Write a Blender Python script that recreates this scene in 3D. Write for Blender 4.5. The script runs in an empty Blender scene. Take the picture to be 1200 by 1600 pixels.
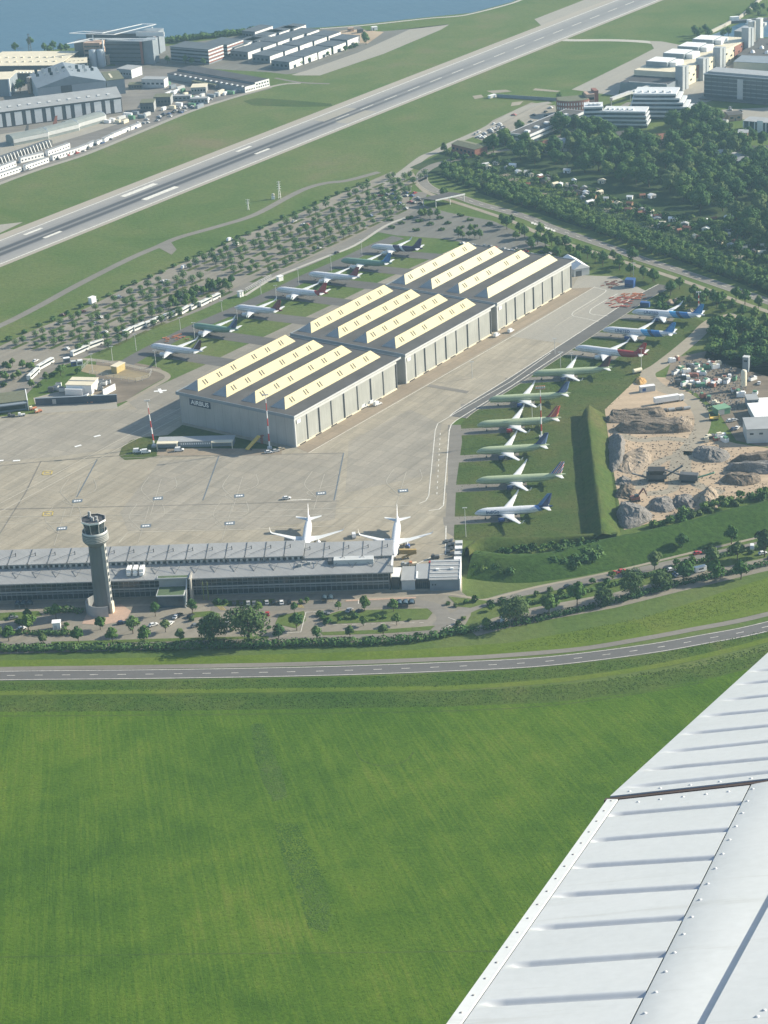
import bpy, bmesh, math, random
from mathutils import Vector, Matrix
R = math.radians
sc = bpy.context.scene
rnd = random.Random(7)

# ------------------------------------------------------------------ camera
FPX, PITCH, ROLL, CAMH = 3340.0, R(24.2), R(3.4), 426.0
_F = Vector((0, math.cos(PITCH), -math.sin(PITCH)))
_D = Vector((0, -math.sin(PITCH), -math.cos(PITCH)))
_R0 = Vector((1, 0, 0))
CR = math.cos(ROLL) * _R0 + math.sin(ROLL) * _D
CD = -math.sin(ROLL) * _R0 + math.cos(ROLL) * _D
CAM = Vector((0, 0, CAMH))
cd = bpy.data.cameras.new('camera')
cd.sensor_fit = 'VERTICAL'; cd.sensor_height = 24.0
cd.lens = FPX / 1600.0 * 24.0
cd.clip_start = 0.05; cd.clip_end = 20000
cam = bpy.data.objects.new('camera', cd)
sc.collection.objects.link(cam)
M = Matrix.Identity(4)
for i, v in enumerate((CR, -CD, -_F)):
    M[0][i], M[1][i], M[2][i] = v.x, v.y, v.z
M.translation = CAM
cam.matrix_world = M
sc.camera = cam

# ------------------------------------------------------------------ light
SUN_EL, SUN_AZ = R(27.7), math.atan2(0.973, 0.232)      # azimuth measured from +Y towards +X
world = bpy.data.worlds.new('World'); sc.world = world
world.use_nodes = True
nt = world.node_tree; nt.nodes.clear()
sky = nt.nodes.new('ShaderNodeTexSky'); sky.sky_type = 'NISHITA'; sky.sun_disc = False
sky.sun_elevation = SUN_EL; sky.sun_rotation = SUN_AZ
bg = nt.nodes.new('ShaderNodeBackground'); bg.inputs['Strength'].default_value = 0.095
wo = nt.nodes.new('ShaderNodeOutputWorld')
nt.links.new(sky.outputs[0], bg.inputs[0]); nt.links.new(bg.outputs[0], wo.inputs[0])
sd = bpy.data.lights.new('sun', 'SUN'); sd.energy = 4.8; sd.angle = R(0.5); sd.color = (1.0, 0.915, 0.75)
sun = bpy.data.objects.new('sun', sd); sc.collection.objects.link(sun)
SDIR = Vector((math.sin(SUN_AZ) * math.cos(SUN_EL), math.cos(SUN_AZ) * math.cos(SUN_EL), math.sin(SUN_EL)))
sun.rotation_euler = SDIR.to_track_quat('Z', 'Y').to_euler()
sun.location = (300, 900, 800)
sc.view_settings.view_transform = 'Standard'
sc.view_settings.look = 'None'
sc.view_settings.gamma = 1.0
sc.view_settings.exposure = 0.93
sc.view_settings.use_curve_mapping = False
sc.cycles.max_bounces = 5
sc.cycles.volume_bounces = 0
sc.cycles.transparent_max_bounces = 8
sc.cycles.use_adaptive_sampling = True

# ------------------------------------------------------------------ helpers
def P(px, py, z=0.0):
    """world point on the level z that the photograph shows at pixel (px,py) of 1200x1600"""
    d = _F * FPX + CR * (px - 600) + CD * (py - 800)
    t = (z - CAMH) / d.z
    return Vector((d.x * t, d.y * t, z))

ORG = Vector((-44.04, 1037.08, 0)); UU = Vector((0.58704, 0.80956, 0)); WW = Vector((0.80956, -0.58704, 0))
UANG = math.atan2(UU.y, UU.x)
def Q(u, w, z=0.0):
    return ORG + UU * u + WW * w + Vector((0, 0, z))

def tag(o, label=None, cat=None, group=None, kind=None):
    if label: o['label'] = label
    if cat: o['category'] = cat
    if group: o['group'] = group
    if kind: o['kind'] = kind
    return o

def link(o, parent=None):
    sc.collection.objects.link(o)
    if parent is not None: o.parent = parent
    return o

def thing(name, label, cat, loc=(0, 0, 0), rz=0.0, group=None):
    o = bpy.data.objects.new(name, None); link(o)
    o.empty_display_size = 1.0
    o.location = loc; o.rotation_euler = (0, 0, rz)
    return tag(o, label, cat, group)

def copy_tree(o, parent=None):
    c = o.copy(); link(c, parent)
    for ch in list(o.children): copy_tree(ch, c)
    return c

class MB:
    def __init__(s): s.v = []; s.f = []; s.m = []; s.sm = []
    def add(s, vs, fs, m=0, smooth=False):
        b = len(s.v); s.v += [tuple(v) for v in vs]
        for f in fs: s.f.append([b + i for i in f]); s.m.append(m); s.sm.append(smooth)
        return s
    def box(s, x0, x1, y0, y1, z0, z1, m=0):
        vs = [(x0, y0, z0), (x1, y0, z0), (x1, y1, z0), (x0, y1, z0), (x0, y0, z1), (x1, y0, z1), (x1, y1, z1), (x0, y1, z1)]
        return s.add(vs, [(0, 3, 2, 1), (4, 5, 6, 7), (0, 1, 5, 4), (1, 2, 6, 5), (2, 3, 7, 6), (3, 0, 4, 7)], m)
    def beam(s, p0, p1, w, h, m=0):
        p0 = Vector(p0); p1 = Vector(p1); d = (p1 - p0).normalized()
        up = Vector((0, 0, 1)) if abs(d.z) < 0.95 else Vector((1, 0, 0))
        a = d.cross(up).normalized() * w / 2; b = a.cross(d).normalized() * h / 2
        vs = [p0 - a - b, p0 + a - b, p0 + a + b, p0 - a + b, p1 - a - b, p1 + a - b, p1 + a + b, p1 - a + b]
        return s.add(vs, [(3, 2, 1, 0), (4, 5, 6, 7), (0, 1, 5, 4), (1, 2, 6, 5), (2, 3, 7, 6), (3, 0, 4, 7)], m)
    def tube(s, p0, p1, r0, r1=None, n=8, m=0, cap=True, smooth=True):
        r1 = r0 if r1 is None else r1
        p0 = Vector(p0); p1 = Vector(p1); d = (p1 - p0).normalized()
        up = Vector((0, 0, 1)) if abs(d.z) < 0.95 else Vector((1, 0, 0))
        a = d.cross(up).normalized(); b = d.cross(a)
        vs = []
        for p, r in ((p0, r0), (p1, r1)):
            for i in range(n):
                t = 2 * math.pi * i / n; vs.append(p + a * (r * math.cos(t)) + b * (r * math.sin(t)))
        s.add(vs, [(i, (i + 1) % n, n + (i + 1) % n, n + i) for i in range(n)], m, smooth)
        if cap: s.add(vs, [tuple(range(n - 1, -1, -1)), tuple(range(n, 2 * n))], m)
        return s
    def lathe(s, prof, n=16, m=0, smooth=True, c=(0, 0), close=True):
        """prof: list of (r,z)"""
        vs = []
        for r, z in prof:
            for i in range(n):
                t = 2 * math.pi * i / n; vs.append((c[0] + r * math.cos(t), c[1] + r * math.sin(t), z))
        fs = []
        for k in range(len(prof) - 1):
            for i in range(n):
                j = (i + 1) % n; fs.append((k * n + i, k * n + j, (k + 1) * n + j, (k + 1) * n + i))
        s.add(vs, fs, m, smooth)
        if close:
            s.add(vs, [tuple(range(n - 1, -1, -1)), tuple(range((len(prof) - 1) * n, len(prof) * n))], m)
        return s
    def prism(s, poly, z0, z1, m=0, mt=None):
        n = len(poly)
        vs = [(p[0], p[1], z0) for p in poly] + [(p[0], p[1], z1) for p in poly]
        s.add(vs, [(i, (i + 1) % n, n + (i + 1) % n, n + i) for i in range(n)], m)
        s.add(vs, [tuple(range(n - 1, -1, -1))], m); s.add(vs, [tuple(range(n, 2 * n))], m if mt is None else mt)
        return s
    def loft(s, rings, m=0, smooth=True, cap=True):
        n = len(rings[0]); vs = [p for r in rings for p in r]
        fs = []
        for k in range(len(rings) - 1):
            for i in range(n):
                j = (i + 1) % n; fs.append((k * n + i, k * n + j, (k + 1) * n + j, (k + 1) * n + i))
        s.add(vs, fs, m, smooth)
        if cap: s.add(vs, [tuple(range(n - 1, -1, -1)), tuple(range((len(rings) - 1) * n, len(rings) * n))], m)
        return s
    def mesh(s, name, mats):
        me = bpy.data.meshes.new(name); me.from_pydata(s.v, [], s.f)
        for m in (mats if isinstance(mats, (list, tuple)) else [mats]): me.materials.append(m)
        me.polygons.foreach_set('material_index', s.m); me.polygons.foreach_set('use_smooth', s.sm)
        bm = bmesh.new(); bm.from_mesh(me); bmesh.ops.recalc_face_normals(bm, faces=bm.faces); bm.to_mesh(me); bm.free()
        me.update(); return me
    def build(s, name, mats, parent=None, loc=None, rz=None):
        o = bpy.data.objects.new(name, s.mesh(name, mats)); link(o, parent)
        if loc is not None: o.location = loc
        if rz is not None: o.rotation_euler = (0, 0, rz)
        return o

# ------------------------------------------------------------------ materials
MAT = {}
def nodes(name):
    m = bpy.data.materials.new(name); m.use_nodes = True
    t = m.node_tree; b = t.nodes['Principled BSDF']
    return m, t, b
def N(t, kind, **kw):
    n = t.nodes.new(kind)
    for k, v in kw.items(): setattr(n, k, v)
    return n
def L(t, a, b): t.links.new(a, b)
def ramp(t, fac, stops):
    r = N(t, 'ShaderNodeValToRGB'); e = r.color_ramp.elements
    while len(e) < len(stops): e.new(0.5)
    for i, (p, c) in enumerate(stops):
        e[i].position = p; e[i].color = (c[0], c[1], c[2], 1)
    L(t, fac, r.inputs[0]); return r.outputs[0]
def noise(t, vec, scale, detail=3.0, rough=0.55, dist=0.0):
    n = N(t, 'ShaderNodeTexNoise'); n.inputs['Scale'].default_value = scale; n.inputs['Detail'].default_value = detail
    n.inputs['Roughness'].default_value = rough; n.inputs['Distortion'].default_value = dist
    if vec is not None: L(t, vec, n.inputs['Vector'])
    return n.outputs[0]
def mixc(t, fac, a, b, mode='MIX'):
    n = N(t, 'ShaderNodeMix', data_type='RGBA', blend_type=mode)
    for inp, v in ((0, fac), (6, a), (7, b)):
        if hasattr(v, 'is_linked'): L(t, v, n.inputs[inp])
        elif isinstance(v, (int, float)): n.inputs[inp].default_value = v
        else: n.inputs[inp].default_value = (v[0], v[1], v[2], 1)
    return n.outputs[2]
def mth(t, op, a, b=None, c=None):
    n = N(t, 'ShaderNodeMath', operation=op)
    for i, v in enumerate((a, b, c)):
        if v is None: continue
        if hasattr(v, 'is_linked'): L(t, v, n.inputs[i])
        else: n.inputs[i].default_value = v
    return n.outputs[0]
def wpos(t): return N(t, 'ShaderNodeNewGeometry').outputs['Position']
def opos(t): return N(t, 'ShaderNodeTexCoord').outputs['Object']
def mapped(t, vec, rot=0.0, scale=(1, 1, 1), loc=(0, 0, 0)):
    n = N(t, 'ShaderNodeMapping'); n.inputs['Rotation'].default_value = (0, 0, rot); n.inputs['Scale'].default_value = scale
    n.inputs['Location'].default_value = loc
    L(t, vec, n.inputs['Vector']); return n.outputs[0]
def bump(t, b, h, strength=0.3, dist=0.5):
    n = N(t, 'ShaderNodeBump'); n.inputs['Strength'].default_value = strength; n.inputs['Distance'].default_value = dist
    L(t, h, n.inputs['Height']); L(t, n.outputs[0], b.inputs['Normal'])

def plain(name, col, rough=0.6, var=0.12, scale=0.6, metal=0.0, spec=None, ob=False, bmp=0.0):
    """a colour with soft mottling, so that nothing is perfectly flat"""
    if name in MAT: return MAT[name]
    m, t, b = nodes(name)
    v = opos(t) if ob else wpos(t)
    n = noise(t, v, scale, 4.0, 0.6)
    lo = [c * (1 - var) for c in col]; hi = [min(1, c * (1 + var)) for c in col]
    L(t, ramp(t, n, [(0.3, lo), (0.7, hi)]), b.inputs['Base Color'])
    b.inputs['Roughness'].default_value = rough; b.inputs['Metallic'].default_value = metal
    if spec is not None: b.inputs['Specular IOR Level'].default_value = spec
    if bmp: bump(t, b, noise(t, v, scale * 1.6, 6.0, 0.75), bmp, 1.2)
    MAT[name] = m; return m

def grass(name, stops, rough=0.95, scale=0.02, fine=0.6, streak=None, fineamt=0.35):
    m, t, b = nodes(name)
    v = wpos(t)
    n1 = noise(t, v, scale, 5.0, 0.62, 0.4)
    n2 = noise(t, v, fine, 4.0, 0.7)
    n3 = noise(t, v, scale * 0.22, 2.0, 0.5)
    f = mth(t, 'MULTIPLY_ADD', n3, 0.45, mth(t, 'MULTIPLY', n1, 0.55))
    if streak: f = mth(t, 'ADD', f, streak(t, v))
    c = ramp(t, f, stops)
    c = mixc(t, 1.0, c, ramp(t, n2, [(0.25, (1 - fineamt,) * 3), (0.75, (1 + fineamt * 0.0 + 0.0,) * 3)]), 'MULTIPLY')
    L(t, c, b.inputs['Base Color']); b.inputs['Roughness'].default_value = rough
    b.inputs['Specular IOR Level'].default_value = 0.1
    bump(t, b, n2, 0.5, 0.6)
    MAT[name] = m; return m

FOC = P(100, 371)
def field_streak(t, v):
    s = N(t, 'ShaderNodeSeparateXYZ'); L(t, v, s.inputs[0])
    dx = mth(t, 'SUBTRACT', s.outputs[0], FOC.x); dy = mth(t, 'SUBTRACT', FOC.y, s.outputs[1])
    a = mth(t, 'ARCTAN2', dx, dy)
    cmb = N(t, 'ShaderNodeCombineXYZ'); L(t, mth(t, 'MULTIPLY', a, 420.0), cmb.inputs[0])
    L(t, mth(t, 'MULTIPLY', s.outputs[1], 0.012), cmb.inputs[1])
    n = noise(t, cmb.outputs[0], 1.0, 3.0, 0.6)
    thin = mth(t, 'MAXIMUM', mth(t, 'SUBTRACT', 1.0, mth(t, 'DIVIDE', mth(t, 'ABSOLUTE', mth(t, 'SUBTRACT', n, 0.5)), 0.035)), 0.0)
    brk = noise(t, v, 0.03, 2.0, 0.5)
    thin = mth(t, 'MULTIPLY', thin, mth(t, 'MULTIPLY', brk, -0.24))
    return mth(t, 'ADD', thin, mth(t, 'MULTIPLY', mth(t, 'SUBTRACT', n, 0.5), 0.34))
G_FIELD = grass('field_grass', [(0.26, (0.045, 0.106, 0.005)), (0.42, (0.071, 0.147, 0.008)), (0.57, (0.106, 0.184, 0.013)), (0.76, (0.168, 0.216, 0.030))], scale=0.05, fine=0.8, streak=field_streak, fineamt=0.55)
G_AIR = grass('airfield_grass', [(0.30, (0.062, 0.112, 0.022)), (0.44, (0.094, 0.146, 0.034)), (0.56, (0.128, 0.164, 0.048)), (0.70, (0.180, 0.168, 0.080))], scale=0.018, fine=0.35)
G_ROUGH = grass('rough_grass', [(0.28, (0.045, 0.085, 0.018)), (0.46, (0.072, 0.112, 0.025)), (0.60, (0.108, 0.122, 0.036)), (0.75, (0.165, 0.140, 0.065))], scale=0.05, fine=0.5, fineamt=0.5)
G_VERGE = grass('verge_grass', [(0.26, (0.040, 0.095, 0.011)), (0.44, (0.066, 0.125, 0.017)), (0.58, (0.098, 0.145, 0.027)), (0.76, (0.155, 0.155, 0.052))], scale=0.05, fine=0.6, fineamt=0.6)
G_BRIGHT = grass('bright_verge', [(0.25, (0.075, 0.130, 0.012)), (0.5, (0.115, 0.168, 0.020)), (0.75, (0.165, 0.185, 0.040))], scale=0.05, fine=0.5)
G_DARK = grass('shrub_ground', [(0.3, (0.022, 0.050, 0.016)), (0.5, (0.046, 0.080, 0.026)), (0.72, (0.095, 0.115, 0.050))], scale=0.09, fine=0.6, fineamt=0.6)

def paving(name, base, patch=0.10, slab=None, stain=0.25, rough=0.85, rot=0.0):
    m, t, b = nodes(name)
    v = mapped(t, wpos(t), rot)
    n1 = noise(t, v, 0.018, 4.0, 0.6); n2 = noise(t, v, 0.5, 4.0, 0.7)
    st = mapped(t, v, 0, (0.012, 0.22, 1)); n3 = noise(t, st, 1.0, 4.0, 0.65)
    c = ramp(t, n1, [(0.3, [x * (1 - patch) for x in base]), (0.7, [min(1, x * (1 + patch)) for x in base])])
    c = mixc(t, 1.0, c, ramp(t, n3, [(0.30, (1 - stain,) * 3), (0.62, (1.0,) * 3)]), 'MULTIPLY')
    c = mixc(t, 1.0, c, ramp(t, n2, [(0.25, (0.86,) * 3), (0.7, (1.04,) * 3)]), 'MULTIPLY')
    if slab:
        br = N(t, 'ShaderNodeTexBrick', offset=0.0, squash=1.0)
        br.inputs['Scale'].default_value = 1.0; br.inputs['Brick Width'].default_value = slab[0]; br.inputs['Row Height'].default_value = slab[1]
        br.inputs['Mortar Size'].default_value = 0.10; br.inputs['Mortar Smooth'].default_value = 0.3
        br.inputs['Color1'].default_value = (1, 1, 1, 1); br.inputs['Color2'].default_value = (0.87, 0.88, 0.89, 1); br.inputs['Mortar'].default_value = (0.66, 0.66, 0.66, 1)
        L(t, v, br.inputs['Vector']); c = mixc(t, 1.0, c, br.outputs[0], 'MULTIPLY')
    L(t, c, b.inputs['Base Color']); b.inputs['Roughness'].default_value = rough; b.inputs['Specular IOR Level'].default_value = 0.25
    MAT[name] = m; return m
APRON = paving('apron_concrete', (0.365, 0.325, 0.250), 0.11, (7.5, 7.5), 0.26, rot=-R(58))
APRON2 = paving('apron_concrete_far', (0.315, 0.295, 0.250), 0.05, None, 0.07, rot=-UANG)
APRON_BR = paving('apron_brown', (0.300, 0.245, 0.180), 0.08, (10, 5), 0.10, rot=-UANG)
APRON_DK = paving('apron_grey', (0.325, 0.295, 0.240), 0.10, (7.5, 7.5), 0.22, rot=-R(58))
ASPH = paving('asphalt', (0.125, 0.120, 0.112), 0.14, None, 0.15)
ASPH_ROAD = paving('road_asphalt', (0.125, 0.122, 0.118), 0.08, None, 0.08)
ASPH_L = paving('asphalt_pale', (0.205, 0.190, 0.165), 0.12, None, 0.15)
LOT = paving('parking_lot_gravel', (0.245, 0.222, 0.180), 0.10, None, 0.20, rot=-UANG)
LOT2 = paving('parking_lot_grey', (0.165, 0.160, 0.140), 0.12, None, 0.20, rot=-UANG)
PATHM = paving('path_gravel', (0.30, 0.265, 0.205), 0.10, None, 0.12)
SAND = paving('quarry_sand', (0.420, 0.325, 0.225), 0.22, None, 0.20, rough=0.95)
DIRT = paving('yard_dirt', (0.200, 0.165, 0.125), 0.30, None, 0.30, rough=0.95)
CONC_W = paving('white_concrete', (0.42, 0.40, 0.35), 0.08, None, 0.08)

def runway_mat():
    m, t, b = nodes('runway_tarmac')
    tc = mapped(t, opos(t), 0)          # object frame: x along the runway, y across, 0 = centre line
    s = N(t, 'ShaderNodeSeparateXYZ'); L(t, tc, s.inputs[0])
    x, y = s.outputs[0], s.outputs[1]
    ay = mth(t, 'ABSOLUTE', y)
    streak = noise(t, mapped(t, tc, 0, (0.006, 0.55, 1)), 1.0, 4.0, 0.7)
    grain = noise(t, tc, 0.15, 4.0, 0.6)
    base = ramp(t, grain, [(0.3, (0.270, 0.260, 0.240)), (0.7, (0.325, 0.310, 0.285))])
    mid = mth(t, 'SMOOTH_MIN', 1.0, mth(t, 'MAXIMUM', mth(t, 'DIVIDE', mth(t, 'SUBTRACT', 19.0, ay), 9.0), 0.0), 0.05)
    base = mixc(t, mth(t, 'MULTIPLY', mid, 0.55), base, (0.165, 0.165, 0.168))
    base = mixc(t, mth(t, 'GREATER_THAN', ay, 21.0), base, (0.330, 0.295, 0.240))
    # rubber: two tracks each side of the centre line, strongest in the touch-down zone
    d1 = mth(t, 'ABSOLUTE', mth(t, 'SUBTRACT', ay, 3.9))
    k = mth(t, 'MAXIMUM', mth(t, 'SUBTRACT', 1.25, mth(t, 'DIVIDE', d1, 3.3)), 0.0)
    far = mth(t, 'MINIMUM', mth(t, 'MAXIMUM', mth(t, 'DIVIDE', mth(t, 'SUBTRACT', 560.0, x), 420.0), 0.10), 1.0)
    k = mth(t, 'MULTIPLY', mth(t, 'MULTIPLY', k, far), mth(t, 'MULTIPLY_ADD', streak, 1.7, 0.35))
    k = mth(t, 'MINIMUM', mth(t, 'MAXIMUM', k, 0.0), 0.92)
    base = mixc(t, k, base, (0.042, 0.044, 0.050))
    base = mixc(t, 1.0, base, ramp(t, streak, [(0.2, (0.86,) * 3), (0.7, (1.05,) * 3)]), 'MULTIPLY')
    L(t, base, b.inputs['Base Color']); b.inputs['Roughness'].default_value = 0.8
    return m
RUNWAY = runway_mat()
def water_mat(name, col, rough, bscale, strength):
    m, t, b = nodes(name)
    n = noise(t, mapped(t, wpos(t), R(30), (1, 0.35, 1)), bscale, 3.0, 0.6)
    big = noise(t, mapped(t, wpos(t), R(20), (0.3, 1, 1)), 0.004, 3.0, 0.5)
    L(t, ramp(t, big, [(0.3, [c * 0.85 for c in col]), (0.7, [c * 1.15 for c in col])]), b.inputs['Base Color'])
    b.inputs['Roughness'].default_value = rough; b.inputs['IOR'].default_value = 1.33
    bump(t, b, n, strength, 1.0); return m
WATER = water_mat('river_water', (0.030, 0.085, 0.135), 0.30, 0.12, 0.35)
WHITE = plain('white_paint', (0.78, 0.78, 0.76), 0.45, 0.05, 0.4)
LINE = plain('marking_white', (0.62, 0.60, 0.54), 0.8, 0.25, 0.5)
LINE_Y = plain('marking_yellow', (0.52, 0.40, 0.10), 0.8, 0.2, 0.5)
LINE_B = plain('marking_blue', (0.105, 0.135, 0.165), 0.8, 0.2, 0.5)
LINE_F = plain('marking_worn', (0.43, 0.40, 0.33), 0.8, 0.15, 0.5)
GREY = plain('grey_steel', (0.32, 0.33, 0.33), 0.5, 0.1, 0.5)
LGREY = plain('light_grey', (0.50, 0.51, 0.50), 0.55, 0.08, 0.3)
DGREY = plain('dark_grey', (0.085, 0.090, 0.095), 0.6, 0.15, 0.4)
BLACKM = plain('black_rubber', (0.022, 0.022, 0.024), 0.7, 0.2, 0.6)
CREAM = plain('cream_panel', (0.66, 0.60, 0.45), 0.6, 0.06, 0.2)
BRICK = plain('brick_red', (0.230, 0.095, 0.070), 0.85, 0.18, 1.2)
BRICKL = plain('brick_pale', (0.40, 0.28, 0.21), 0.85, 0.12, 1.0)
REDM = plain('red_paint', (0.42, 0.045, 0.040), 0.5, 0.1, 0.5)
ORANGE = plain('orange_paint', (0.50, 0.19, 0.09), 0.6, 0.2, 0.6)
YELLOW = plain('yellow_paint', (0.60, 0.42, 0.08), 0.5, 0.12, 0.5)
BLUE = plain('blue_paint', (0.030, 0.085, 0.25), 0.5, 0.12, 0.5)
GREENM = plain('green_paint', (0.10, 0.24, 0.14), 0.5, 0.12, 0.5)
ROOFD = plain('dark_roof', (0.045, 0.046, 0.052), 0.85, 0.25, 0.10)
ROOFB = plain('bitumen_roof', (0.074, 0.071, 0.068), 0.85, 0.22, 0.09)
SLATE = plain('slate_blue_roof', (0.070, 0.088, 0.105), 0.8, 0.18, 0.12)
ROOFG = plain('grey_roof', (0.30, 0.31, 0.31), 0.65, 0.10, 0.15)
ROOFM = plain('moss_roof', (0.120, 0.125, 0.075), 0.9, 0.20, 0.5)
ROOFR = plain('tile_roof', (0.20, 0.085, 0.055), 0.85, 0.2, 1.0)
ROOFC = plain('cream_roof', (0.62, 0.56, 0.42), 0.75, 0.08, 0.2)
CONC = plain('concrete', (0.36, 0.36, 0.34), 0.8, 0.14, 0.5)
BLUEGREY = plain('bluegrey_panel', (0.20, 0.235, 0.265), 0.6, 0.10, 0.15)
WOOD = plain('wood', (0.24, 0.16, 0.09), 0.8, 0.25, 1.0)
BARK = plain('bark', (0.085, 0.065, 0.045), 0.9, 0.2, 2.0)
def glass(name, col, rough=0.12):
    m, t, b = nodes(name)
    n = noise(t, wpos(t), 0.25, 3.0, 0.6)
    L(t, ramp(t, n, [(0.3, [c * 0.6 for c in col]), (0.7, [c * 1.5 for c in col])]), b.inputs['Base Color'])
    b.inputs['Roughness'].default_value = rough; b.inputs['Specular IOR Level'].default_value = 0.6
    MAT[name] = m; return m
GLASS = glass('window_glass', (0.025, 0.040, 0.050))
GLASS_B = glass('blue_glass', (0.040, 0.065, 0.085), 0.2)
def objcol(name, rough=0.35, spec=0.5):
    m, t, b = nodes(name)
    oi = N(t, 'ShaderNodeObjectInfo')
    n = noise(t, opos(t), 0.8, 3.0, 0.6)
    c = mixc(t, 1.0, oi.outputs['Color'], ramp(t, n, [(0.3, (0.86,) * 3), (0.7, (1.0,) * 3)]), 'MULTIPLY')
    L(t, c, b.inputs['Base Color']); b.inputs['Roughness'].default_value = rough; b.inputs['Specular IOR Level'].default_value = spec
    MAT[name] = m; return m
CARPAINT = objcol('car_paint', 0.3, 0.6)
BOXPAINT = objcol('sheet_metal_paint', 0.6, 0.3)
def leaf_mat(name, c0, c1, c2):
    m, t, b = nodes(name)
    oi = N(t, 'ShaderNodeObjectInfo')
    n = noise(t, wpos(t), 0.22, 3.0, 0.6); n2 = noise(t, wpos(t), 1.7, 2.0, 0.6)
    n3 = noise(t, wpos(t), 0.07, 2.0, 0.5)
    f = mth(t, 'ADD', mth(t, 'MULTIPLY', mth(t, 'ADD', n, mth(t, 'SUBTRACT', n3, 0.5)), 0.55), mth(t, 'ADD', mth(t, 'MULTIPLY', n2, 0.35), mth(t, 'MULTIPLY', oi.outputs['Random'], 0.34)))
    L(t, ramp(t, f, [(0.40, c0), (0.60, c1), (0.84, c2)]), b.inputs['Base Color'])
    b.inputs['Roughness'].default_value = 0.85; b.inputs['Specular IOR Level'].default_value = 0.12
    MAT[name] = m; return m
LEAF = leaf_mat('leaves', (0.030, 0.080, 0.018), (0.060, 0.125, 0.028), (0.115, 0.175, 0.045))
LEAF_D = leaf_mat('leaves_dark', (0.028, 0.074, 0.024), (0.054, 0.116, 0.034), (0.100, 0.168, 0.050))
LEAF_L = leaf_mat('leaves_light', (0.045, 0.085, 0.028), (0.075, 0.120, 0.040), (0.12, 0.165, 0.060))
def cladding(name, base, rib=0.6, axis='XY', depth=0.10):
    m, t, b = nodes(name)
    v = opos(t)
    s = N(t, 'ShaderNodeSeparateXYZ'); L(t, v, s.inputs[0])
    w = mth(t, 'ADD', s.outputs[0], s.outputs[1])
    k = mth(t, 'FRACT', mth(t, 'DIVIDE', w, rib * 10))
    k2 = mth(t, 'LESS_THAN', k, 0.03)
    st = noise(t, mapped(t, v, 0, (1.2, 1.2, 0.08)), 1.0, 4.0, 0.65)
    big = noise(t, v, 0.09, 3.0, 0.5)
    c = ramp(t, big, [(0.3, [x * 0.90 for x in base]), (0.7, [x * 1.08 for x in base])])
    c = mixc(t, 1.0, c, ramp(t, st, [(0.3, (1 - depth,) * 3), (0.65, (1.03,) * 3)]), 'MULTIPLY')
    c = mixc(t, k2, c, [x * 0.65 for x in base])
    L(t, c, b.inputs['Base Color']); b.inputs['Roughness'].default_value = 0.55
    MAT[name] = m; return m
CLAD = cladding('hangar_cladding', (0.345, 0.345, 0.330))
CLAD_D = cladding('door_cladding', (0.345, 0.355, 0.330), 0.22, depth=0.16)
YROOF = plain('sun_yellow_rooflight', (0.44, 0.375, 0.185), 0.55, 0.05, 0.15)  # yellow of sunlight on the panels put into both rooflight colours
YROOF2 = plain('pale_rooflight', (0.47, 0.415, 0.24), 0.55, 0.05, 0.15)

# ------------------------------------------------------------------ ground sheets
LAYER = [0.0]
def sheet(name, pts, mat, z, world=False, kind='structure', tris=True):
    ps = [Vector(p) if world else P(p[0], p[1]) for p in pts]
    me = bpy.data.meshes.new(name); bm = bmesh.new()
    f = bm.faces.new([bm.verts.new((p.x, p.y, z)) for p in ps])
    bmesh.ops.recalc_face_normals(bm, faces=bm.faces)
    if f.normal.z < 0: f.normal_flip()
    bmesh.ops.triangulate(bm, faces=bm.faces)
    bm.to_mesh(me); bm.free(); me.materials.append(mat)
    o = bpy.data.objects.new(name, me); link(o); o['kind'] = kind
    return o
def smooth_line(ps, n=6, closed=False):
    out = []; m = len(ps)
    for i in range(m - 1):
        p0 = ps[max(i - 1, 0)]; p1 = ps[i]; p2 = ps[i + 1]; p3 = ps[min(i + 2, m - 1)]
        for k in range(n):
            t = k / n
            out.append(0.5 * ((2 * p1) + (p2 - p0) * t + (2 * p0 - 5 * p1 + 4 * p2 - p3) * t * t + (3 * p1 - p0 - 3 * p2 + p3) * t ** 3))
    out.append(ps[-1]); return out
def strip_mb(ps, w, z, off=0.0, mb=None):
    mb = mb or MB(); vs = []
    for i, p in enumerate(ps):
        d = (ps[min(i + 1, len(ps) - 1)] - ps[max(i - 1, 0)]); d.z = 0; d.normalize()
        nrm = Vector((-d.y, d.x, 0))
        a = p + nrm * (off + w / 2); b = p + nrm * (off - w / 2)
        vs += [(a.x, a.y, z), (b.x, b.y, z)]
    return mb.add(vs, [(2 * i, 2 * i + 1, 2 * i + 3, 2 * i + 2) for i in range(len(ps) - 1)])
def ribbon(name, pts, w, mat, z, smooth=6, world=False, kind='structure', off=0.0):
    ps = [Vector(p) if world else P(*p) for p in pts]
    if smooth > 1: ps = smooth_line(ps, smooth)
    o = strip_mb(ps, w, z, off).build(name, mat); o['kind'] = kind
    return o
def dashes(name, pts, w, on, offl, mat, z, smooth=6, world=False, shift=0.0):
    ps = [Vector(p) if world else P(*p) for p in pts]
    ps = smooth_line(ps, smooth) if smooth > 1 else ps
    mb = MB(); seg = []; acc = 0.0; cyc = on + offl
    res = []
    for a, b in zip(ps[:-1], ps[1:]):
        l = (b - a).length; k = max(1, int(l / 0.5))
        for i in range(k): res.append(a.lerp(b, i / k))
    d = 0.0; cur = []
    for a, b in zip(res[:-1], res[1:]):
        if (d % cyc) < on: cur.append(a)
        elif cur:
            if len(cur) > 1: strip_mb(cur, w, z, shift, mb)
            cur = []
        d += (b - a).length
    o = mb.build(name, mat); o['kind'] = 'structure'; return o
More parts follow.
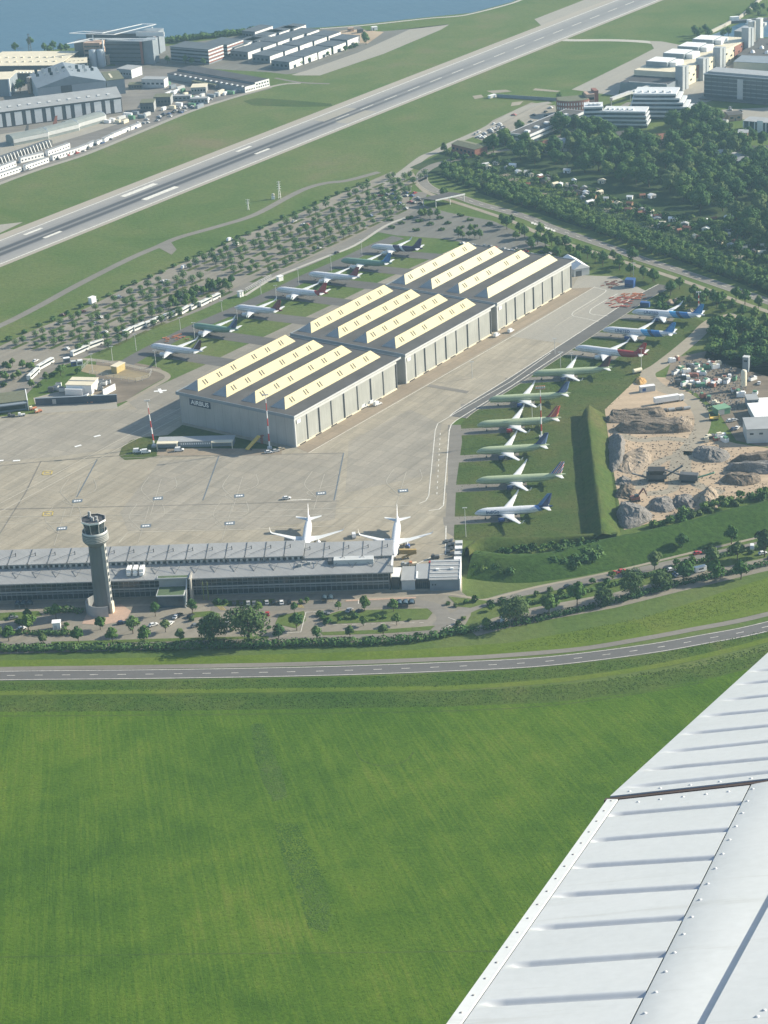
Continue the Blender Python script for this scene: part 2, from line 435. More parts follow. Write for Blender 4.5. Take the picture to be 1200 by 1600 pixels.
# ================================================================== SETTING
g = MB(); g.add([(-4000, -600, 0), (4000, -600, 0), (4000, 7000, 0), (-4000, 7000, 0)], [(0, 1, 2, 3)])
o = g.build('ground', G_AIR); o['kind'] = 'structure'
# near field and verges
sheet('field', [(-250, 1700), (-250, 1094), (0, 1094), (200, 1090), (420, 1086), (640, 1083), (800, 1076), (960, 1062), (1100, 1042), (1300, 1003), (1700, 900), (1700, 1700)], G_FIELD, 0.03)
sheet('verge', [(-250, 1116), (0, 1112), (240, 1111), (480, 1108), (700, 1104), (860, 1098), (1000, 1082), (1120, 1058), (1300, 1012), (1300, 992), (1120, 1036), (1000, 1058), (860, 1072), (700, 1080), (480, 1082), (240, 1086), (0, 1088), (-250, 1091)], G_VERGE, 0.06)
sheet('verge', [(-250, 1092), (0, 1088), (300, 1085), (560, 1081), (740, 1077), (900, 1063), (1050, 1041), (1200, 1005), (1400, 945), (1400, 918), (1200, 985), (1000, 1025), (800, 1046), (600, 1056), (300, 1063), (0, 1066), (-250, 1069)], G_VERGE, 0.05)
ribbon('verge', [(-250, 1086), (0, 1083), (300, 1080), (560, 1077), (740, 1073), (900, 1060), (1050, 1036), (1200, 1000), (1400, 940)], 3.6, G_BRIGHT, 0.08)
ribbon('tyre_track', [(556, 1172), (566, 1188), (598, 1197), (630, 1191), (646, 1176)], .7, G_VERGE, 0.07)
ribbon('tyre_track', [(-20, 1496), (266, 1491), (520, 1489), (790, 1486)], .6, G_VERGE, 0.07)
ribbon('tyre_track', [(-20, 1119), (300, 1117), (700, 1111), (900, 1098), (1100, 1066)], 1.0, G_VERGE, 0.07)
sheet('verge', [(-250, 1036), (0, 1032), (320, 1026), (640, 1016), (800, 1004), (1000, 968), (1200, 902), (1400, 820), (1400, 880), (1200, 956), (1050, 988), (900, 1012), (760, 1026), (500, 1035), (250, 1040), (0, 1044), (-250, 1049)], G_BRIGHT, 0.06)
# main road with its cycle path
ROADPTS = [(-250, 1061), (0, 1056), (250, 1053.5), (500, 1049), (700, 1042), (850, 1034), (1000, 1016), (1100, 999), (1200, 979), (1400, 925)]
ribbon('road', ROADPTS, 8.6, ASPH_ROAD, 0.12)
ribbon('road_marking', ROADPTS, 0.28, LINE, 0.16, off=3.75); ribbon('road_marking', ROADPTS, 0.28, LINE, 0.16, off=-3.75)
dashes('road_marking', ROADPTS, 0.28, 4.0, 8.0, LINE, 0.16)
ribbon('path', [(-250, 1051), (0, 1045.5), (250, 1042), (480, 1037.5), (700, 1029.5), (800, 1023.5), (908, 1014), (1000, 999), (1075, 985), (1200, 959.5), (1400, 900)], 3.6, ASPH_L, 0.10)

# runway: built along its own axis
def along(name, u0, u1, w0, w1, mat, z):
    mb = MB(); ox = 331.0; ow = -395.0
    mb.add([(u0 - ox, -(w0 - ow), 0), (u1 - ox, -(w0 - ow), 0), (u1 - ox, -(w1 - ow), 0), (u0 - ox, -(w1 - ow), 0)], [(0, 1, 2, 3)])
    o = mb.build(name, mat, loc=Q(ox, ow, z), rz=UANG); o['kind'] = 'structure'; return o
sheet('taxiway', [(-60, 350), (0, 351), (36, 347), (0, 364), (-60, 388)], APRON2, 0.04)
along('runway', -200, 2500, -425, -370.5, RUNWAY, 0.06)
sheet('taxiway', [(848, 42), (835, 30), (915, -1), (1000, -35), (1060, -35), (1000, -15)], APRON2, 0.05)
for w in (-414.4, -375.4): along('runway_marking', -200, 2500, w - 0.5, w + 0.5, LINE, 0.10)
for k, u0 in enumerate((331.5,)):
    along('runway_marking', u0, u0 + 38, -410.2, -405.2, LINE, 0.11); along('runway_marking', u0, u0 + 38, -389.5, -384.5, LINE, 0.11)
for u0 in (226.5, 469.0):
    along('runway_marking', u0, u0 + 18, -409.5, -406.5, LINE, 0.11); along('runway_marking', u0, u0 + 18, -391.0, -388.0, LINE, 0.11)
u0 = 691.0 - 35.3 * 3
while u0 < 1500:
    along('runway_marking', u0, u0 + 18.5, -395.45, -394.55, LINE, 0.12); u0 += 35.3
# pale patches of new concrete beside the centre line
along('runway_patch', 575, 622, -412, -400, APRON2, 0.09); along('runway_patch', 577, 620, -390, -378, APRON2, 0.09)
sheet('grass_patch', [(380, 158), (400, 153), (450, 156), (517, 162), (520, 166), (470, 167), (395, 165)], G_ROUGH, .035)
# taxi loop at the far right
ribbon('taxiway', [(858, 62), (900, 63), (960, 63), (1015, 66), (1040, 72)], 9.0, CONC_W, 0.05)
sheet('taxiway', [(1015, 64), (1035, 65), (1062, 70), (1060, 82), (1030, 100), (1000, 122), (968, 141), (965, 150), (893, 140), (930, 122), (985, 95), (1022, 76)], APRON2, 0.06)
# perimeter track
for q in ([(-60, 799), (0, 796), (300, 789), (530, 783)], [(0, 728), (60, 722), (190, 712), (205, 708)], [(64, 721), (40, 770), (-10, 850)], [(186, 716), (330, 712), (537, 708)]): ribbon('apron_joint', q, .6, ASPH_L, .125, 1)
ribbon('track', [(-80, 542), (0, 509), (60, 479), (120, 446), (200, 405.5), (245, 386), (280, 371), (340, 354), (397, 336), (450, 308), (480, 294), (510, 286), (543, 282), (592, 269)], 6.0, ASPH_L, 0.06)
sheet('track', [(246, 386), (266, 377), (276, 390), (268, 398)], ASPH_L, 0.05)
# river and harbour basin
sheet('river', [(-2200, 132), (-100, 92), (0, 86), (100, 76), (250, 64), (333, 53), (400, 46), (500, 43), (565, 38), (667, 27), (737, 20), (800, 3), (830, -10), (960, -60), (1100, -110), (1000, -330), (-1800, -330)], WATER, 0.05)
sheet('basin', [(1098, 60), (1118, 52), (1157, 36), (1185, 33), (1300, 25), (1300, 62), (1200, 58), (1150, 62)], WATER, 0.05)
ribbon('river_bank', [(500, 45), (565, 40), (667, 29), (707, 26), (737, 21.5), (800, 5), (830, -8)], 4.0, CONC_W, 0.08)
# big parking lot, with the lane the coaches stand on
sheet('parking_lot', [(-80, 575), (0, 541), (46, 518.5), (112, 492), (140, 479), (196, 450), (276, 415), (320, 396.5), (380, 368), (460, 337), (520, 308), (598, 274), (612, 268), (645, 285), (636, 329), (594, 352), (540, 380), (470, 409), (410, 441), (340, 459), (250, 494), (160, 534), (110, 556), (60, 588), (20, 612), (-80, 640)], LOT, 0.04)
ribbon('road', [(14, 640), (28, 618), (50, 596), (80, 574), (112, 561), (160, 541), (230, 512), (300, 485), (345, 465), (420, 434), (480, 411), (540, 383), (594, 355), (640, 327), (660, 300)], 9.5, ASPH_L, 0.08)
ribbon('footpath', [(380, 462), (420, 437), (460, 420), (505, 402), (553, 383), (600, 353), (632, 340)], 2.6, CONC_W, 0.10, off=-1.0)
ribbon('road', [(598, 288), (629, 270), (661, 246), (682, 237), (703, 226), (735, 212), (761, 200), (787, 186), (824, 167), (860, 160)], 8.0, APRON2, 0.05)
sheet('parking_lot', [(738, 214), (770, 188), (830, 160), (868, 165), (870, 182), (830, 196), (800, 214), (760, 222)], APRON_DK, 0.04)
sheet('parking_lot', [(575, 360), (600, 354), (660, 320), (700, 332), (770, 345), (830, 372), (880, 392), (840, 400), (790, 395), (735, 381), (690, 373), (620, 368)], LOT2, 0.05)
# highway on the right
HW = [(985, 160), (930, 190), (850, 222), (770, 238), (717, 248), (680, 258), (660, 271), (662, 286), (682, 299), (715, 307), (750, 319), (818, 338), (866, 357), (960, 389), (1000, 404), (1041, 417), (1077, 429), (1130, 447), (1200, 471), (1320, 512)]
ribbon('road', HW[4:], 8.5, ASPH_L, 0.10)
ribbon('road', HW[:5], 6.0, ASPH_L, 0.09)
dashes('road_marking', HW[8:], 0.35, 5, 7, LINE, 0.14); ribbon('road_marking', HW[6:], 0.3, LINE_F, 0.14, off=3.8); ribbon('road_marking', HW[6:], 0.3, LINE_F, 0.14, off=-3.8)
ribbon('path', [(640, 268), (655, 290), (672, 303), (708, 315), (745, 327), (800, 346), (860, 372), (950, 401), (1000, 417), (1041, 430), (1090, 447), (1140, 466), (1200, 487), (1300, 520)], 4.2, PATHM, 0.09)
mb = MB()
for i in range(9):
    p = P(832 + i * 4.2, 348.3 + i * 1.55); mb.box(p.x - 0.9, p.x + 0.9, p.y - 2.2, p.y + 2.2, 0.02, 0.145)
o = mb.build('road_marking', LINE); o['kind'] = 'structure'
sheet('ground_cover', [(640, 262), (700, 235), (800, 215), (1000, 230), (1240, 230), (1240, 480), (1150, 440), (1000, 385), (860, 340), (720, 292), (680, 272)], G_DARK, 0.06)
for q in range(46):
    x_, y_ = rnd.uniform(790, 1190), 0; y_ = 277 + (x_ - 790) * .29 + rnd.uniform(-9, 26); a = P(x_, y_); m = MB(); w_, h_ = rnd.uniform(3, 6.5), rnd.uniform(2.5, 5); m.add([(-w_, -h_, 0), (w_, -h_, 0), (w_, h_, 0), (-w_, h_, 0)], [(0, 1, 2, 3)])
    o = m.build('garden_plot', (G_BRIGHT, DIRT, G_AIR, G_BRIGHT, PATHM)[q % 5], loc=(a.x, a.y, .075 + q * .0008), rz=R(-28 + rnd.uniform(-6, 6))); o['kind'] = 'structure'
sheet('ground_cover', [(760, 395), (900, 380), (1000, 412), (1120, 455), (1240, 500), (1240, 600), (1100, 560), (1120, 500), (1030, 470), (960, 430), (900, 420)], G_ROUGH, 0.06)

# apron
sheet('apron', [(-120, 660), (0, 651), (60, 646), (180, 638), (200, 627), (232, 610), (312, 574), (374, 544), (430, 518), (515, 478), (600, 437), (713, 387), (735, 381), (790, 395), (880, 399), (905, 430), (960, 432), (1012, 455), (1000, 466), (950, 504), (860, 561), (800, 603), (730, 643), (706, 662), (700, 700), (712, 760), (709, 840), (722, 880), (722, 935), (600, 930), (0, 950), (-120, 950)], APRON, 0.04)
sheet('apron', [(893, 452), (905, 430), (962, 432), (1010, 455), (1000, 464), (950, 503), (885, 537), (800, 526), (786, 519)], APRON2, 0.07)
sheet('apron', [(462.5, 699), (482, 708), (786, 531), (928, 449), (893, 451), (778, 518), (618, 607)], APRON_BR, 0.09)
sheet('apron', [(380, 712), (462, 710), (537, 708), (527, 775), (523, 812), (400, 826), (200, 830), (188, 800), (250, 720)], APRON_DK, 0.07)
sheet('apron', [(0, 722), (100, 712), (188, 700), (300, 640), (200, 640), (60, 650), (0, 655), (-80, 664), (-80, 728)], APRON_DK, 0.065)
# taxi lane between the left aircraft row and the hangars
sheet('taxi_lane', [(200, 628), (232, 610), (312, 574), (374, 544), (430, 518), (515, 478), (600, 437), (713, 387), (740, 381), (757, 388), (640, 440), (540, 492), (455, 532), (380, 568), (285, 612), (283, 640), (215, 640)], paving('lane_concrete', (0.275, 0.250, 0.205), 0.08, (9, 20), 0.12, rot=-UANG), 0.075)
# dark asphalt taxi lane round the right-hand apron edge
TL = [(1040, 446), (1003, 466), (955, 497), (877, 548), (800, 598), (735, 638), (716, 652)]
ribbon('taxi_lane', TL, 9.5, ASPH, 0.10)
ribbon('apron_marking', TL, 0.5, LINE, 0.14, off=-5.0); ribbon('apron_marking', TL, 0.35, LINE_F, 0.14, off=4.8)
sheet('apron', [(700, 664), (720, 664), (722, 690), (713, 753), (709, 839), (695, 830), (700, 750)], ASPH_L, 0.06)
def line(pts, mat=LINE_F, w=0.35, z=0.13, sm=6): return ribbon('apron_marking', pts, w, mat, z, sm)
line([(482, 708), (800, 526), (930, 448)], LINE, 0.35, sm=1)
line([(765, 560), (840, 515), (950, 470)], sm=1) if False else None
line([(655, 787), (665, 783), (670, 775), (680, 673), (684, 662), (727, 637), (797, 597), (860, 552)], LINE, 0.4, sm=1)
line([(670, 798), (686, 796), (693, 790), (702, 673), (705, 664), (713, 657), (800, 603), (880, 550)], LINE, 0.5, sm=1)
dashes('apron_marking', [(688, 677), (682, 783)], 0.4, 3, 4, LINE, 0.13, smooth=1)
line([(0, 787), (197, 682), (290, 634)], LINE_F, 0.4, sm=1); line([(0, 800), (200, 693), (283, 650)], LINE_F, 0.4, sm=1)
line([(0, 808), (190, 805), (400, 799), (640, 790)], LINE_F, 0.35, sm=1); line([(0, 819), (190, 815), (400, 808), (560, 802)], LINE_F, 0.35, sm=1)
line([(186, 848), (200, 832), (400, 827), (523, 822)], LINE_F, 0.55, sm=1)
line([(448, 782), (486, 780.5)], LINE, 0.7, sm=1)
line([(710, 784 + 40), (709, 866), (690, 871), (650, 888)], LINE, 0.5, sm=1) if False else None
line([(697, 822), (696, 866), (680, 868), (648, 883)], LINE, 0.5, sm=1)
line([(868, 510), (935, 468)], LINE_F, 0.3, sm=1)
line([(935, 503), (915, 498), (896, 494), (895, 489), (905, 482), (945, 457), (940, 452), (928, 449)], LINE, 0.4)
line([(950, 494), (925, 491), (922, 486), (930, 479), (965, 459)], LINE, 0.4)
for (x0, y0, x1, y1) in ((152, 718, 120, 777), (342, 713, 317, 782), (537, 708, 522, 782)): line([(x0, y0), (x1, y1)], LINE_B, 0.55, sm=1)
# stand turn arcs and lead-in lines
for (cx, cy) in ((121, 783), (247, 779), (374, 775), (502, 771), (630, 767), (97, 826), (228, 822), (359, 818)):
    for sgn in (-1, 1):
        line([(cx + sgn * 2 - 4, cy + 8), (cx - 22 + (1 - sgn) * 3, cy - 2), (cx - 26 + (1 + sgn) * 26, cy - 15), (cx - 14 + (1 + sgn) * 20, cy - 34)], LINE_F, 0.22)
    line([(cx - 12, cy + 26), (cx + 5, cy - 30)], LINE_F, 0.22, sm=1)
    a = P(cx, cy)
    mb = MB(); mb.add([(-2.5, -2.0, 0), (2.5, -2.0, 0), (2.5, 2.0, 0), (-2.5, 2.0, 0)], [(0, 1, 2, 3)])
    o = mb.build('stand_marking', LINE_B, loc=(a.x, a.y, 0.15), rz=R(3)); o['kind'] = 'structure'
    mb = MB()
    for k in range(3): mb.add([(-1.7 + k * 1.2, -0.7, 0), (-.75 + k * 1.2, -0.7, 0), (-.75 + k * 1.2, 0.7, 0), (-1.7 + k * 1.2, 0.7, 0)], [(0, 1, 2, 3)])
    o = mb.build('stand_marking', WHITE, loc=(a.x, a.y, 0.18), rz=R(3)); o['kind'] = 'structure'
for (cx, cy) in ((75, 803), (74, 739)):
    a = P(cx, cy); mb = MB()
    for q in ((-2.6, 2.6, -2.6, -2.0), (-2.6, 2.6, 2.0, 2.6), (-2.6, -2.0, -2.6, 2.6), (2.0, 2.6, -2.6, 2.6), (-1, 1, -0.5, 0.5)):
        mb.add([(q[0], q[2], 0), (q[1], q[2], 0), (q[1], q[3], 0), (q[0], q[3], 0)], [(0, 1, 2, 3)])
    o = mb.build('apron_marking', LINE_Y, loc=(a.x, a.y, 0.15)); o['kind'] = 'structure'
for (cx, cy, r) in ((152, 681.5, 28), (122, 697, 32), (26, 720, 2), (0, 720, 2)):
    a = P(cx, cy); mb = MB(); mb.add([(-1.9, -0.8, 0), (1.9, -0.8, 0), (1.9, 0.8, 0), (-1.9, 0.8, 0)], [(0, 1, 2, 3)])
    o = mb.build('apron_marking', WHITE, loc=(a.x, a.y, 0.15), rz=R(r)); o['kind'] = 'structure'
sheet('apron', [(667, 604), (672, 600.5), (733, 611.5), (729, 615)], ASPH_L, 0.10)
sheet('apron', [(545, 690), (640, 640), (690, 662), (680, 740), (540, 770)], APRON_DK, 0.066)
a = P(250.5, 611); mb = MB()
for s in (-1, 1):
    d = Vector((math.cos(R(50) * s), math.sin(R(50) * s), 0)); n = Vector((-d.y, d.x, 0)) * 0.9
    mb.add([-d * 3.6 - n, d * 3.6 - n, d * 3.6 + n, -d * 3.6 + n], [(0, 1, 2, 3)])
    for i in range(4): mb.v[-1 - i] = (mb.v[-1 - i][0], mb.v[-1 - i][1], 0.006 * (s + 1))
o = mb.build('apron_marking', WHITE, loc=(a.x, a.y, 0.15), rz=UANG); o['kind'] = 'structure'
# grass island in front of the first hangar, service yard
sheet('grass_island', [(186, 712), (190, 700), (205, 688), (225, 683), (262, 680), (285, 664), (440, 700), (380, 706), (262, 700), (250, 712), (225, 717), (195, 719)], G_ROUGH, 0.10)
sheet('yard', [(246, 702), (300, 700), (440, 702), (440, 711), (380, 712), (245, 712)], APRON_BR, 0.12)
# ground behind the left huts
sheet('yard', [(105, 640), (150, 600), (150, 566), (200, 562), (250, 575), (262, 588), (225, 608), (196, 627), (180, 632)], DIRT, 0.045)
sheet('pavement', [(52, 622), (90, 612), (180, 618), (184, 638), (60, 646)], APRON2, 0.055)
sheet('grass_island', [(146, 555), (250, 574), (300, 580), (380, 541), (430, 516), (520, 474), (420, 455), (340, 470), (250, 508), (160, 545)], G_AIR, 0.055)
ribbon('path', [(110, 560), (140, 562), (180, 567), (215, 574), (250, 580), (262, 590), (240, 604), (200, 627)], 3.4, PATHM, 0.09)
sheet('yard', [(126, 580), (136, 569), (178, 573), (236, 584), (232, 590), (214, 595), (180, 590), (140, 584)], paving('sandy_ground', (0.30, 0.245, 0.15), 0.25, None, 0.2), 0.075)

# front car park of the terminal
sheet('car_park', [(-150, 950), (0, 944), (610, 924), (720, 924), (740, 940), (735, 962), (722, 985), (640, 1001), (320, 1013), (0, 1022), (-150, 1030)], LOT, 0.05)
ribbon('road', [(-150, 1018), (0, 1009), (170, 1004), (330, 1002), (480, 999), (600, 996), (650, 991), (690, 980), (712, 966)], 5.0, ASPH_L, 0.09)
ribbon('road', [(330, 951), (420, 949), (560, 945), (640, 943), (672, 946), (690, 957), (694, 968), (686, 978)], 6.5, ASPH_L, 0.095)
ribbon('road', [(694, 968), (720, 958), (745, 947), (800, 930), (870, 917), (960, 900), (1060, 878), (1200, 848), (1330, 815)], 6.2, ASPH_L, 0.10)
ribbon('footpath', [(0, 951), (200, 946), (420, 940), (600, 934), (690, 928), (735, 934), (760, 937), (840, 917), (960, 893), (1080, 864), (1200, 836), (1320, 800)], 1.8, PATHM, 0.11)
ribbon('footpath', [(540, 939), (600, 936), (650, 934)], 1.4, BRICKL, 0.13)
sheet('car_park', [(735, 985), (770, 966), (830, 950), (960, 926), (1080, 897), (1250, 860), (1250, 880), (1080, 920), (960, 950), (860, 968), (790, 982), (745, 994)], LOT, 0.06)
for pts in ([(500, 965), (530, 955), (620, 952), (668, 951), (676, 958), (668, 968), (600, 972), (520, 975)], [(430, 975), (436, 962), (475, 955), (478, 970), (462, 982)], [(500, 988), (600, 984), (680, 978), (672, 985), (600, 990), (505, 993)],
            [(0, 958), (60, 955), (66, 962), (40, 968), (0, 970)], [(300, 957), (330, 955), (346, 960), (300, 966)], [(700, 932), (735, 936), (770, 940), (735, 950), (716, 948)], [(80, 1003), (330, 996), (420, 994), (420, 998), (80, 1008)], [(330, 940), (430, 936), (420, 945), (336, 948)]):
    sheet('grass_island', pts, G_AIR, 0.14)
for (x0, y0, x1, y1) in ((478, 957, 470, 988), (478, 957, 512, 956), (470, 988, 440, 990), (700, 965, 716, 971), (716, 971, 690, 985), (560, 938, 560, 944)): line([(x0, y0), (x1, y1)], LINE, 0.3, 0.17, 1)
for i in range(10): line([(520 + i * 15, 977 - i * 0.4), (527 + i * 15, 976.8 - i * 0.4)], LINE, 0.22, 0.17, 1)
for i in range(4): line([(346 + i * 2.4 - 6, 948), (352 + i * 2.4 - 6, 954)], LINE_Y, 0.2, 0.17, 1); line([(462 + i * 2.4, 944), (468 + i * 2.4, 950)], LINE_Y, 0.2, 0.17, 1)

# right-hand aircraft stands: grass with tarmac strips is added with the aircraft
sheet('grass_island', [(720, 663), (735, 645), (800, 604), (877, 556), (950, 508), (1008, 467), (1030, 480), (1110, 505), (1075, 540), (1017, 578), (990, 596), (948, 640), (970, 832), (960, 836), (730, 845), (709, 842), (713, 753), (722, 690)], G_ROUGH, 0.05)
# dirt track and quarry
ribbon('dirt_road', [(1150, 492), (1112, 503), (1085, 528), (1055, 553), (1030, 572), (1012, 585), (1030, 605), (1072, 620), (1092, 640), (1098, 662), (1085, 690), (1065, 710)], 8.5, PATHM, 0.07)
sheet('quarry_floor', [(945, 640), (1000, 588), (1040, 590), (1080, 615), (1106, 648), (1106, 680), (1150, 693), (1200, 700), (1260, 700), (1260, 760), (1190, 770), (1150, 782), (1110, 792), (1060, 806), (975, 828), (960, 745), (950, 680)], SAND, 0.055)
for q, pts in enumerate(([(1085, 700), (1060, 712), (1030, 722), (1010, 745), (1000, 765)], [(1075, 705), (1072, 735), (1090, 758), (1130, 770)], [(1085, 690), (1040, 685), (1000, 688), (970, 680)], [(1060, 706), (1052, 740), (1050, 765), (1010, 772)])): ribbon('dirt_track', pts, 5.5, PATHM, 0.068 + q * .002)
sheet('yard', [(1040, 592), (1050, 560), (1120, 545), (1180, 560), (1260, 570), (1260, 700), (1190, 698), (1150, 688), (1120, 640), (1085, 612)], DIRT, 0.06)

# ------------------------------------------------------------------ embankments (terrain)
def hump(name, rows, mat, sub=4, amp=0.35, seed=1):
    """rows: front to back, each a list of (px,py,z); lofted into one mound"""
    rr = random.Random(seed); lines = []
    for r in rows: lines.append(smooth_line([P(*p) for p in r], sub))
    n = min(len(l) for l in lines); k = 3; grid = []
    for a, b in zip(lines[:-1], lines[1:]):
        for j in range(k):
            t = j / k; grid.append([a[i].lerp(b[i], t) for i in range(n)])
    grid.append(lines[-1][:n])
    mb = MB(); vs = []
    for gi, gr in enumerate(grid):
        for p in gr:
            e = 0 if gi in (0, len(grid) - 1) else amp
            vs.append((p.x + rr.uniform(-e, e), p.y + rr.uniform(-e, e), max(0.0, p.z + rr.uniform(-e, e) * 0.6) if e else max(p.z, 0) - 0.3))
    fs = []
    for a in range(len(grid) - 1):
        for i in range(n - 1): fs.append((a * n + i, a * n + i + 1, (a + 1) * n + i + 1, (a + 1) * n + i))
    mb.add(vs, fs, 0, True)
    o = mb.build(name, mat); o['kind'] = 'structure'; return o
hump('embankment', [[(902, 664, 0), (906, 700, 0), (909, 750, 0), (914, 800, 0), (921, 846, 0)], [(917, 634, 5), (922, 690, 5), (930, 750, 5.2), (936, 800, 5.2), (940, 834, 5)], [(921, 633, 5), (926, 690, 5), (934, 750, 5.2), (940, 800, 5.2), (944, 834, 5)], [(946, 648, 0), (952, 690, 0), (958, 750, 0), (965, 800, 0), (972, 838, 0)]], G_ROUGH, 8, 0.25, 3)
hump('embankment', [[(728, 905, 0), (800, 912, 0), (870, 907, 0), (940, 895, 0), (1030, 876, 0), (1110, 855, 0), (1200, 836, 0), (1320, 800, 0)],
                    [(738, 868, 6), (796, 873, 6), (864, 868, 6), (946, 848, 6), (1031, 829, 6), (1114, 808, 6), (1200, 788, 6), (1320, 755, 6)],
                    [(741, 862, 6), (796, 867, 6), (864, 863, 6), (948, 843, 6), (1032, 824, 6), (1118, 803, 6), (1200, 783, 6), (1320, 750, 6)],
                    [(745, 858, 0.5), (800, 865, 0.5), (870, 860, 0.5), (950, 840, 0.5), (1035, 824, 0), (1120, 800, 0), (1200, 780, 0), (1320, 745, 0)]], grass('bank_grass', [(0.25, (0.035, 0.085, 0.016)), (0.5, (0.055, 0.110, 0.020)), (0.75, (0.085, 0.125, 0.032))], scale=0.05, fine=0.5, fineamt=0.65), 6, 0.5, 4)
hump('embankment', [[(732, 885, 0), (752, 868, 0), (800, 864, 0), (860, 855, 0), (960, 843, 0)], [(733, 857, 4.5), (752, 843, 4.5), (800, 842, 4), (860, 840, 3.5), (965, 834, 3)], [(729, 856, 4.5), (750, 840, 4.5), (800, 839, 4), (860, 837, 3.5), (965, 831, 3)], [(722, 872, 0), (745, 845, 0), (800, 842, 0), (860, 839, 0), (965, 833, 0)]], G_ROUGH, 6, 0.3, 5)
# heaps of the quarry: they are goods, one thing each
def heap(name, label, ring, top, h, mat, cat='heap', seed=1, group=None, amp=0.5):
    """ring: outline pixels on the ground; top: ridge pixels on height h"""
    rr = random.Random(seed)
    base = [P(*p) for p in ring]; base = smooth_line(base + [base[0]], 4)[:-1]
    rid = [P(p[0], p[1], h) for p in top]
    c = sum(base, Vector()) / len(base)
    def near(p):
        best = None
        segs = list(zip(rid[:-1], rid[1:])) or [(rid[0], rid[0])]
        for a, b in segs:
            d = b - a; l = d.length_squared
            t = 0 if l == 0 else max(0, min(1, (Vector((p.x, p.y, 0)) - Vector((a.x, a.y, 0))).dot(Vector((d.x, d.y, 0))) / l))
            q = a + d * t
            if best is None or (q - Vector((p.x, p.y, h))).length < (best - Vector((p.x, p.y, h))).length: best = q
        return best
    mb = MB(); base = [q for a, b in zip(base, base[1:] + base[:1]) for q in (a, a.lerp(b, .5))]; n = len(base); vs = []; lev = 10
    from mathutils import noise as mn
    for k in range(lev):
        t = k / (lev - 1)
        for p in base:
            q = near(p); v = p.lerp(q, t * 0.985); f = min(1, 3 * t) * amp
            nv = mn.noise_vector(Vector((v.x * .22, v.y * .22, seed))) * 2.0 + mn.noise_vector(Vector((v.x * .9, v.y * .9, seed))) * 1.2
            if k == 0: v = v + nv * .6
            vs.append((v.x - c.x + nv.x * f, v.y - c.y + nv.y * f, max(-.3, (h * t ** .85 if k else -0.3) + nv.z * f * 1.1)))
    fs = []
    for k in range(lev - 1):
        for i in range(n): fs.append((k * n + i, k * n + (i + 1) % n, (k + 1) * n + (i + 1) % n, (k + 1) * n + i))
    fs.append(tuple(range((lev - 1) * n, lev * n)))
    mb.add(vs, fs, 0, False)
    return tag(mb.build(name, mat, loc=(c.x, c.y, 0.06)), label, cat, group)
GRAVEL = plain('grey_gravel', (0.215, 0.20, 0.185), 0.95, 0.25, 0.8, bmp=0.9)
EARTH = plain('dark_earth', (0.185, 0.148, 0.112), 0.95, 0.35, 0.6, bmp=0.9)
SANDH = plain('pale_sand', (0.34, 0.275, 0.205), 0.95, 0.2, 0.6, bmp=0.9)
heap('rubble_heap', 'long dark earth ridge at the back of the quarry', [(946, 655), (975, 640), (1030, 637), (1042, 650), (1035, 660), (950, 662)], [(960, 641), (1030, 639)], 4, EARTH, seed=2)
heap('rubble_heap', 'brown rubble ridge across the middle of the quarry', [(962, 668), (985, 657), (1060, 652), (1082, 665), (1070, 676), (975, 678)], [(975, 660), (1064, 661)], 4.5, EARTH, seed=3)
heap('sand_heap', 'pale sand cone at the bend of the dirt road', [(1052, 664), (1062, 652), (1078, 655), (1081, 668), (1066, 676)], [(1066, 655)], 3.5, SANDH, seed=4)
heap('gravel_heap', 'rounded grey gravel heap right of the quarry track', [(1082, 714), (1090, 698), (1120, 698), (1142, 710), (1130, 722), (1100, 722)], [(1100, 701), (1118, 704)], 4.5, GRAVEL, seed=5)
heap('rubble_heap', 'dark rubble heap at the right edge of the quarry', [(1124, 752), (1140, 739), (1180, 738), (1190, 752), (1160, 760)], [(1140, 742), (1174, 744)], 3.5, EARTH, seed=6)
heap('rubble_heap', 'grey rubble ridge above the dark heap on the right', [(1130, 736), (1145, 724), (1200, 720), (1230, 730), (1200, 742)], [(1150, 725), (1210, 724)], 4.5, GRAVEL, seed=7)
heap('rubble_heap', 'brown earth ridge beside the white roofed yard building', [(1140, 722), (1160, 711), (1210, 704), (1240, 712), (1200, 722)], [(1160, 711), (1215, 707)], 4, EARTH, seed=8)
heap('sand_heap', 'tall pale sand heap at the bottom of the quarry', [(1084, 786), (1096, 770), (1112, 762), (1126, 778), (1122, 792), (1100, 796)], [(1106, 763)], 6, SANDH, seed=9)
heap('rubble_heap', 'pale broken concrete heap between two larger heaps', [(1050, 792), (1056, 776), (1078, 772), (1088, 788), (1076, 798)], [(1066, 776)], 3, GRAVEL, seed=10, amp=0.9)
heap('rubble_heap', 'grey stone heap left of the broken concrete', [(1012, 796), (1020, 780), (1044, 776), (1056, 792), (1040, 802)], [(1034, 778)], 4.5, GRAVEL, seed=11)
heap('gravel_heap', 'large steep blue grey gravel heap at the bottom left of the quarry', [(962, 800), (972, 788), (1000, 789), (1020, 805), (1008, 820), (974, 826)], [(976, 789), (1000, 793)], 6.5, GRAVEL, seed=12)
heap('sand_heap', 'furrowed pale sand heap along the grass embankment', [(960, 735), (972, 712), (1000, 700), (1018, 712), (1012, 728), (990, 742)], [(982, 712), (1004, 708)], 3.0, SANDH, seed=13)
heap('gravel_heap', 'steep heap standing for a shadowed pile side, against the grass embankment', [(950, 735), (951, 684), (966, 682), (976, 690), (974, 722), (960, 738)], [(970, 682), (970, 712)], 5.5, GRAVEL, seed=14)  # heap shaped after the dark steep shadow of a pile
heap('rubble_heap', 'small grey heap near the foot of the embankment', [(960, 756), (968, 747), (984, 746), (988, 755), (974, 760)], [(974, 746)], 2.6, GRAVEL, seed=15)
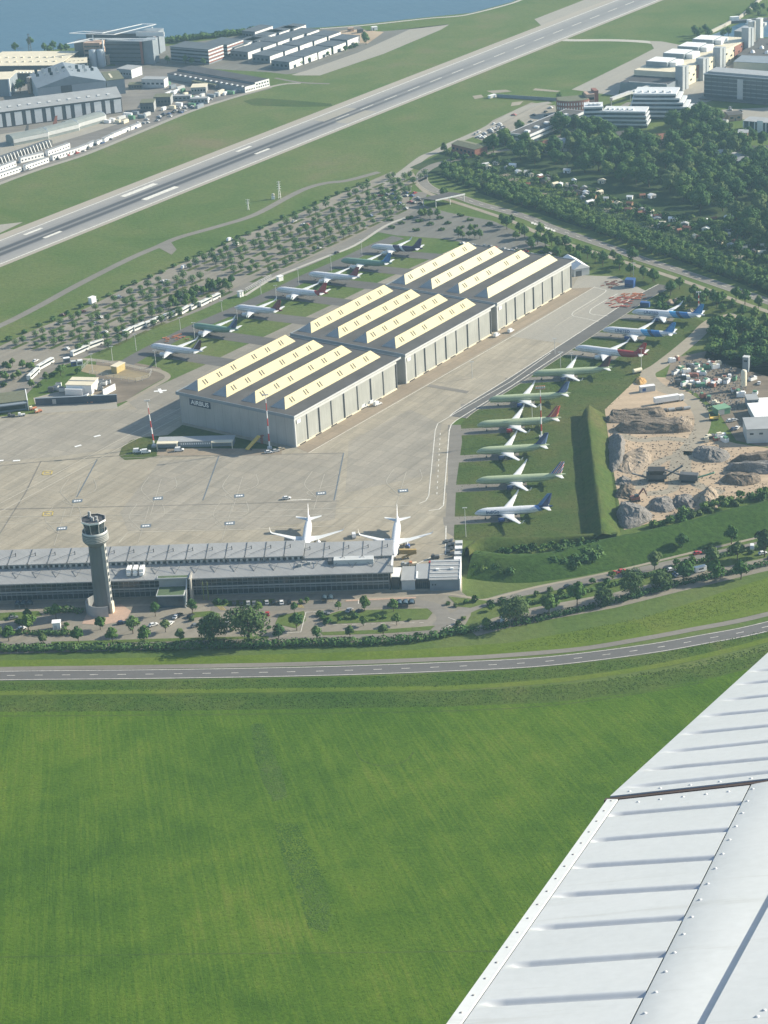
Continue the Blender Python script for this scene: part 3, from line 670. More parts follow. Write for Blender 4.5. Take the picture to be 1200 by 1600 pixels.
heap('rubble_heap', 'dark scrap heap above the blue grey gravel heap', [(960, 778), (966, 764), (982, 760), (996, 770), (990, 782)], [(974, 762)], 3.5, EARTH, seed=16, amp=0.9)
heap('rubble_heap', 'orange brown heap beside the dirt road entrance', [(990, 598), (996, 590), (1008, 591), (1010, 598), (1000, 602)], [(1000, 590)], 2.8, plain('orange_sand', (0.42, 0.26, 0.10), 0.95, 0.2, 0.8), seed=17)
# ================================================================== TEXT
def text_mesh(s, size, thick=0.03, bold=0.0):
    cu = bpy.data.curves.new('letters', 'FONT'); cu.body = s; cu.size = size; cu.extrude = thick; cu.offset = bold
    cu.align_x = 'CENTER'; cu.align_y = 'CENTER'
    ob = bpy.data.objects.new('letters', cu); sc.collection.objects.link(ob)
    dg = bpy.context.evaluated_depsgraph_get()
    me = bpy.data.meshes.new_from_object(ob.evaluated_get(dg))
    bpy.data.objects.remove(ob); return me
# ================================================================== HANGARS
def hangar(label, u0, length, monitors, seps, mat_face, sign=None, n_win=6, gutter=True):
    W, Hh = 77.5, 16.6
    p = Q(u0, 0); t = thing('hangar', label, 'hangar', p, UANG)
    # local: x along the apron front, y away from it (0 = apron front)
    MB().box(0, length, 0.5, W, 0, Hh).build('wall', CLAD, t)
    r = MB().box(-0.6, length + 3.4, -0.6, W + 1.4, Hh + 0.003, 17.6).build('roof', ROOFB, t)
    f = MB()
    f.box(-0.9, -0.6, -0.9, W + 1.7, 16.2, 18.0); f.box(length + 3.4, length + 3.7, -0.9, W + 1.7, 16.2, 18.0)
    f.box(-0.6, length + 3.4, W + 1.4, W + 1.7, 16.2, 18.0)
    f.build('fascia', BLUEGREY, t)
    MB().box(-0.6, length + 3.4, -0.9, -0.6, 16.9, 17.9).build('fascia', LGREY, t)
    MB().box(0, length, -0.10, 0.5, 14.9, 16.6).build('door_header', LGREY, t)
    MB().box(0.0, 0.8, -0.25, 0.5, 0, 14.9).build('corner_post', LGREY, t); MB().box(length - 0.8, length, -0.25, 0.5, 0, 14.9).build('corner_post', DGREY, t)
    MB().box(0.8, length - 0.8, -0.35, 0.5, 0, 0.75).build('plinth', CREAM, t)
    xs = [0.8] + [s * length for s in seps] + [length - 0.8]
    for i in range(len(xs) - 1):
        a, b = xs[i] + (0.32 if i else 0.03), xs[i + 1] - 0.32
        MB().box(a, b, 0.05 + 0.16 * (i % 2), 0.45, 0.80, 14.88).build('door_panel', CLAD_D, t)
        if i and i % 1 == 0: MB().box(xs[i] - 0.26, xs[i] + 0.26, -0.3, 0.42, 0.78, 14.88).build('door_post', DGREY, t)
    for k in range(int(length / 14)):
        a = 3 + k * 14
        MB().box(a, a + 5.5, -0.38, -0.36, 0.10, 0.70).build('door_foot_gap', BLACKM, t)  # darkness of the gaps under the doors painted as black strips
    # roof lights: long hipped prisms with a slanted translucent face
    z0, hr = 17.6, 4.4
    for k, (w, full) in enumerate(monitors):
        x0, x1 = 5.5, length - 1.0
        y = w
        A = [(x0, y, z0), (x1, y, z0), (x1, y + 9.8, z0), (x0, y + 9.8, z0), (x0 + 5.4, y + 4.2, z0 + hr), (x1 - 3.6, y + 4.2, z0 + hr)]
        m = MB().add(A, [(0, 1, 5, 4)], 0).add(A, [(2, 3, 4, 5), (3, 0, 4), (1, 2, 5)], 1)
        o = m.build('rooflight', [mat_face, GREY], t)
        nrm = Vector((0, -hr, 4.2)).normalized()
        nw = n_win if full else 0
        for q in range(nw):
            gx = x0 + 9 + (x1 - x0 - 20) * ((q + (0.5 if q > 2 else 0)) / (n_win - 0.5))
            for d in (-1.0, 1.0):
                c = Vector((gx + d * 1.05, y + 2.1, z0 + hr * 0.5)); s = Vector((0, 4.2, hr)).normalized() * 1.5
                e = Vector((0.42, 0, 0)); off = nrm * 0.06
                vs = [c - e - s + off, c + e - s + off, c + e + s + off, c - e + s + off, c - e - s - off, c + e - s - off, c + e + s - off, c - e + s - off]
                MB().add(vs, [(0, 1, 2, 3), (0, 4, 5, 1), (1, 5, 6, 2), (2, 6, 7, 3), (3, 7, 4, 0)]).build('window', BLACKM, o)
    if gutter:
        for k in range(5):
            MB().box(8 + k * (length - 16) / 4 - .5, 8 + k * (length - 16) / 4 + .5, W * 0.995 - 2, W * 0.995 - 1, z0, z0 + 0.8).build('roof_vent', GREY, r)
    if sign:
        b = MB().box(-0.22, -0.02, W - 21.5, W - 7.0, 11.5, 15.2).build('sign', plain('sign_navy', (0.018, 0.035, 0.070), 0.5, 0.1, 0.5), t)
        me = text_mesh(sign, 3.5, 0.04, 0.06); me.materials.append(WHITE)
        lo = bpy.data.objects.new('sign_lettering', me); link(lo, b)
        lo.matrix_local = Matrix(((0, 0, -1, -0.28), (-1, 0, 0, W - 14.25), (0, 1, 0, 13.35), (0, 0, 0, 1))) @ Matrix.Diagonal((1.08, 1, 1, 1))
    pl = MB().box(2.0, 5.2, -0.30, -0.22, 12.6, 14.6).build('number_board', WHITE, t)
    return t
MON = [(9.6, 1), (29.2, 1), (48.9, 1), (68.6, 1)]
hangar('long grey hangar nearest the control tower, dark blue lettered sign on its shaded end wall', 0, 94.8, [(w - (0.0), f) for w, f in MON], [.115, .23, .345, .47, .60, .735, .86], YROOF, 'AIRBUS')
hangar('middle one of the three grey hangars, with four yellow rooflight ridges', 103.4, 90.4, MON, [.11, .22, .34, .46, .58, .715, .85], YROOF)
hangar('grey hangar farthest from the terminal, its rooflight ridges paler than the others', 200.2, 88.0, [(9.0, 0)] + MON[1:], [.12, .24, .36, .48, .60, .735, .87], YROOF2, n_win=5)
# white tent hall behind the last hangar
a, b = P(897, 433), P(921, 429)
t = thing('storage_tent', 'white gabled storage tent at the far end of the last hangar', 'tent', a, math.atan2((b - a).y, (b - a).x))
w = (b - a).length
MB().box(0, w, 0, 22, 0, 5).build('wall', LGREY, t)
mb = MB(); mb.add([(-.4, -.4, 5.003), (w + .4, -.4, 5.003), (w + .4, 22.4, 5.003), (-.4, 22.4, 5.003), (w / 2, -.4, 8.2), (w / 2, 22.4, 8.2)], [(0, 4, 5, 3), (4, 1, 2, 5), (0, 1, 4), (2, 3, 5)]); mb.build('roof', WHITE, t)
MB().box(w * .12, w * .5, -0.06, -0.003, 0, 3.6).build('door', DGREY, t)

# ================================================================== TERMINAL
A, B = P(-150, 946), P(611, 922.5)
tang = math.atan2((B - A).y, (B - A).x); TL_ = (B - A).length
t = thing('terminal_building', 'long low glass fronted terminal with a grey roof hung from a row of masts', 'terminal', A, tang)
def tx(px, py=940): return (P(px, py) - A).dot(Vector((math.cos(tang), math.sin(tang), 0)))
x610 = TL_
GLF = glass('facade_glass', (0.030, 0.045, 0.052), 0.10)
MB().box(0, x610 - 0.5, 1.2, 18.5, 0, 9.4).build('wall', GREY, t)
gl = MB().box(0, x610 - 0.8, 0.9, 1.18, 0.5, 9.3).build('glass_facade', GLF, t)
k = 0; fr = MB()
x = 0.4
while x < x610 - 0.8:
    fr.box(x, x + 0.14, 0.72, 0.9, 0.3, 9.3); x += 2.35
for z in (2.9, 3.3, 6.4): fr.box(0, x610 - 0.8, 0.66, 0.86, z, z + 0.16)
fr.build('facade_frame', GREY, gl)
MB().box(0, x610 - 0.5, 0.45, 0.70, 4.2, 4.9).build('sun_shade', GREY, t)
lr = MB()
y0, y1, y2 = -2.2, 8.2, 18.5
lr.add([(0, y0, 9.5), (x610 + 1.5, y0, 9.5), (x610 + 1.5, y1, 12.4), (0, y1, 12.4), (0, y0, 10.1), (x610 + 1.5, y0, 10.1), (x610 + 1.5, y1, 13.0), (0, y1, 13.0)], [(0, 3, 2, 1), (4, 5, 6, 7), (0, 1, 5, 4), (1, 2, 6, 5), (2, 3, 7, 6), (3, 0, 4, 7)])
TROOF = cladding('terminal_roof', (0.315, 0.318, 0.312), 0.5, depth=0.12)
lr.build('lower_roof', TROOF, t)
xs480 = tx(480) - 2
MB().box(0, xs480, y1 + 0.02, y1 + 0.3, 12.99, 14.5).build('clerestory', GLASS, t)
cm = MB(); x = 1.0
while x < xs480: cm.box(x, x + 1.0, y1 - 0.10, y1 + 0.02, 12.99, 14.5); x += 2.6
cm.build('clerestory_frame', LGREY, t)
ur = MB()
for (a_, b_, za) in ((0, xs480, 14.5), (xs480 + 0.02, x610 + 1.0, 13.25)):
    ur.add([(a_, y1 - 0.6, za), (b_, y1 - 0.6, za), (b_, y2 + 3, za + 1.2), (a_, y2 + 3, za + 1.2), (a_, y1 - 0.6, za + 0.55), (b_, y1 - 0.6, za + 0.55), (b_, y2 + 3, za + 1.75), (a_, y2 + 3, za + 1.75)], [(0, 3, 2, 1), (4, 5, 6, 7), (0, 1, 5, 4), (1, 2, 6, 5), (2, 3, 7, 6), (3, 0, 4, 7)])
ur.build('upper_roof', TROOF, t)
MB().box(0, x610 - 0.5, 18.51, 20, 0, 13.2).build('wall', LGREY, t)
MB().box(x610 - 0.5, x610, 0.6, 20, 0, 9.45).build('end_wall', GLF, t)
MB().box(x610 + 0.8, x610 + 1.5, y0, y1, 13.0, 13.5).build('roof_edge', WHITE, t)
for i in range(-3, 20):
    mx = tx(19 + 30.6 * i, 935) - 1.0
    if mx < 1 or mx > x610 - 2: continue
    zb = 15.1 if mx < xs480 else 13.8
    p = MB().beam((mx, y1 + 0.4, zb), (mx, y2 + 2.5, zb + 1.2), 0.26, 0.30)
    p.tube((mx, y1 - 0.9, 12.4), (mx, y1 - 0.9, zb + 0.9), 0.16, n=6)
    o = p.build('roof_mast', DGREY, t)
    q = MB().tube((mx + 2.4, y1 + 7, zb + 1.9), (mx - 6.5, y1 + 1, zb + 0.9), 0.10, n=5); q.tube((mx + 2.4, y1 + 7, zb + 0.4), (mx + 2.4, y1 + 7, zb + 2.3), 0.22, n=6)
    q.build('stay_rod', DGREY, o)
    q = MB().tube((mx, y1 - 0.9, zb + 0.9), (mx - 5, y0 + 3, 10.6), 0.09, n=5).tube((mx, y1 - 0.9, zb + 0.9), (mx + 5, y0 + 3, 10.6), 0.09, n=5)
    q.build('stay_rod', DGREY, o)
ax, ay = tx(213, 935), 2.5
for i in range(3):
    d = MB().box(ax - 3.4 + i * 2.9, ax - 1.4 + i * 2.9, ay - 1.5, ay + 3.4, 11.4, 14.0); d.box(ax - 3.3 + i * 2.9, ax - 1.5 + i * 2.9, ay - 2.4, ay - 1.5, 11.2, 12.6)
    d.build('roof_ventilator', WHITE, t)
bx = tx(557, 930)
MB().box(bx - 10, bx + 8, 4.0, 8.0, 11.2, 13.9).build('plant_room', LGREY, t); MB().box(bx - 12.5, bx - 10.2, 4.2, 7.8, 11.2, 13.5).build('plant_room', DGREY, t)
for i, (dx, dy) in enumerate(((-22, 4.5), (-26, 3.2), (-24.5, 6.0), (-19.5, 5.0))): MB().box(bx + dx, bx + dx + 1.6, dy, dy + 1.2, 11.4, 13.2 - 0.2 * i).build('roof_unit', GREY, t)
# entrance pavilion
ex0, ex1 = tx(248, 940), tx(302, 940)
t = thing('entrance_pavilion', 'boxy entrance pavilion with green roofs and white fin, before the terminal glass', 'pavilion', P(248, 944), tang)
wv = ex1 - ex0
MB().box(0.5, wv - 3.5, -3.8, 9, 0, 5.9).build('wall', GLASS_B, t); MB().box(0.2, wv - 2.6, 4.9, 11.6, 5.92, 10.2).build('wall', GREY, t)
def tray(name, x0, x1, y0, y1, z, par):
    o = MB().box(x0, x1, y0, y1, z, z + 0.5).build(name, LGREY, par)
    MB().box(x0 + .35, x1 - .35, y0 + .35, y1 - .35, z + 0.3, z + 0.53).build('planted_roof', plain('sedum_roof', (0.075, 0.115, 0.055), 0.95, 0.25, 0.6), o); return o
tray('roof', 0, wv - 3.2, -4.6, 4.8, 5.92, t); tray('roof', -0.5, wv - 2.0, 4.3, 12, 10.22, t)
mb = MB(); mb.prism([(-0.2, 1.5), (0.6, 1.5), (0.6, 12), (-0.2, 12)], 0, 11.4); mb.v = [(v[0] + wv - 1.2, v[1], v[2]) for v in mb.v]; mb.build('fin_wall', CONC_W, t)
MB().beam((wv - 2.8, -4.5, 0), (wv - 2.8, 4, 10), 0.5, 0.7).build('brace', LGREY, t)
for i in range(2): tag(MB().tube((0, 0, 0), (0, 0, 9), 0.30, 0.16, n=6).build('banner_pole', plain('olive_pole', (0.16, 0.20, 0.06), 0.7, 0.1, 1), loc=P(319 + 7 * i, 937)), ['olive green pole just right of the entrance pavilion', 'olive green pole, second to the right of the entrance pavilion'][i], 'pole')

# ================================================================== CONTROL TOWER
c = P(163, 954)
t = thing('control_tower', 'tall round concrete control tower with a dark glazed octagonal cab', 'control tower', c, R(-14))
SHAFT = cladding('tower_concrete', (0.125, 0.14, 0.142), 0.25, depth=0.14)
MB().lathe([(4.2, 0), (3.9, 12), (3.6, 34)], 24).build('shaft', SHAFT, t)
st = MB().box(3.0, 4.6, -2.3, -0.1, 0, 34.2).build('stair_strip', CONC, t)
MB().box(3.9, 5.0, -2.5, 0.2, 0, 5.2).build('door_block', CREAM, t)
for i in range(9): MB().box(4.6, 4.66, -1.9, -0.5, 6 + i * 3.1, 7.6 + i * 3.1).build('window', GLASS, st)
MB().lathe([(3.7, 32.8), (5.1, 34.4), (5.7, 35.2), (5.7, 38.6), (5.5, 38.9)], 24).build('drum', plain('drum_concrete', (.15, .165, .165), .8, .18, .5), t)
for i in range(4): MB().lathe([(5.70, 35.6 + i * .75), (5.82, 35.62 + i * .75), (5.82, 35.9 + i * .75), (5.70, 35.92 + i * .75)], 24, close=False).build('louvre_ring', CONC, t)
MB().lathe([(4.4, 38.9), (4.3, 40.8), (5.0, 44.4)], 8).build('cab_glazing', GLF, t)
MB().lathe([(5.5, 38.9), (5.55, 39.9), (5.45, 39.9), (5.4, 38.9)], 24, close=False).build('railing', LGREY, t)
MB().lathe([(5.0, 44.4), (5.6, 44.6), (5.6, 45.3), (5.1, 45.3), (5.1, 44.9), (0.1, 44.9)], 8, smooth=False).build('cab_roof', [ROOFD], t)
MB().lathe([(5.62, 44.5), (5.75, 44.5), (5.75, 45.35), (5.62, 45.35)], 8, smooth=False, close=False).build('roof_rim', WHITE, t)
for i in range(8):
    an = 2 * math.pi * i / 8; MB().tube((4.4 * math.cos(an), 4.4 * math.sin(an), 39), (5.05 * math.cos(an), 5.05 * math.sin(an), 44.5), 0.13, n=5).build('mullion', LGREY, t)
for i, (dx, dy, h) in enumerate(((1.2, .5, 1.3), (-1.5, 1, .9), (0.2, -1.4, 1.6), (-2.6, 2.4, 2.6), (2.4, -1.8, 0.9))): MB().box(dx - .5, dx + .5, dy - .5, dy + .5, 44.9, 44.9 + h).build('roof_equipment', GREY, t)
# curved screen wall at its foot
mb = MB(); ins = []; 
for i in range(17):
    an = R(100 + 190 * i / 16); ins.append((math.cos(an), math.sin(an)))
vs = [];
for cx, cy in ins:
    for r, z in ((7.6, 0), (7.6, 5.2), (7.95, 5.2), (7.95, 0)): vs.append((cx * r, cy * r * 0.9, z))
fs = []
for i in range(16):
    for k in range(4): fs.append((i * 4 + k, i * 4 + (k + 1) % 4, i * 4 + 4 + (k + 1) % 4, i * 4 + 4 + k))
fs += [(0, 1, 2, 3), (64, 67, 66, 65)]
tag(mb.add(vs, fs).build('screen_wall', GREY, loc=c), 'curved concrete screen wall around the foot of the control tower', 'wall')
sheet('pavement', [(128, 975), (140, 950), (190, 945), (205, 955), (196, 970), (160, 977)], BRICKL, 0.13)

# ---------------------------------------------------------------- service building right of the terminal
def simple_block(name, label, cat, pa, pb, depth, h, wall, roof, group=None, over=0.3, z=0.0, rot_extra=0.0, length=None, parapet=0.35):
    a, b = P(*pa), P(*pb); d = b - a
    t = thing(name, label, cat, (a.x, a.y, z), math.atan2(d.y, d.x) + rot_extra, group); w = length or d.length
    MB().box(0, w, 0, depth, 0, h).build('wall', wall, t)
    MB().box(-over, w + over, -over, depth + over, h + 0.003, h + parapet).build('roof', roof, t)
    return t, w
def win_row(t, w, h, z, n, mat=None, y=-0.04, fill=0.6, x0=0.0, x1=None, name='window'):
    x1 = w if x1 is None else x1; s = (x1 - x0) / n
    for i in range(n): MB().box(x0 + s * (i + .5 - fill / 2), x0 + s * (i + .5 + fill / 2), y, -0.003 if y < 0 else y + .05, z, z + h).build(name, mat or GLASS, t)
t, w = simple_block('service_building', 'low grey building with a ribbed roof and white right edge, right of the terminal', 'building', (672, 923), (718, 922), 20, 5.2, BLUEGREY, TROOF)
MB().box(w, w + 0.5, -0.4, 20.4, 0, 5.9).build('edge_wall', WHITE, t)
for i in range(5): MB().box(0.2, w - 0.2, 2 + 4 * i, 2.5 + 4 * i, 5.55, 5.9).build('roof_rib', LGREY, t)
for x, y in ((2.5, 9), (9, 9.5)): MB().box(x, x + 1.4, y, y + 1, 5.56, 6.4).build('roof_hatch', WHITE, t)
for x in (1, 2.2): MB().box(x, x + .6, -0.06, -0.003, 2.6, 3.3).build('window', GLASS, t)
t, w = simple_block('service_building', 'low grey annex beside a dark glazed recess, next to the end of the terminal', 'building', (628, 922), (649, 921.5), 14, 4.6, LGREY, ROOFG)
MB().box(6.5, 7.2, 1, 8, 4.97, 5.4).build('roof_duct', WHITE, t)
t, w = simple_block('service_building', 'recessed building with dark glazed front between two low grey blocks', 'building', (650, 920), (671, 919.5), 15, 4.8, GLF, ROOFG)
win_row(t, w, 3.2, 0.4, 7, DGREY, fill=0.15, name='mullion')
t, w = simple_block('link_building', 'small glazed link with a white roof at the corner of the terminal', 'building', (613, 921), (624, 921), 9, 6.2, GLF, WHITE)

# ================================================================== AIRCRAFT
def fus_mat(name, bands, belly=None, win=True):
    """bands: [(x_from, color)] from the tail (small x) to the nose; local frame x towards the nose"""
    m, t, b = nodes(name)
    s = N(t, 'ShaderNodeSeparateXYZ'); L(t, opos(t), s.inputs[0])
    col = bands[0][1]; prev = None
    c = None
    k = mth(t, 'ADD', s.outputs[0], mth(t, 'MULTIPLY', s.outputs[2], -0.9))
    for i, (xf, cc) in enumerate(bands):
        if c is None:
            rgb = N(t, 'ShaderNodeRGB'); rgb.outputs[0].default_value = (*cc, 1); c = rgb.outputs[0]
        else: c = mixc(t, mth(t, 'GREATER_THAN', k, xf), c, cc)
    if belly: c = mixc(t, mth(t, 'LESS_THAN', s.outputs[2], belly[0]), c, belly[1])
    n = noise(t, opos(t), 0.7, 4.0, 0.65)
    c = mixc(t, 1.0, c, ramp(t, n, [(0.3, (0.86,) * 3), (0.65, (1.0,) * 3)]), 'MULTIPLY')
    fr = mth(t, 'LESS_THAN', mth(t, 'FRACT', mth(t, 'DIVIDE', s.outputs[0], 3.2)), 0.04)
    c = mixc(t, mth(t, 'MULTIPLY', fr, 0.18), c, (0.05, 0.05, 0.05))
    if win:
        zz = mth(t, 'LESS_THAN', mth(t, 'ABSOLUTE', mth(t, 'SUBTRACT', s.outputs[2], 4.25)), 0.20)
        xx = mth(t, 'LESS_THAN', mth(t, 'FRACT', mth(t, 'DIVIDE', s.outputs[0], 0.53)), 0.5)
        c = mixc(t, mth(t, 'MULTIPLY', mth(t, 'MULTIPLY', zz, xx), 0.75), c, (0.03, 0.035, 0.04))
    L(t, c, b.inputs['Base Color']); b.inputs['Roughness'].default_value = 0.38
    return m
def fin_mat(name, stops):
    m, t, b = nodes(name)
    s = N(t, 'ShaderNodeSeparateXYZ'); L(t, opos(t), s.inputs[0])
    k = mth(t, 'ADD', mth(t, 'MULTIPLY', s.outputs[0], 1.0), mth(t, 'MULTIPLY', s.outputs[2], 0.75))
    k = mth(t, 'FRACT', mth(t, 'DIVIDE', k, stops[0]))
    r = N(t, 'ShaderNodeValToRGB'); e = r.color_ramp; e.interpolation = 'CONSTANT'
    while len(e.elements) < len(stops) - 1: e.elements.new(0.5)
    for i, (p, c) in enumerate(stops[1:]): e.elements[i].position = p; e.elements[i].color = (*c, 1)
    L(t, k, r.inputs[0]); L(t, r.outputs[0], b.inputs['Base Color']); b.inputs['Roughness'].default_value = 0.4; return m
WINGM = plain('wing_grey_white', (0.66, 0.67, 0.66), 0.40, 0.05, 0.5)
PRIMER = (0.400, 0.465, 0.285); PWHITE = (0.72, 0.73, 0.74)
def airfoil(le, chord, y, z, tk, n=10, inc=0.0):
    pts = []
    for i in range(n):
        a = 2 * math.pi * i / n
        cx = 0.5 * (1 + math.cos(a)); th = tk * chord * 0.5 * math.sin(a) * (1 - 0.75 * cx) * 1.5
        pts.append(Vector((le - cx * chord, y, z + th)))
    return pts
def airliner(label, nose_px, tail_px, fmat, finm, engm, L_=37.57, text=None, textcol=None, group='airliners parked by the hangars', stabm=None, fan=True, wing_m=None, heading=None):
    A_, B_ = P(nose_px[0], nose_px[1], 3.75), P(tail_px[0], tail_px[1], 4.3)
    d = A_ - B_; ang = math.atan2(d.y, d.x) if heading is None else heading
    c = (A_ + B_) / 2 if heading is None else A_ - Vector((math.cos(ang), math.sin(ang), 0)) * L_ / 2
    t = thing('airliner', label, 'airliner', (c.x, c.y, 0.10), ang, group)
    hx = L_ / 2; zc = 3.85; rr = 1.99
    plug = (L_ - 37.57); fw = plug * 0.6
    sec = [(0, .06, -.62), (.25, .42, -.55), (.8, .84, -.42), (1.6, 1.2, -.30), (2.7, 1.54, -.16), (4.2, 1.83, -.05), (6.2, rr, 0), (L_ - 14.2, rr, 0), (L_ - 11.5, 1.94, .05), (L_ - 9, 1.76, .20), (L_ - 6.5, 1.45, .46), (L_ - 4.2, 1.08, .74), (L_ - 2.2, .70, 1.0), (L_ - .7, .40, 1.18), (L_, .22, 1.26)]
    rings = []; n = 20
    mid = []
    for i, (x, r, dz) in enumerate(sec):
        mid.append((x, r, dz))
        if i == 6:
            for q in (1, 2, 3): mid.append((6.2 + (L_ - 20.4) * q / 4, rr, 0))
    for x, r, dz in mid:
        rings.append([Vector((hx - x, r * math.cos(2 * math.pi * i / n), zc + dz + r * 1.04 * math.sin(2 * math.pi * i / n))) for i in range(n)])
    MB().loft(rings).build('fuselage', fmat, t)
    # cockpit windows, proud of the nose
    ck = MB()
    for s in (-1, 1):
        pts = [(1.75, .30, .62), (2.55, .30, 1.02), (2.75, .95, .86), (1.95, .88, .52)]
        v1 = [Vector((hx - x, s * y, zc + z + .05)) for x, y, z in pts]; v2 = [Vector((hx - 3.55, s * 1.36, zc + .72)), Vector((hx - 2.85, s * 1.08, zc + .92)), Vector((hx - 2.15, s * 1.05, zc + .40)), Vector((hx - 3.2, s * 1.50, zc + .30))]
        for v in (v1, v2): ck.add(v + [p + Vector((0.03, s * .02, .05)) for p in v], [(0, 1, 2, 3), (4, 5, 6, 7), (0, 1, 5, 4), (1, 2, 6, 5), (2, 3, 7, 6), (3, 0, 4, 7)])
    ck.build('cockpit_window', GLASS, t)
    MB().loft([[Vector((hx - x, y * sy, z)) for y, z in ((1.0, 2.5), (1.9, 2.6), (2.05, 2.1), (1.3, 1.62), (-1.3, 1.62), (-2.05, 2.1), (-1.9, 2.6), (-1.0, 2.5))] for x, sy in ((10.4 + fw, .5), (12 + fw, 1), (18 + fw, 1), (20.3 + fw, .5))]).build('wing_box', fmat, t)
    wm = wing_m or WINGM
    for s in (-1, 1):
        r_ = [airfoil(hx - 12.0 - fw, 7.0, s * 1.5, 2.75, .13), airfoil(hx - 14.4 - fw, 4.1, s * 6.4, 3.2, .115), airfoil(hx - 18.3 - fw, 2.3, s * 13.5, 3.95, .105), airfoil(hx - 20.0 - fw, 1.55, s * 16.7, 4.3, .10)]
        w_ = MB().loft(r_).build('wing', wm, t)
        MB().loft([airfoil(hx - 20.05 - fw, 1.5, s * 16.7, 4.3, .10), airfoil(hx - 20.6 - fw, 1.15, s * 17.35, 4.75, .09), airfoil(hx - 21.5 - fw, .85, s * 17.7, 5.7, .09), airfoil(hx - 22.2 - fw, .45, s * 17.9, 6.7, .09)]).build('winglet', wm, w_)
        for yy, xx in ((4.6, 18.6), (8.6, 18.7), (11.6, 19.9)):
            MB().loft([[Vector((hx - x - fw, s * yy + q * r * .5, 3.0 + (yy - 4.6) * .10 - dz + r * v)) for q, v in ((1, 0), (0, 1), (-1, 0), (0, -1))] for x, r, dz in ((xx - 2.6, .12, .1), (xx - 1, .34, .25), (xx + .4, .10, .2))]).build('flap_fairing', wm, w_)
        # engine: nacelle, intake lip, fan, pylon
        ex, ez = hx - 10.9 - fw, 1.78
        prof = [(0, .98), (-.15, 1.10), (-.9, 1.22), (-2.0, 1.18), (-3.1, .92), (-3.2, .80)]
        nac = MB().loft([[Vector((ex + x, s * 5.75 + r * math.cos(2 * math.pi * i / 16), ez + r * math.sin(2 * math.pi * i / 16))) for i in range(16)] for x, r in prof], cap=False)
        e_ = nac.build('engine', engm, t)
        MB().loft([[Vector((ex + x, s * 5.75 + r * math.cos(2 * math.pi * i / 16), ez + r * math.sin(2 * math.pi * i / 16))) for i in range(16)] for x, r in ((0.0, .985), (-.05, .88), (-.75, .86), (-.76, .05))], cap=True).build('fan', DGREY, e_)
        MB().loft([[Vector((ex + x, s * 5.75 + r * math.cos(2 * math.pi * i / 12), ez + r * math.sin(2 * math.pi * i / 12))) for i in range(12)] for x, r in ((-2.9, .74), (-3.9, .50), (-4.4, .12))]).build('exhaust', GREY, e_)
        MB().loft([[Vector((ex + x, s * 5.75 + q, z)) for q, z in ((.16, z0), (.16, z1), (-.16, z1), (-.16, z0))] for x, z0, z1 in ((-.6, 2.85, 3.0), (-2.0, 2.8, 3.4), (-4.6, 2.7, 3.2))]).build('pylon', wm, e_)
    # tail
    MB().loft([[p for p in (Vector((hx - a_ - q * ch, y, z)) for q, y in ((0, 0), (.3, tk), (.75, tk * .7), (1, 0), (.75, -tk * .7), (.3, -tk)))] for a_, ch, z, tk in ((L_ - 9.6, 7.2, 5.35, .28), (L_ - 7.0, 5.4, 6.4, .26), (L_ - 2.6, 2.25, 11.75, .12))]).build('tail_fin', finm, t)
    for s in (-1, 1):
        MB().loft([airfoil(hx - (L_ - 5.9), 4.0, s * .5, 4.95, .10), airfoil(hx - (L_ - 2.7), 1.45, s * 6.2, 5.55, .09)]).build('tailplane', stabm or WINGM, t)
    # landing gear
    for gx, gy, r_, nm in ((hx - 5.1, 0, .38, 'nose_gear'), (hx - 17.7 - fw, 3.8, .58, 'main_gear'), (hx - 17.7 - fw, -3.8, .58, 'main_gear')):
        g_ = MB().tube((gx, gy, r_), (gx, gy, 2.6), .14, n=6).build(nm, LGREY, t)
        for q in (-.32, .32): MB().tube((gx, gy + q - .13, r_), (gx, gy + q + .13, r_), r_, n=12).build('wheel', BLACKM, g_)
    if text:
        for s in (-1, 1):
            me = text_mesh(text[0], text[1], 0.0, 0.04)
            bm = bmesh.new(); bm.from_mesh(me)
            for q in range(-6, 7):
                bmesh.ops.bisect_plane(bm, geom=bm.verts[:] + bm.edges[:] + bm.faces[:], plane_co=(0, q * .18, 0), plane_no=(0, 1, 0))
            for v in bm.verts:
                a_ = v.co.y / rr + 0.22; v.co = Vector((hx - text[2] - s * v.co.x, s * (rr + .03) * math.cos(a_), zc + 1.04 * (rr + .03) * math.sin(a_)))
            bm.to_mesh(me); bm.free(); me.materials.append(textcol)
            link(bpy.data.objects.new('lettering', me), t)
    return t
NAVY = (0.025, 0.045, 0.105); SKYB = (0.05, 0.22, 0.50)
f_green = fus_mat('primer_fuselage', [(-99, PRIMER)])
f_teal = fus_mat('dark_primer_fuselage', [(-99, (0.17, 0.29, 0.21))])
f_white = fus_mat('white_fuselage', [(-99, PWHITE)])
f_indigo = fus_mat('white_blue_fuselage', [(-99, NAVY), (-17.0, (0.10, 0.22, 0.50)), (-15.2, PWHITE)], belly=(2.75, NAVY))
f_united = fus_mat('white_blue_band_fuselage', [(-99, PWHITE), (-17.2, (0.04, 0.16, 0.40)), (-12.2, NAVY), (-10.0, (0.08, 0.33, 0.60)), (-6.0, PWHITE)])
f_red = fus_mat('white_red_fuselage', [(-99, (0.33, 0.030, 0.028)), (-9.5, PWHITE)])
f_redt = fus_mat('white_red_tail_fuselage', [(-99, (0.36, 0.035, 0.035)), (-14.5, PWHITE)])
f_purple = fus_mat('white_purple_fuselage', [(-99, (0.035, 0.020, 0.075)), (-9.0, PWHITE), (-7.2, (0.035, 0.020, 0.075)), (-2.5, PWHITE)])
f_maroon = fus_mat('white_maroon_fuselage', [(-99, (0.20, 0.02, 0.05)), (-17.5, PWHITE)])
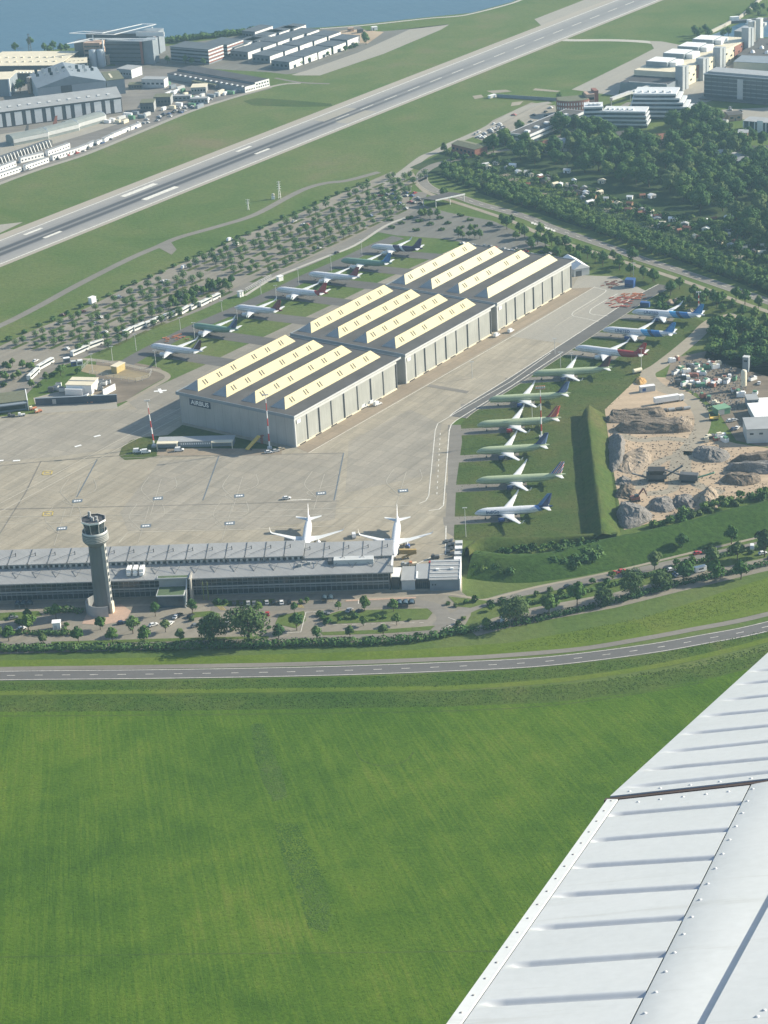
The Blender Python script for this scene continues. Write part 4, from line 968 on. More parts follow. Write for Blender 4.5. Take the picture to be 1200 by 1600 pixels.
E_N = plain('engine_navy_blue', NAVY, 0.3, 0.1, 0.5); E_W = plain('engine_white', (0.70, 0.71, 0.72), 0.35, 0.06, 0.5); E_R = plain('engine_red', (0.40, 0.03, 0.035), 0.35, 0.1, 0.5)
E_B = plain('engine_blue', (0.025, 0.055, 0.19), 0.3, 0.1, 0.5)
T_N = plain('lettering_blue', (0.015, 0.045, 0.16), 0.5, 0.05, 1.0)
fin_i = fin_mat('fin_indigo', [9.0, (0, (0.08, 0.16, 0.34)), (0.35, (0.04, 0.085, 0.22)), (0.62, (0.022, 0.034, 0.11))])
fin_stripe = fin_mat('fin_striped', [1.9, (0, (0.03, 0.06, 0.20)), (0.35, (0.60, 0.60, 0.62)), (0.52, (0.30, 0.04, 0.07)), (0.85, (0.60, 0.60, 0.62))])
fin_blue = fin_mat('fin_blue', [7.0, (0, (0.10, 0.15, 0.27)), (0.6, (0.035, 0.052, 0.13))])
fin_orange = fin_mat('fin_orange_stripe', [3.4, (0, (0.40, 0.07, 0.04)), (0.4, (0.52, 0.28, 0.14)), (0.6, (0.25, 0.03, 0.05))])
fin_dark = plain('fin_dark_maroon', (0.055, 0.018, 0.028), 0.4, 0.3, 0.7)
fin_navy2 = fin_mat('fin_navy_light', [7.5, (0, (0.09, 0.14, 0.26)), (0.45, (0.025, 0.038, 0.10))])
fin_u = fin_mat('fin_united', [8.0, (0, (0.04, 0.20, 0.46)), (0.55, (0.03, 0.11, 0.34))])
fin_red = plain('fin_red', (0.30, 0.028, 0.030), 0.4, 0.15, 0.5)
fin_mar = plain('fin_maroon', (0.16, 0.022, 0.045), 0.4, 0.2, 0.5)
fin_pur = plain('fin_purple', (0.035, 0.020, 0.080), 0.4, 0.2, 0.5)
fin_skyb = fin_mat('fin_sky', [8.0, (0, (0.06, 0.27, 0.50)), (0.5, (0.02, 0.12, 0.33))])
fin_w = plain('fin_white', (0.72, 0.73, 0.74), 0.4, 0.04, 0.4)
fin_crest = fin_mat('fin_dark_crest', [5.2, (0, (0.05, 0.02, 0.03)), (0.42, (0.45, 0.40, 0.42)), (0.55, (0.06, 0.02, 0.03))])
RG = 'airliners on the grass stands right of the apron'; LG = 'airliners parked behind the hangars'
ROWR = [
 ('white airliner with blue belly and blue fin, nearest to the terminal on the grass stands', (739.7, 801.6), (865.8, 792.9), f_indigo, fin_i, E_B, 37.57, ('IndiGo', 2.3, 8.6)),
 ('unpainted green airliner with a dark blue and white striped fin', (742.3, 751.8), (884.8, 743.1), f_green, fin_stripe, E_N, 44.51, None),
 ('shorter unpainted green airliner with a plain blue fin, third from the terminal', (744.4, 705.6), (858.8, 697.2), f_green, fin_blue, E_N, 37.57, None),
 ('unpainted green airliner with red engine and red and orange striped fin', (745.5, 664), (876.6, 654.7), f_green, fin_orange, E_R, 44.51, None),
 ('unpainted green airliner with a navy fin, beside the tall lamp framed mast', (762.8, 624.6), (892, 616.4), f_green, fin_navy2, E_B, 44.51, None),
 ('unpainted green airliner with a dark maroon fin, below the red tailed airliner', (832.8, 584.3), (955.7, 576.3), f_green, fin_dark, E_N, 44.51, None),
 ('white airliner whose rear fuselage and fin are dark red, on the grass stands', (896.7, 543), (1013, 556), f_red, fin_red, E_W, 44.51, None),
 ('white airliner with blue rear bands and blue lettering, second from the shrub thicket', (944, 515), (1055, 523), f_united, fin_u, E_B, 44.51, ('UNITED', 2.5, 12.5)),
 ('white airliner with blue rear bands and blue lettering, next to the shrub thicket', (990, 487), (1098, 494), f_united, fin_u, E_B, 44.51, ('UNITED', 2.5, 12.5)),
]
ROWL = [
 ('white airliner with a dark crested fin, left end of the row behind the hangars', (234.4, 540), (318, 551), f_white, fin_crest, E_W, 37.57),
 ('short dark green unpainted airliner with a blue and white fin, behind the nearest hangar', (303, 509), (370, 517), f_teal, fin_blue, E_W, 33.84),
 ('short white airliner with a small maroon fin, behind the nearest hangar', (368, 480), (440, 487), f_maroon, fin_mar, E_W, 33.84),
 ('white airliner with a bright red tail, behind the middle hangar', (431, 452), (513, 460), f_redt, fin_red, E_W, 37.57),
 ('white airliner with a dark maroon fin and white tail cone, behind the middle hangar', (481.7, 428), (563, 435), f_white, fin_mar, E_W, 37.57),
 ('teal green unpainted airliner with a bright blue fin, behind the middle hangar', (532.7, 406.7), (613, 413), f_teal, fin_skyb, E_W, 37.57),
 ('white airliner with dark purple rear and fin, right end of the row behind the hangars', (579, 385), (661.7, 390), f_purple, fin_pur, E_W, 37.57),
]
for lab, a, b, fm, fi, em, LL, tt in ROWR:
    o = airliner(lab, a, b, fm, fi, em, LL, tt, T_N, RG)
    c = o.location; an = o.rotation_euler.z; d = Vector((math.cos(an), math.sin(an), 0)); n = Vector((-d.y, d.x, 0))
    f0 = c + d * (LL / 2 + 15); f1 = c - d * 3
    sheet('stand_tarmac', [f0 + n * 4.2, f1 + n * 4.2, f1 - n * 4.2, f0 - n * 5.2], ASPH_L, 0.08 + 0.001 * ROWR.index((lab, a, b, fm, fi, em, LL, tt)), world=True)
for i, (lab, a, b, fm, fi, em, LL) in enumerate(ROWL):
    o = airliner(lab, a, b, fm, fi, em, LL, None, None, LG)
    c = o.location; an = o.rotation_euler.z; d = Vector((math.cos(an), math.sin(an), 0)); n = Vector((-d.y, d.x, 0))
    f0 = c + d * (LL / 2 + 5); f1 = c - d * (LL / 2 + 22)
    sheet('stand_tarmac', [f0 + n * 6.5, f1 + n * 6.5, f1 - n * 6.5, f0 - n * 6.5], ASPH, 0.082 + 0.001 * i, world=True)
ribbon('stand_tarmac', [(190, 570), (228, 548), (300, 512), (365, 484), (430, 455), (482, 430), (533, 408), (585, 384), (620, 370)], 11, ASPH, 0.078, off=-1.5)
airliner('white airliner nosed in behind the terminal roof, left of the two at the gates', (476, 862), (486.5, 811), f_white, fin_w, E_W, 37.57, group='white airliners at the terminal gates', heading=R(-90 - 2.8))
airliner('white airliner with its boarding bridge at the right end of the terminal', (615, 869), (622, 808), f_white, fin_w, E_B, 41.0, group='white airliners at the terminal gates', heading=R(-90 - 4.5))
# ================================================================== TREES
def crown_mesh(name, seed, blobs, nleaf, leaf, mats, flat=0.8):
    """many leaf-clump faces spread through several overlapping lobes; blobs: (x,y,z,r)"""
    rr = random.Random(seed); mb = MB()
    tot = sum(b[3] ** 2 for b in blobs)
    for bx, by, bz, br in blobs:
        k = max(6, int(nleaf * br * br / tot))
        for i in range(k):
            while True:
                v = Vector((rr.uniform(-1, 1), rr.uniform(-1, 1), rr.uniform(-1, 1)))
                if 0.02 < v.length < 1: break
            v.normalize(); rad = br * (rr.uniform(0.78, 1.06) if rr.random() < .88 else rr.uniform(.4, .8))
            c = Vector((bx + v.x * rad, by + v.y * rad, bz + v.z * rad * flat))
            nn = (v + Vector((rr.uniform(-.4, .4), rr.uniform(-.4, .4), rr.uniform(-.2, .4)))).normalized()
            a = nn.orthogonal().normalized(); b = nn.cross(a); th = rr.uniform(0, 6.28)
            a2 = a * math.cos(th) + b * math.sin(th); b2 = nn.cross(a2)
            s = leaf * rr.uniform(.6, 1.35); q = leaf * rr.uniform(.5, 1.1)
            mb.add([c - a2 * s - b2 * q * .3, c - b2 * q + a2 * s * .2, c + a2 * s + b2 * q * .2, c + b2 * q - a2 * s * .25], [(0, 1, 2, 3)])
    me = bpy.data.meshes.new(name); me.from_pydata(mb.v, [], mb.f)
    for m in mats: me.materials.append(m)
    me.update(); return me
def trunk_mesh(name, h, r, ch, spread, seed):
    rr = random.Random(seed); mb = MB()
    mb.tube((0, 0, -0.2), (0, 0, h), r, r * .6, 7)
    for i in range(5):
        an = i * 1.256 + rr.uniform(-.4, .4); l = spread * rr.uniform(.5, .85)
        mb.tube((0, 0, h * rr.uniform(.7, 1)), (math.cos(an) * l, math.sin(an) * l, h + ch * rr.uniform(.3, .7)), r * .45, r * .12, 5)
    mb.tube((0, 0, h), (rr.uniform(-.3, .3), rr.uniform(-.3, .3), h + ch * .8), r * .55, r * .12, 5)
    return mb.mesh(name, BARK)
def broad(seed, h, w, nl, leaf, mats, lobes=7, trunk=.18, flat=.85):
    rr = random.Random(seed); bl = []
    th = h * trunk; ch = h - th; cz = th + ch * .5
    bl.append((0, 0, cz + ch * .06, w * .36))
    for i in range(lobes):
        an = i * 6.283 / lobes + rr.uniform(-.5, .5); d = w * rr.uniform(.20, .32); z = cz + ch * rr.uniform(-.26, .24)
        bl.append((math.cos(an) * d, math.sin(an) * d, z, w * rr.uniform(.17, .26)))
    for i in range(2): bl.append((rr.uniform(-.1, .1) * w, rr.uniform(-.1, .1) * w, th + ch * rr.uniform(.72, .86), w * rr.uniform(.14, .20)))
    return crown_mesh('crown', seed, bl, nl, leaf, mats, flat), trunk_mesh('trunk', th * 1.25, w * .028 + .06, ch, w * .4, seed)
PROTO = {}
PROTO['forest'] = [broad(100 + i, h, w, 1500, .62, [m], 8, .12) for i, (h, w, m) in enumerate(((17, 15, LEAF_D), (15, 13, LEAF), (18.5, 14, LEAF_D), (13, 12, LEAF), (16, 16, LEAF_D), (12, 9.5, LEAF_L), (14, 11, LEAF), (15, 12, LEAF_L)))]
PROTO['mid'] = [broad(200 + i, h, w, 620, .42, [m], 6, .22) for i, (h, w, m) in enumerate(((8, 6.4, LEAF), (9, 7, LEAF_D), (7, 5.6, LEAF), (7.5, 5.2, LEAF_L)))]
PROTO['willow'] = [broad(300 + i, h, w, 1900, .42, [LEAF_L if i != 2 else LEAF], 9, .12, 1.0) for i, (h, w) in enumerate(((13, 13), (11, 11), (12, 9)))]
PROTO['belt'] = [broad(400 + i, h, w, 520, .55, [m], 6, .05) for i, (h, w, m) in enumerate(((8, 8, LEAF_D), (7, 7.5, LEAF), (9, 8, LEAF_D), (6.5, 8, LEAF)))]
PROTO['bush'] = [broad(500 + i, h, w, 170, .36, [m], 5, .02) for i, (h, w, m) in enumerate(((2.2, 3.6, LEAF), (2.6, 4.2, LEAF_D), (1.8, 3.0, LEAF_L), (3.2, 3.4, LEAF)))]
PROTO['conifer'] = []
def small_tree(seed, h, w, mat):
    rr = random.Random(seed); bl = [(0, 0, h * .66, w * .44)] + [(math.cos(a) * w * .16, math.sin(a) * w * .16, h * (.62 + .12 * rr.random()), w * .34) for a in (0, 2.1, 4.2)]
    me = crown_mesh('clipped_tree', seed, bl, 300, .30, [mat, BARK], .95)
    bm = bmesh.new(); bm.from_mesh(me)
    r = bmesh.ops.create_cone(bm, segments=5, radius1=.16, radius2=.10, depth=h * .5, matrix=Matrix.Translation((0, 0, h * .25)), cap_ends=False)
    fs = {f for v in r['verts'] for f in v.link_faces}
    for f in fs: f.material_index = 1
    bm.to_mesh(me); bm.free(); return me
PROTO['lot'] = [small_tree(600 + i, h, w, m) for i, (h, w, m) in enumerate(((5.0, 4.6, LEAF_D), (5.4, 5.0, LEAF_D), (4.6, 4.0, LEAF_D), (6.0, 5.4, LEAF_D)))]
def tree(kind, p, label, group=None, s=1.0, name='tree', cat='tree', idx=None):
    i = rnd.randrange(len(PROTO[kind])) if idx is None else idx
    t = thing(name, label, cat, (p.x, p.y, p.z), rnd.uniform(0, 6.28), group)
    t.scale = (s * rnd.uniform(.92, 1.08), s * rnd.uniform(.92, 1.08), s * rnd.uniform(.9, 1.1))
    c, k = PROTO[kind][i]
    link(bpy.data.objects.new('crown', c), t); link(bpy.data.objects.new('trunk', k), t)
    return t
def bush(p, label, group=None, s=1.0, name='shrub', cat='shrub', idx=None):
    i = rnd.randrange(len(PROTO['bush'])) if idx is None else idx
    o = bpy.data.objects.new(name, PROTO['bush'][i][0]); link(o); o.location = p; o.rotation_euler.z = rnd.uniform(0, 6.28)
    o.scale = (s * rnd.uniform(.85, 1.2), s * rnd.uniform(.85, 1.2), s * rnd.uniform(.8, 1.15))
    return tag(o, label, cat, group)
def inside(px, py, poly):
    c = False; j = len(poly) - 1
    for i in range(len(poly)):
        if (poly[i][1] > py) != (poly[j][1] > py) and px < (poly[j][0] - poly[i][0]) * (py - poly[i][1]) / (poly[j][1] - poly[i][1]) + poly[i][0]: c = not c
        j = i
    return c
def scatter(poly, n, mind, zoff=0, avoid=()):
    """random ground points inside a pixel polygon, at least mind metres apart"""
    pts = []; xs = [p[0] for p in poly]; ys = [p[1] for p in poly]; tries = 0
    while len(pts) < n and tries < n * 60:
        tries += 1; x = rnd.uniform(min(xs), max(xs)); y = rnd.uniform(min(ys), max(ys))
        if not inside(x, y, poly) or any(inside(x, y, a) for a in avoid): continue
        p = P(x, y)
        if all((p - q).length > mind for q in pts): pts.append(p)
    return pts
# -- clipped trees of the big parking lot: six rows parallel to the runway, each over a planted strip
ROWN = ['first', 'second', 'third', 'fourth', 'fifth', 'sixth']
seen = []
for r in range(6):
    w = -247.0 + r * 10.6 + (0.6 if r % 2 else -0.4)
    u0, u1 = (52, 462) if r < 3 else (58, 430 - (r - 3) * 22)
    ofs = (r * 5.3) % 16.6
    u = u0 + ofs; k = 0
    while u < u1:
        gap = 196 < u < 213
        if not gap:
            st = MB(); l = 6.6
            st.add([(-l, -1.5, 0), (l, -1.5, 0), (l, 1.5, 0), (-l, 1.5, 0)], [(0, 1, 2, 3)])
            q = Q(u, w, 0.10); o = st.build('planting_strip', G_ROUGH, loc=q, rz=UANG); o['kind'] = 'structure'
            for du in ((-3.4, 3.6) if rnd.random() < .80 else ((rnd.uniform(-3, 3),))):
                if rnd.random() < .10: continue
                o = bpy.data.objects.new('clipped_tree', PROTO['lot'][rnd.randrange(4)]); link(o)
                o.location = Q(u + du + rnd.uniform(-.8, .8), w + rnd.uniform(-.6, .6)); o.rotation_euler.z = rnd.uniform(0, 6); s = rnd.uniform(.92, 1.25); o.scale = (s, s, s * rnd.uniform(.9, 1.1))
                end = 'western' if u < 200 else 'eastern'
                tag(o, 'small clipped tree, %s row from the runway, %s of the lot cross lane' % (ROWN[r], 'left' if u < 200 else 'right'), 'tree', 'clipped trees in the big parking lot')
        u += 16.6
# dark low bushes along the runway side of the lot and larger trees by the coaches
u = 30.0; 
while u < 452:
    bush(Q(u + rnd.uniform(-1, 1), -260.5 + rnd.uniform(-.6, .6)), 'low dark bush on the strip between the perimeter track and the big parking lot', 'bushes between perimeter track and parking lot', 1.15, idx=1); u += 13.2
for k, (x, y) in enumerate(((270, 478), (280, 473), (292, 474), (300, 468), (308, 463), (318, 462), (327, 455), (334, 457), (343, 448), (352, 452), (362, 448), (290, 482), (303, 478))):
    tree('mid', P(x, y), 'dense dark tree in the clump behind the long line of coaches', 'dense trees behind the coaches', .95, idx=k % 3)
for k, (x, y) in enumerate(((5, 588), (14, 580), (10, 596), (6, 604), (22, 596), (36, 578), (44, 574), (30, 592), (50, 580), (8, 572), (-8, 592), (20, 572), (62, 604), (50, 607), (72, 596), (82, 588), (95, 587), (99, 582), (122, 584))):
    (tree if k % 3 else bush)(*(('mid', P(x, y), 'broad dark tree at the near left corner of the big parking lot', 'trees at the corner of the big lot', .8) if k % 3 else (P(x, y), 'low bush at the near left corner of the big parking lot', 'bushes at the corner of the big lot', 1.3)))
# hedges and trees in the second, greyer lot
for x, y in ((612, 357), (628, 350), (640, 342), (655, 347), (650, 361), (672, 352), (690, 360), (663, 336), (700, 350), (720, 358), (735, 345), (688, 342), (742, 356), (610, 345), (720, 338), (764, 352)):
    for q in (-3.2, 0, 3.2): bush(P(x + q, y - q * .05), 'clipped bush of a short hedge dividing the grey parking lot', 'hedge bushes of the grey parking lot', .85)
for k, (x, y) in enumerate(((723, 374), (733, 372), (742, 372), (750, 373), (716, 371), (736, 364), (658, 340), (664, 338), (672, 341), (684, 342), (696, 308), (692, 310))):
    tree('mid', P(x, y), 'bushy tree standing in or beside the grey parking lot', 'trees of the grey parking lot', .85)
# trees between the last hangar, the highway and the stands
TA = 'trees between the hangars and the highway'
for k, (x, y) in enumerate(((784, 350), (792, 358), (800, 352), (812, 365), (820, 372), (806, 376), (840, 382), (852, 386), (830, 392), (862, 384), (872, 392), (884, 390), (890, 400), (905, 396), (918, 404), (902, 412), (930, 410), (942, 416), (958, 408), (968, 422), (988, 414), (986, 430), (1005, 436), (1020, 440), (870, 405), (855, 398), (845, 370), (858, 374))):
    tree('mid', P(x, y), 'leafy tree in the belt beyond the last hangar, between apron and highway', TA, rnd.uniform(1.0, 1.35))
tree('willow', P(1022, 442), 'tall pale loose poplar above the blue containers at the end of the apron', None, .85, idx=2)
for k, (x, y) in enumerate(((1048, 462), (1062, 452), (1085, 466), (1078, 478), (1104, 470), (1114, 474), (1120, 480), (1128, 474), (1145, 484), (1150, 470), (1164, 476), (1160, 498), (1140, 506), (1176, 512), (1185, 484), (1195, 505), (1180, 500), (1200, 520), (1210, 495), (1128, 490), (1150, 518), (1190, 530), (1094, 482))):
    tree('mid', P(x, y), 'round leafy tree on the rough ground between highway and quarry track', 'trees between highway and quarry track', rnd.uniform(1.0, 1.3))
for k, p in enumerate(scatter([(1018, 472), (1035, 462), (1068, 472), (1072, 484), (1028, 488)], 14, 3.0)): bush(p, 'grey green shrub in the thicket beside the last airliner of the right row', 'thicket beside the last airliner', 1.5)
for x, y in ((1046, 472), (1058, 470), (1064, 476), (1078, 486)): heap('sand_heap', 'small pale sand heap %s beside the thicket' % {1046: 'leftmost', 1058: 'long one', 1064: 'nearest', 1078: 'rightmost'}[x], [(x - 7, y + 3), (x, y - 3), (x + 8, y), (x + 6, y + 5)], [(x, y - 2)], 2.2, SANDH, seed=x)
# dense wood right of the quarry yard
for k, p in enumerate(scatter([(1096, 540), (1120, 512), (1160, 508), (1240, 520), (1260, 590), (1190, 580), (1150, 566), (1110, 556)], 46, 5.2)):
    tree('belt', p, 'dense bushy tree of the wood beside the quarry yard', 'trees of the wood beside the quarry yard', rnd.uniform(1.0, 1.3))
# tree belt along the highway
UPL = smooth_line([P(*p) for p in ((692, 264), (740, 271), (800, 292), (870, 316), (940, 342), (1020, 372), (1110, 402), (1200, 434), (1270, 460))], 8)
LOL = smooth_line([P(*p) for p in ((700, 284), (740, 297), (800, 318), (870, 342), (940, 368), (1020, 398), (1110, 427), (1200, 458), (1270, 484))], 8)
for row in range(4):
    acc = 0.0; last = None
    for a, b in zip(UPL, LOL):
        p = b.lerp(a, .10 + .24 * row)
        if last is None or (p - last).length > 6.0:
            last = p; q = p + Vector((rnd.uniform(-1.2, 1.2), rnd.uniform(-1.2, 1.2), 0))
            tree('belt', q, 'dark bushy tree of the long belt along the highway, %s row from the road' % ROWN[row], 'trees of the belt along the highway', rnd.uniform(.8, 1.05))
    pass
hd = MB()
hp = [a + (a - b).normalized() * 3.0 for a, b in zip(UPL, LOL)]
o = strip_mb(hp, 6.5, 0.12).build('verge', G_BRIGHT); o['kind'] = 'structure'
# forest
FP = [(760, 236), (800, 222), (830, 236), (862, 236), (872, 205), (905, 200), (935, 212), (960, 205), (1000, 205), (1060, 198), (1085, 185), (1120, 200), (1160, 222), (1240, 236), (1240, 420), (1190, 396), (1150, 345), (1080, 335), (1035, 300), (960, 285), (900, 268), (850, 262), (800, 250)]
FA = [[(940, 205), (1000, 196), (1060, 212), (1060, 235), (960, 232)], [(1108, 232), (1180, 258), (1185, 275), (1110, 250)], [(1160, 232), (1240, 225), (1240, 262), (1165, 248)]]
for p in scatter(FP, 165, 9.2, avoid=FA):
    tree('forest', p, 'tall broad leafed tree in the wood behind the allotment gardens', 'trees of the wood behind the gardens', rnd.uniform(.85, 1.12))
for x, y, s in ((700, 246, .55), (712, 250, .5), (694, 238, .5), (752, 236, .5), (745, 240, .45), (770, 222, .5), (785, 228, .55), (812, 205, .6), (820, 230, .8), (846, 238, .7), (760, 228, .5), (1010, 178, .55), (1105, 192, .6), (1124, 190, .65), (1098, 198, .5), (1140, 205, .5), (912, 150, .3), (874, 154, .35), (930, 148, .3)):
    tree('forest', P(x, y), 'dark tree among the houses and offices at the edge of the wood', 'trees among houses at the wood edge', s)
# allotment greenery
for p in scatter([(735, 260), (800, 260), (870, 280), (960, 306), (1040, 333), (1120, 350), (1200, 370), (1240, 396), (1200, 414), (1100, 385), (1000, 348), (900, 313), (800, 277)], 150, 4.2):
    bush(p, 'garden bush or fruit tree between the allotment sheds', 'bushes of the allotment gardens', rnd.uniform(.9, 1.9))
for p in scatter([(1080, 360), (1140, 350), (1240, 390), (1240, 430), (1180, 412), (1110, 385)], 26, 6.5):
    tree('belt', p, 'dense green tree at the right end of the allotment gardens', 'trees at the end of the gardens', rnd.uniform(.9, 1.1))
for p in scatter([(690, 256), (715, 246), (760, 240), (800, 254), (780, 262), (735, 266)], 24, 5): bush(p, 'hedge bush beside the curve of the highway', 'bushes at the highway curve', 1.4)
# shore trees
for k in range(34):
    x = 252 + k * 4.6 + rnd.uniform(-1, 1); y = 68 - k * .52
    bush(P(x, y), 'dark tree of the line along the river bank', 'trees along the river bank', rnd.uniform(1.8, 2.6), 'tree', 'tree', 1)
for x, y in ((24, 82), (48, 74), (78, 85), (84, 80), (96, 84), (104, 82), (70, 82), (290, 66), (570, 66), (572, 70)): tree('mid', P(x, y), 'dark tree on the river bank near the factory roofs', 'trees on the far river bank', 1.1, idx=1)
for x, y in ((460, 104), (468, 102), (482, 98), (490, 94), (512, 88), (516, 85), (540, 80), (548, 76), (556, 74)): bush(P(x, y), 'bush in front of the white ended sheds near the river', 'bushes in front of the sheds', 1.6)
for x, y in ((275, 92), (282, 96), (290, 100), (300, 102), (318, 103), (245, 96), (262, 100)): tree('mid', P(x, y), 'dark tree at the foot of the banded office block', 'trees at the banded office block', .9, idx=1)
tree('forest', P(32, 145), 'dark tree in the gap between the factory halls', None, .8)
for x, y in ((1085, 55), (1094, 58), (1102, 54), (1108, 60), (1130, 60), (1138, 58), (1090, 62)): tree('mid', P(x, y), 'tree by the harbour basin behind the long white factory', 'trees by the harbour basin', 1.1, idx=1)
# front car park trees
FT = [('mid', 45, 985, 1.15), ('mid', 44, 972, .8), ('mid', 68, 1008, .8), ('mid', 88, 968, .85), ('mid', 123, 1005, 1.05), ('mid', 157, 984, 1.0), ('mid', 176, 1004, .95), ('mid', 208, 990, 1.0), ('mid', 226, 1005, 1.0), ('mid', 259, 988, .9), ('mid', 282, 1003, .8), ('mid', 243, 963, .75), ('mid', 301, 959, .75),
      ('willow', 333, 1002, 1.12), ('willow', 389, 1004, 1.32), ('mid', 464, 985, 1.0), ('mid', 436, 1002, .85), ('mid', 495, 1000, .75), ('mid', 547, 998, .8), ('mid', 599, 994, .85), ('mid', 529, 953, .6), ('mid', 570, 955, .85), ('mid', 615, 956, .75), ('mid', 568, 978, .6), ('mid', 620, 977, .75), ('mid', 652, 997, .4), ('mid', 460, 958, .6), ('mid', 404, 958, .7), ('mid', 14, 1002, 1.0), ('mid', -4, 998, 1.0),
      ('willow', 806, 975, .85), ('mid', 858, 962, 1.25), ('mid', 902, 947, 1.25), ('willow', 944, 945, .62), ('willow', 986, 932, .72), ('willow', 1033, 920, .68), ('mid', 1072, 904, 1.25), ('mid', 1112, 888, 1.25), ('mid', 1117, 908, 1.1), ('mid', 1152, 875, 1.1), ('mid', 1023, 890, 1.1), ('mid', 1195, 870, 1.4), ('mid', 1158, 905, 1.0), ('mid', 760, 985, .7), ('mid', 1068, 912, .9), ('mid', 1143, 850, .9), ('mid', 1065, 860, .8)]
for k, (kd, x, y, s) in enumerate(FT):
    where = 'left of the control tower foot' if x < 150 else 'between the control tower and the entrance pavilion' if x < 300 else 'in front of the long glass facade' if x < 600 else 'near the end of the terminal car park' if x < 760 else 'along the sloping car park below the grass bank'
    sz = 'large pale spreading tree' if kd == 'willow' else 'slim young tree' if s < .8 else 'round leafy tree'
    tree(kd, P(x, y), sz + ' ' + where, 'trees of the terminal car parks', s * (1.28 if x > 790 else 1.08), idx=(k % 2 if kd == 'willow' else None))
def hedge(name, label, pts, w, h, seed, mat=LEAF_D, dens=9):
    ps = smooth_line([P(*p) for p in pts], 5); bl = []; rr = random.Random(seed)
    c = ps[0].copy(); L_ = 0
    for a, b in zip(ps[:-1], ps[1:]):
        d = (b - a).length; L_ += d; k = max(1, int(d / (w * .5)))
        for i in range(k):
            p = a.lerp(b, i / k) - c
            bl.append((p.x + rr.uniform(-.4, .4), p.y + rr.uniform(-.4, .4), h * rr.uniform(.40, .62), w * rr.uniform(.42, .66)))
    o = bpy.data.objects.new(name, crown_mesh(name, seed, bl, int(L_ * dens * 1.5), .5, [mat], h / w * .95)); link(o); o.location = c
    return tag(o, label, 'hedge')
hedge('hedge', 'long dark hedge between the terminal car park and the main road', [(-60, 1020), (0, 1017), (170, 1015), (330, 1012), (480, 1008), (620, 1004), (690, 995), (728, 985)], 4.6, 3.2, 71, dens=26)
hedge('hedge', 'hedge below the sloping car park, left of the wing', [(722, 990), (770, 982), (860, 965), (960, 942), (1060, 915), (1160, 892), (1300, 858)], 3.6, 2.4, 72, dens=16)
hedge('hedge', 'low hedge across the left part of the car park', [(0, 990), (60, 991), (130, 992)], 3.0, 2.0, 73, dens=14)
hedge('hedge', 'low hedge in front of the shaded terminal, beside the tower', [(72, 958), (100, 956), (128, 958)], 4.0, 2.4, 74, dens=16)
hedge('hedge', 'hedge strip between two rows of the sloping car park', [(800, 950), (880, 934), (960, 915), (1050, 890), (1160, 862), (1260, 838)], 2.6, 1.8, 75, dens=12)
for k, p in enumerate(scatter([(862, 892), (880, 866), (930, 860), (940, 880), (900, 892)], 22, 3.2)): bush(p + Vector((0, 0, 1.5)), 'dark bush of the thicket on the front of the grass bank', 'thicket on the grass bank', 1.7, idx=1)
for k, p in enumerate(scatter([(738, 900), (750, 872), (790, 880), (800, 905)], 14, 3.5)): bush(p + Vector((0, 0, 1.2)), 'green bush on the rounded left end of the bank', 'bushes on the left end of the bank', 1.3)
for k, p in enumerate(scatter([(775, 868), (800, 858), (860, 852), (930, 840), (930, 848), (860, 866), (800, 868)], 20, 3.2)): bush(p, 'shrub in the hollow between the two grass banks', 'shrubs between the banks', 1.2)
for k, p in enumerate(scatter([(1000, 826), (1060, 806), (1120, 786), (1240, 760), (1240, 772), (1120, 800), (1060, 822)], 34, 3.0)): bush(p, 'wild bush between the quarry and the grass bank', 'bushes at the edge of the quarry', 1.5)
for k, p in enumerate(scatter([(740, 950), (790, 938), (850, 925), (950, 905), (1060, 880), (1200, 850), (1200, 860), (1060, 892), (950, 915), (850, 940), (780, 958)], 22, 5)): bush(p, 'shrub in the planting beside the sloping car park', 'shrubs of the sloping car park', 1.1)
for (x, y) in ((700, 945), (712, 948), (728, 943), (742, 940), (505, 968), (512, 974), (540, 967), (555, 966), (590, 968), (600, 966), (470, 944), (480, 942), (340, 944), (352, 943), (362, 986), (380, 988), (30, 976), (20, 965), (100, 985), (104, 978), (300, 970), (716, 975), (724, 968), (640, 970), (530, 972), (500, 962), (420, 985), (410, 978)):
    bush(P(x, y), 'small ornamental bush in a bed of the terminal car park', 'ornamental bushes of the car park', rnd.uniform(.7, 1.2))

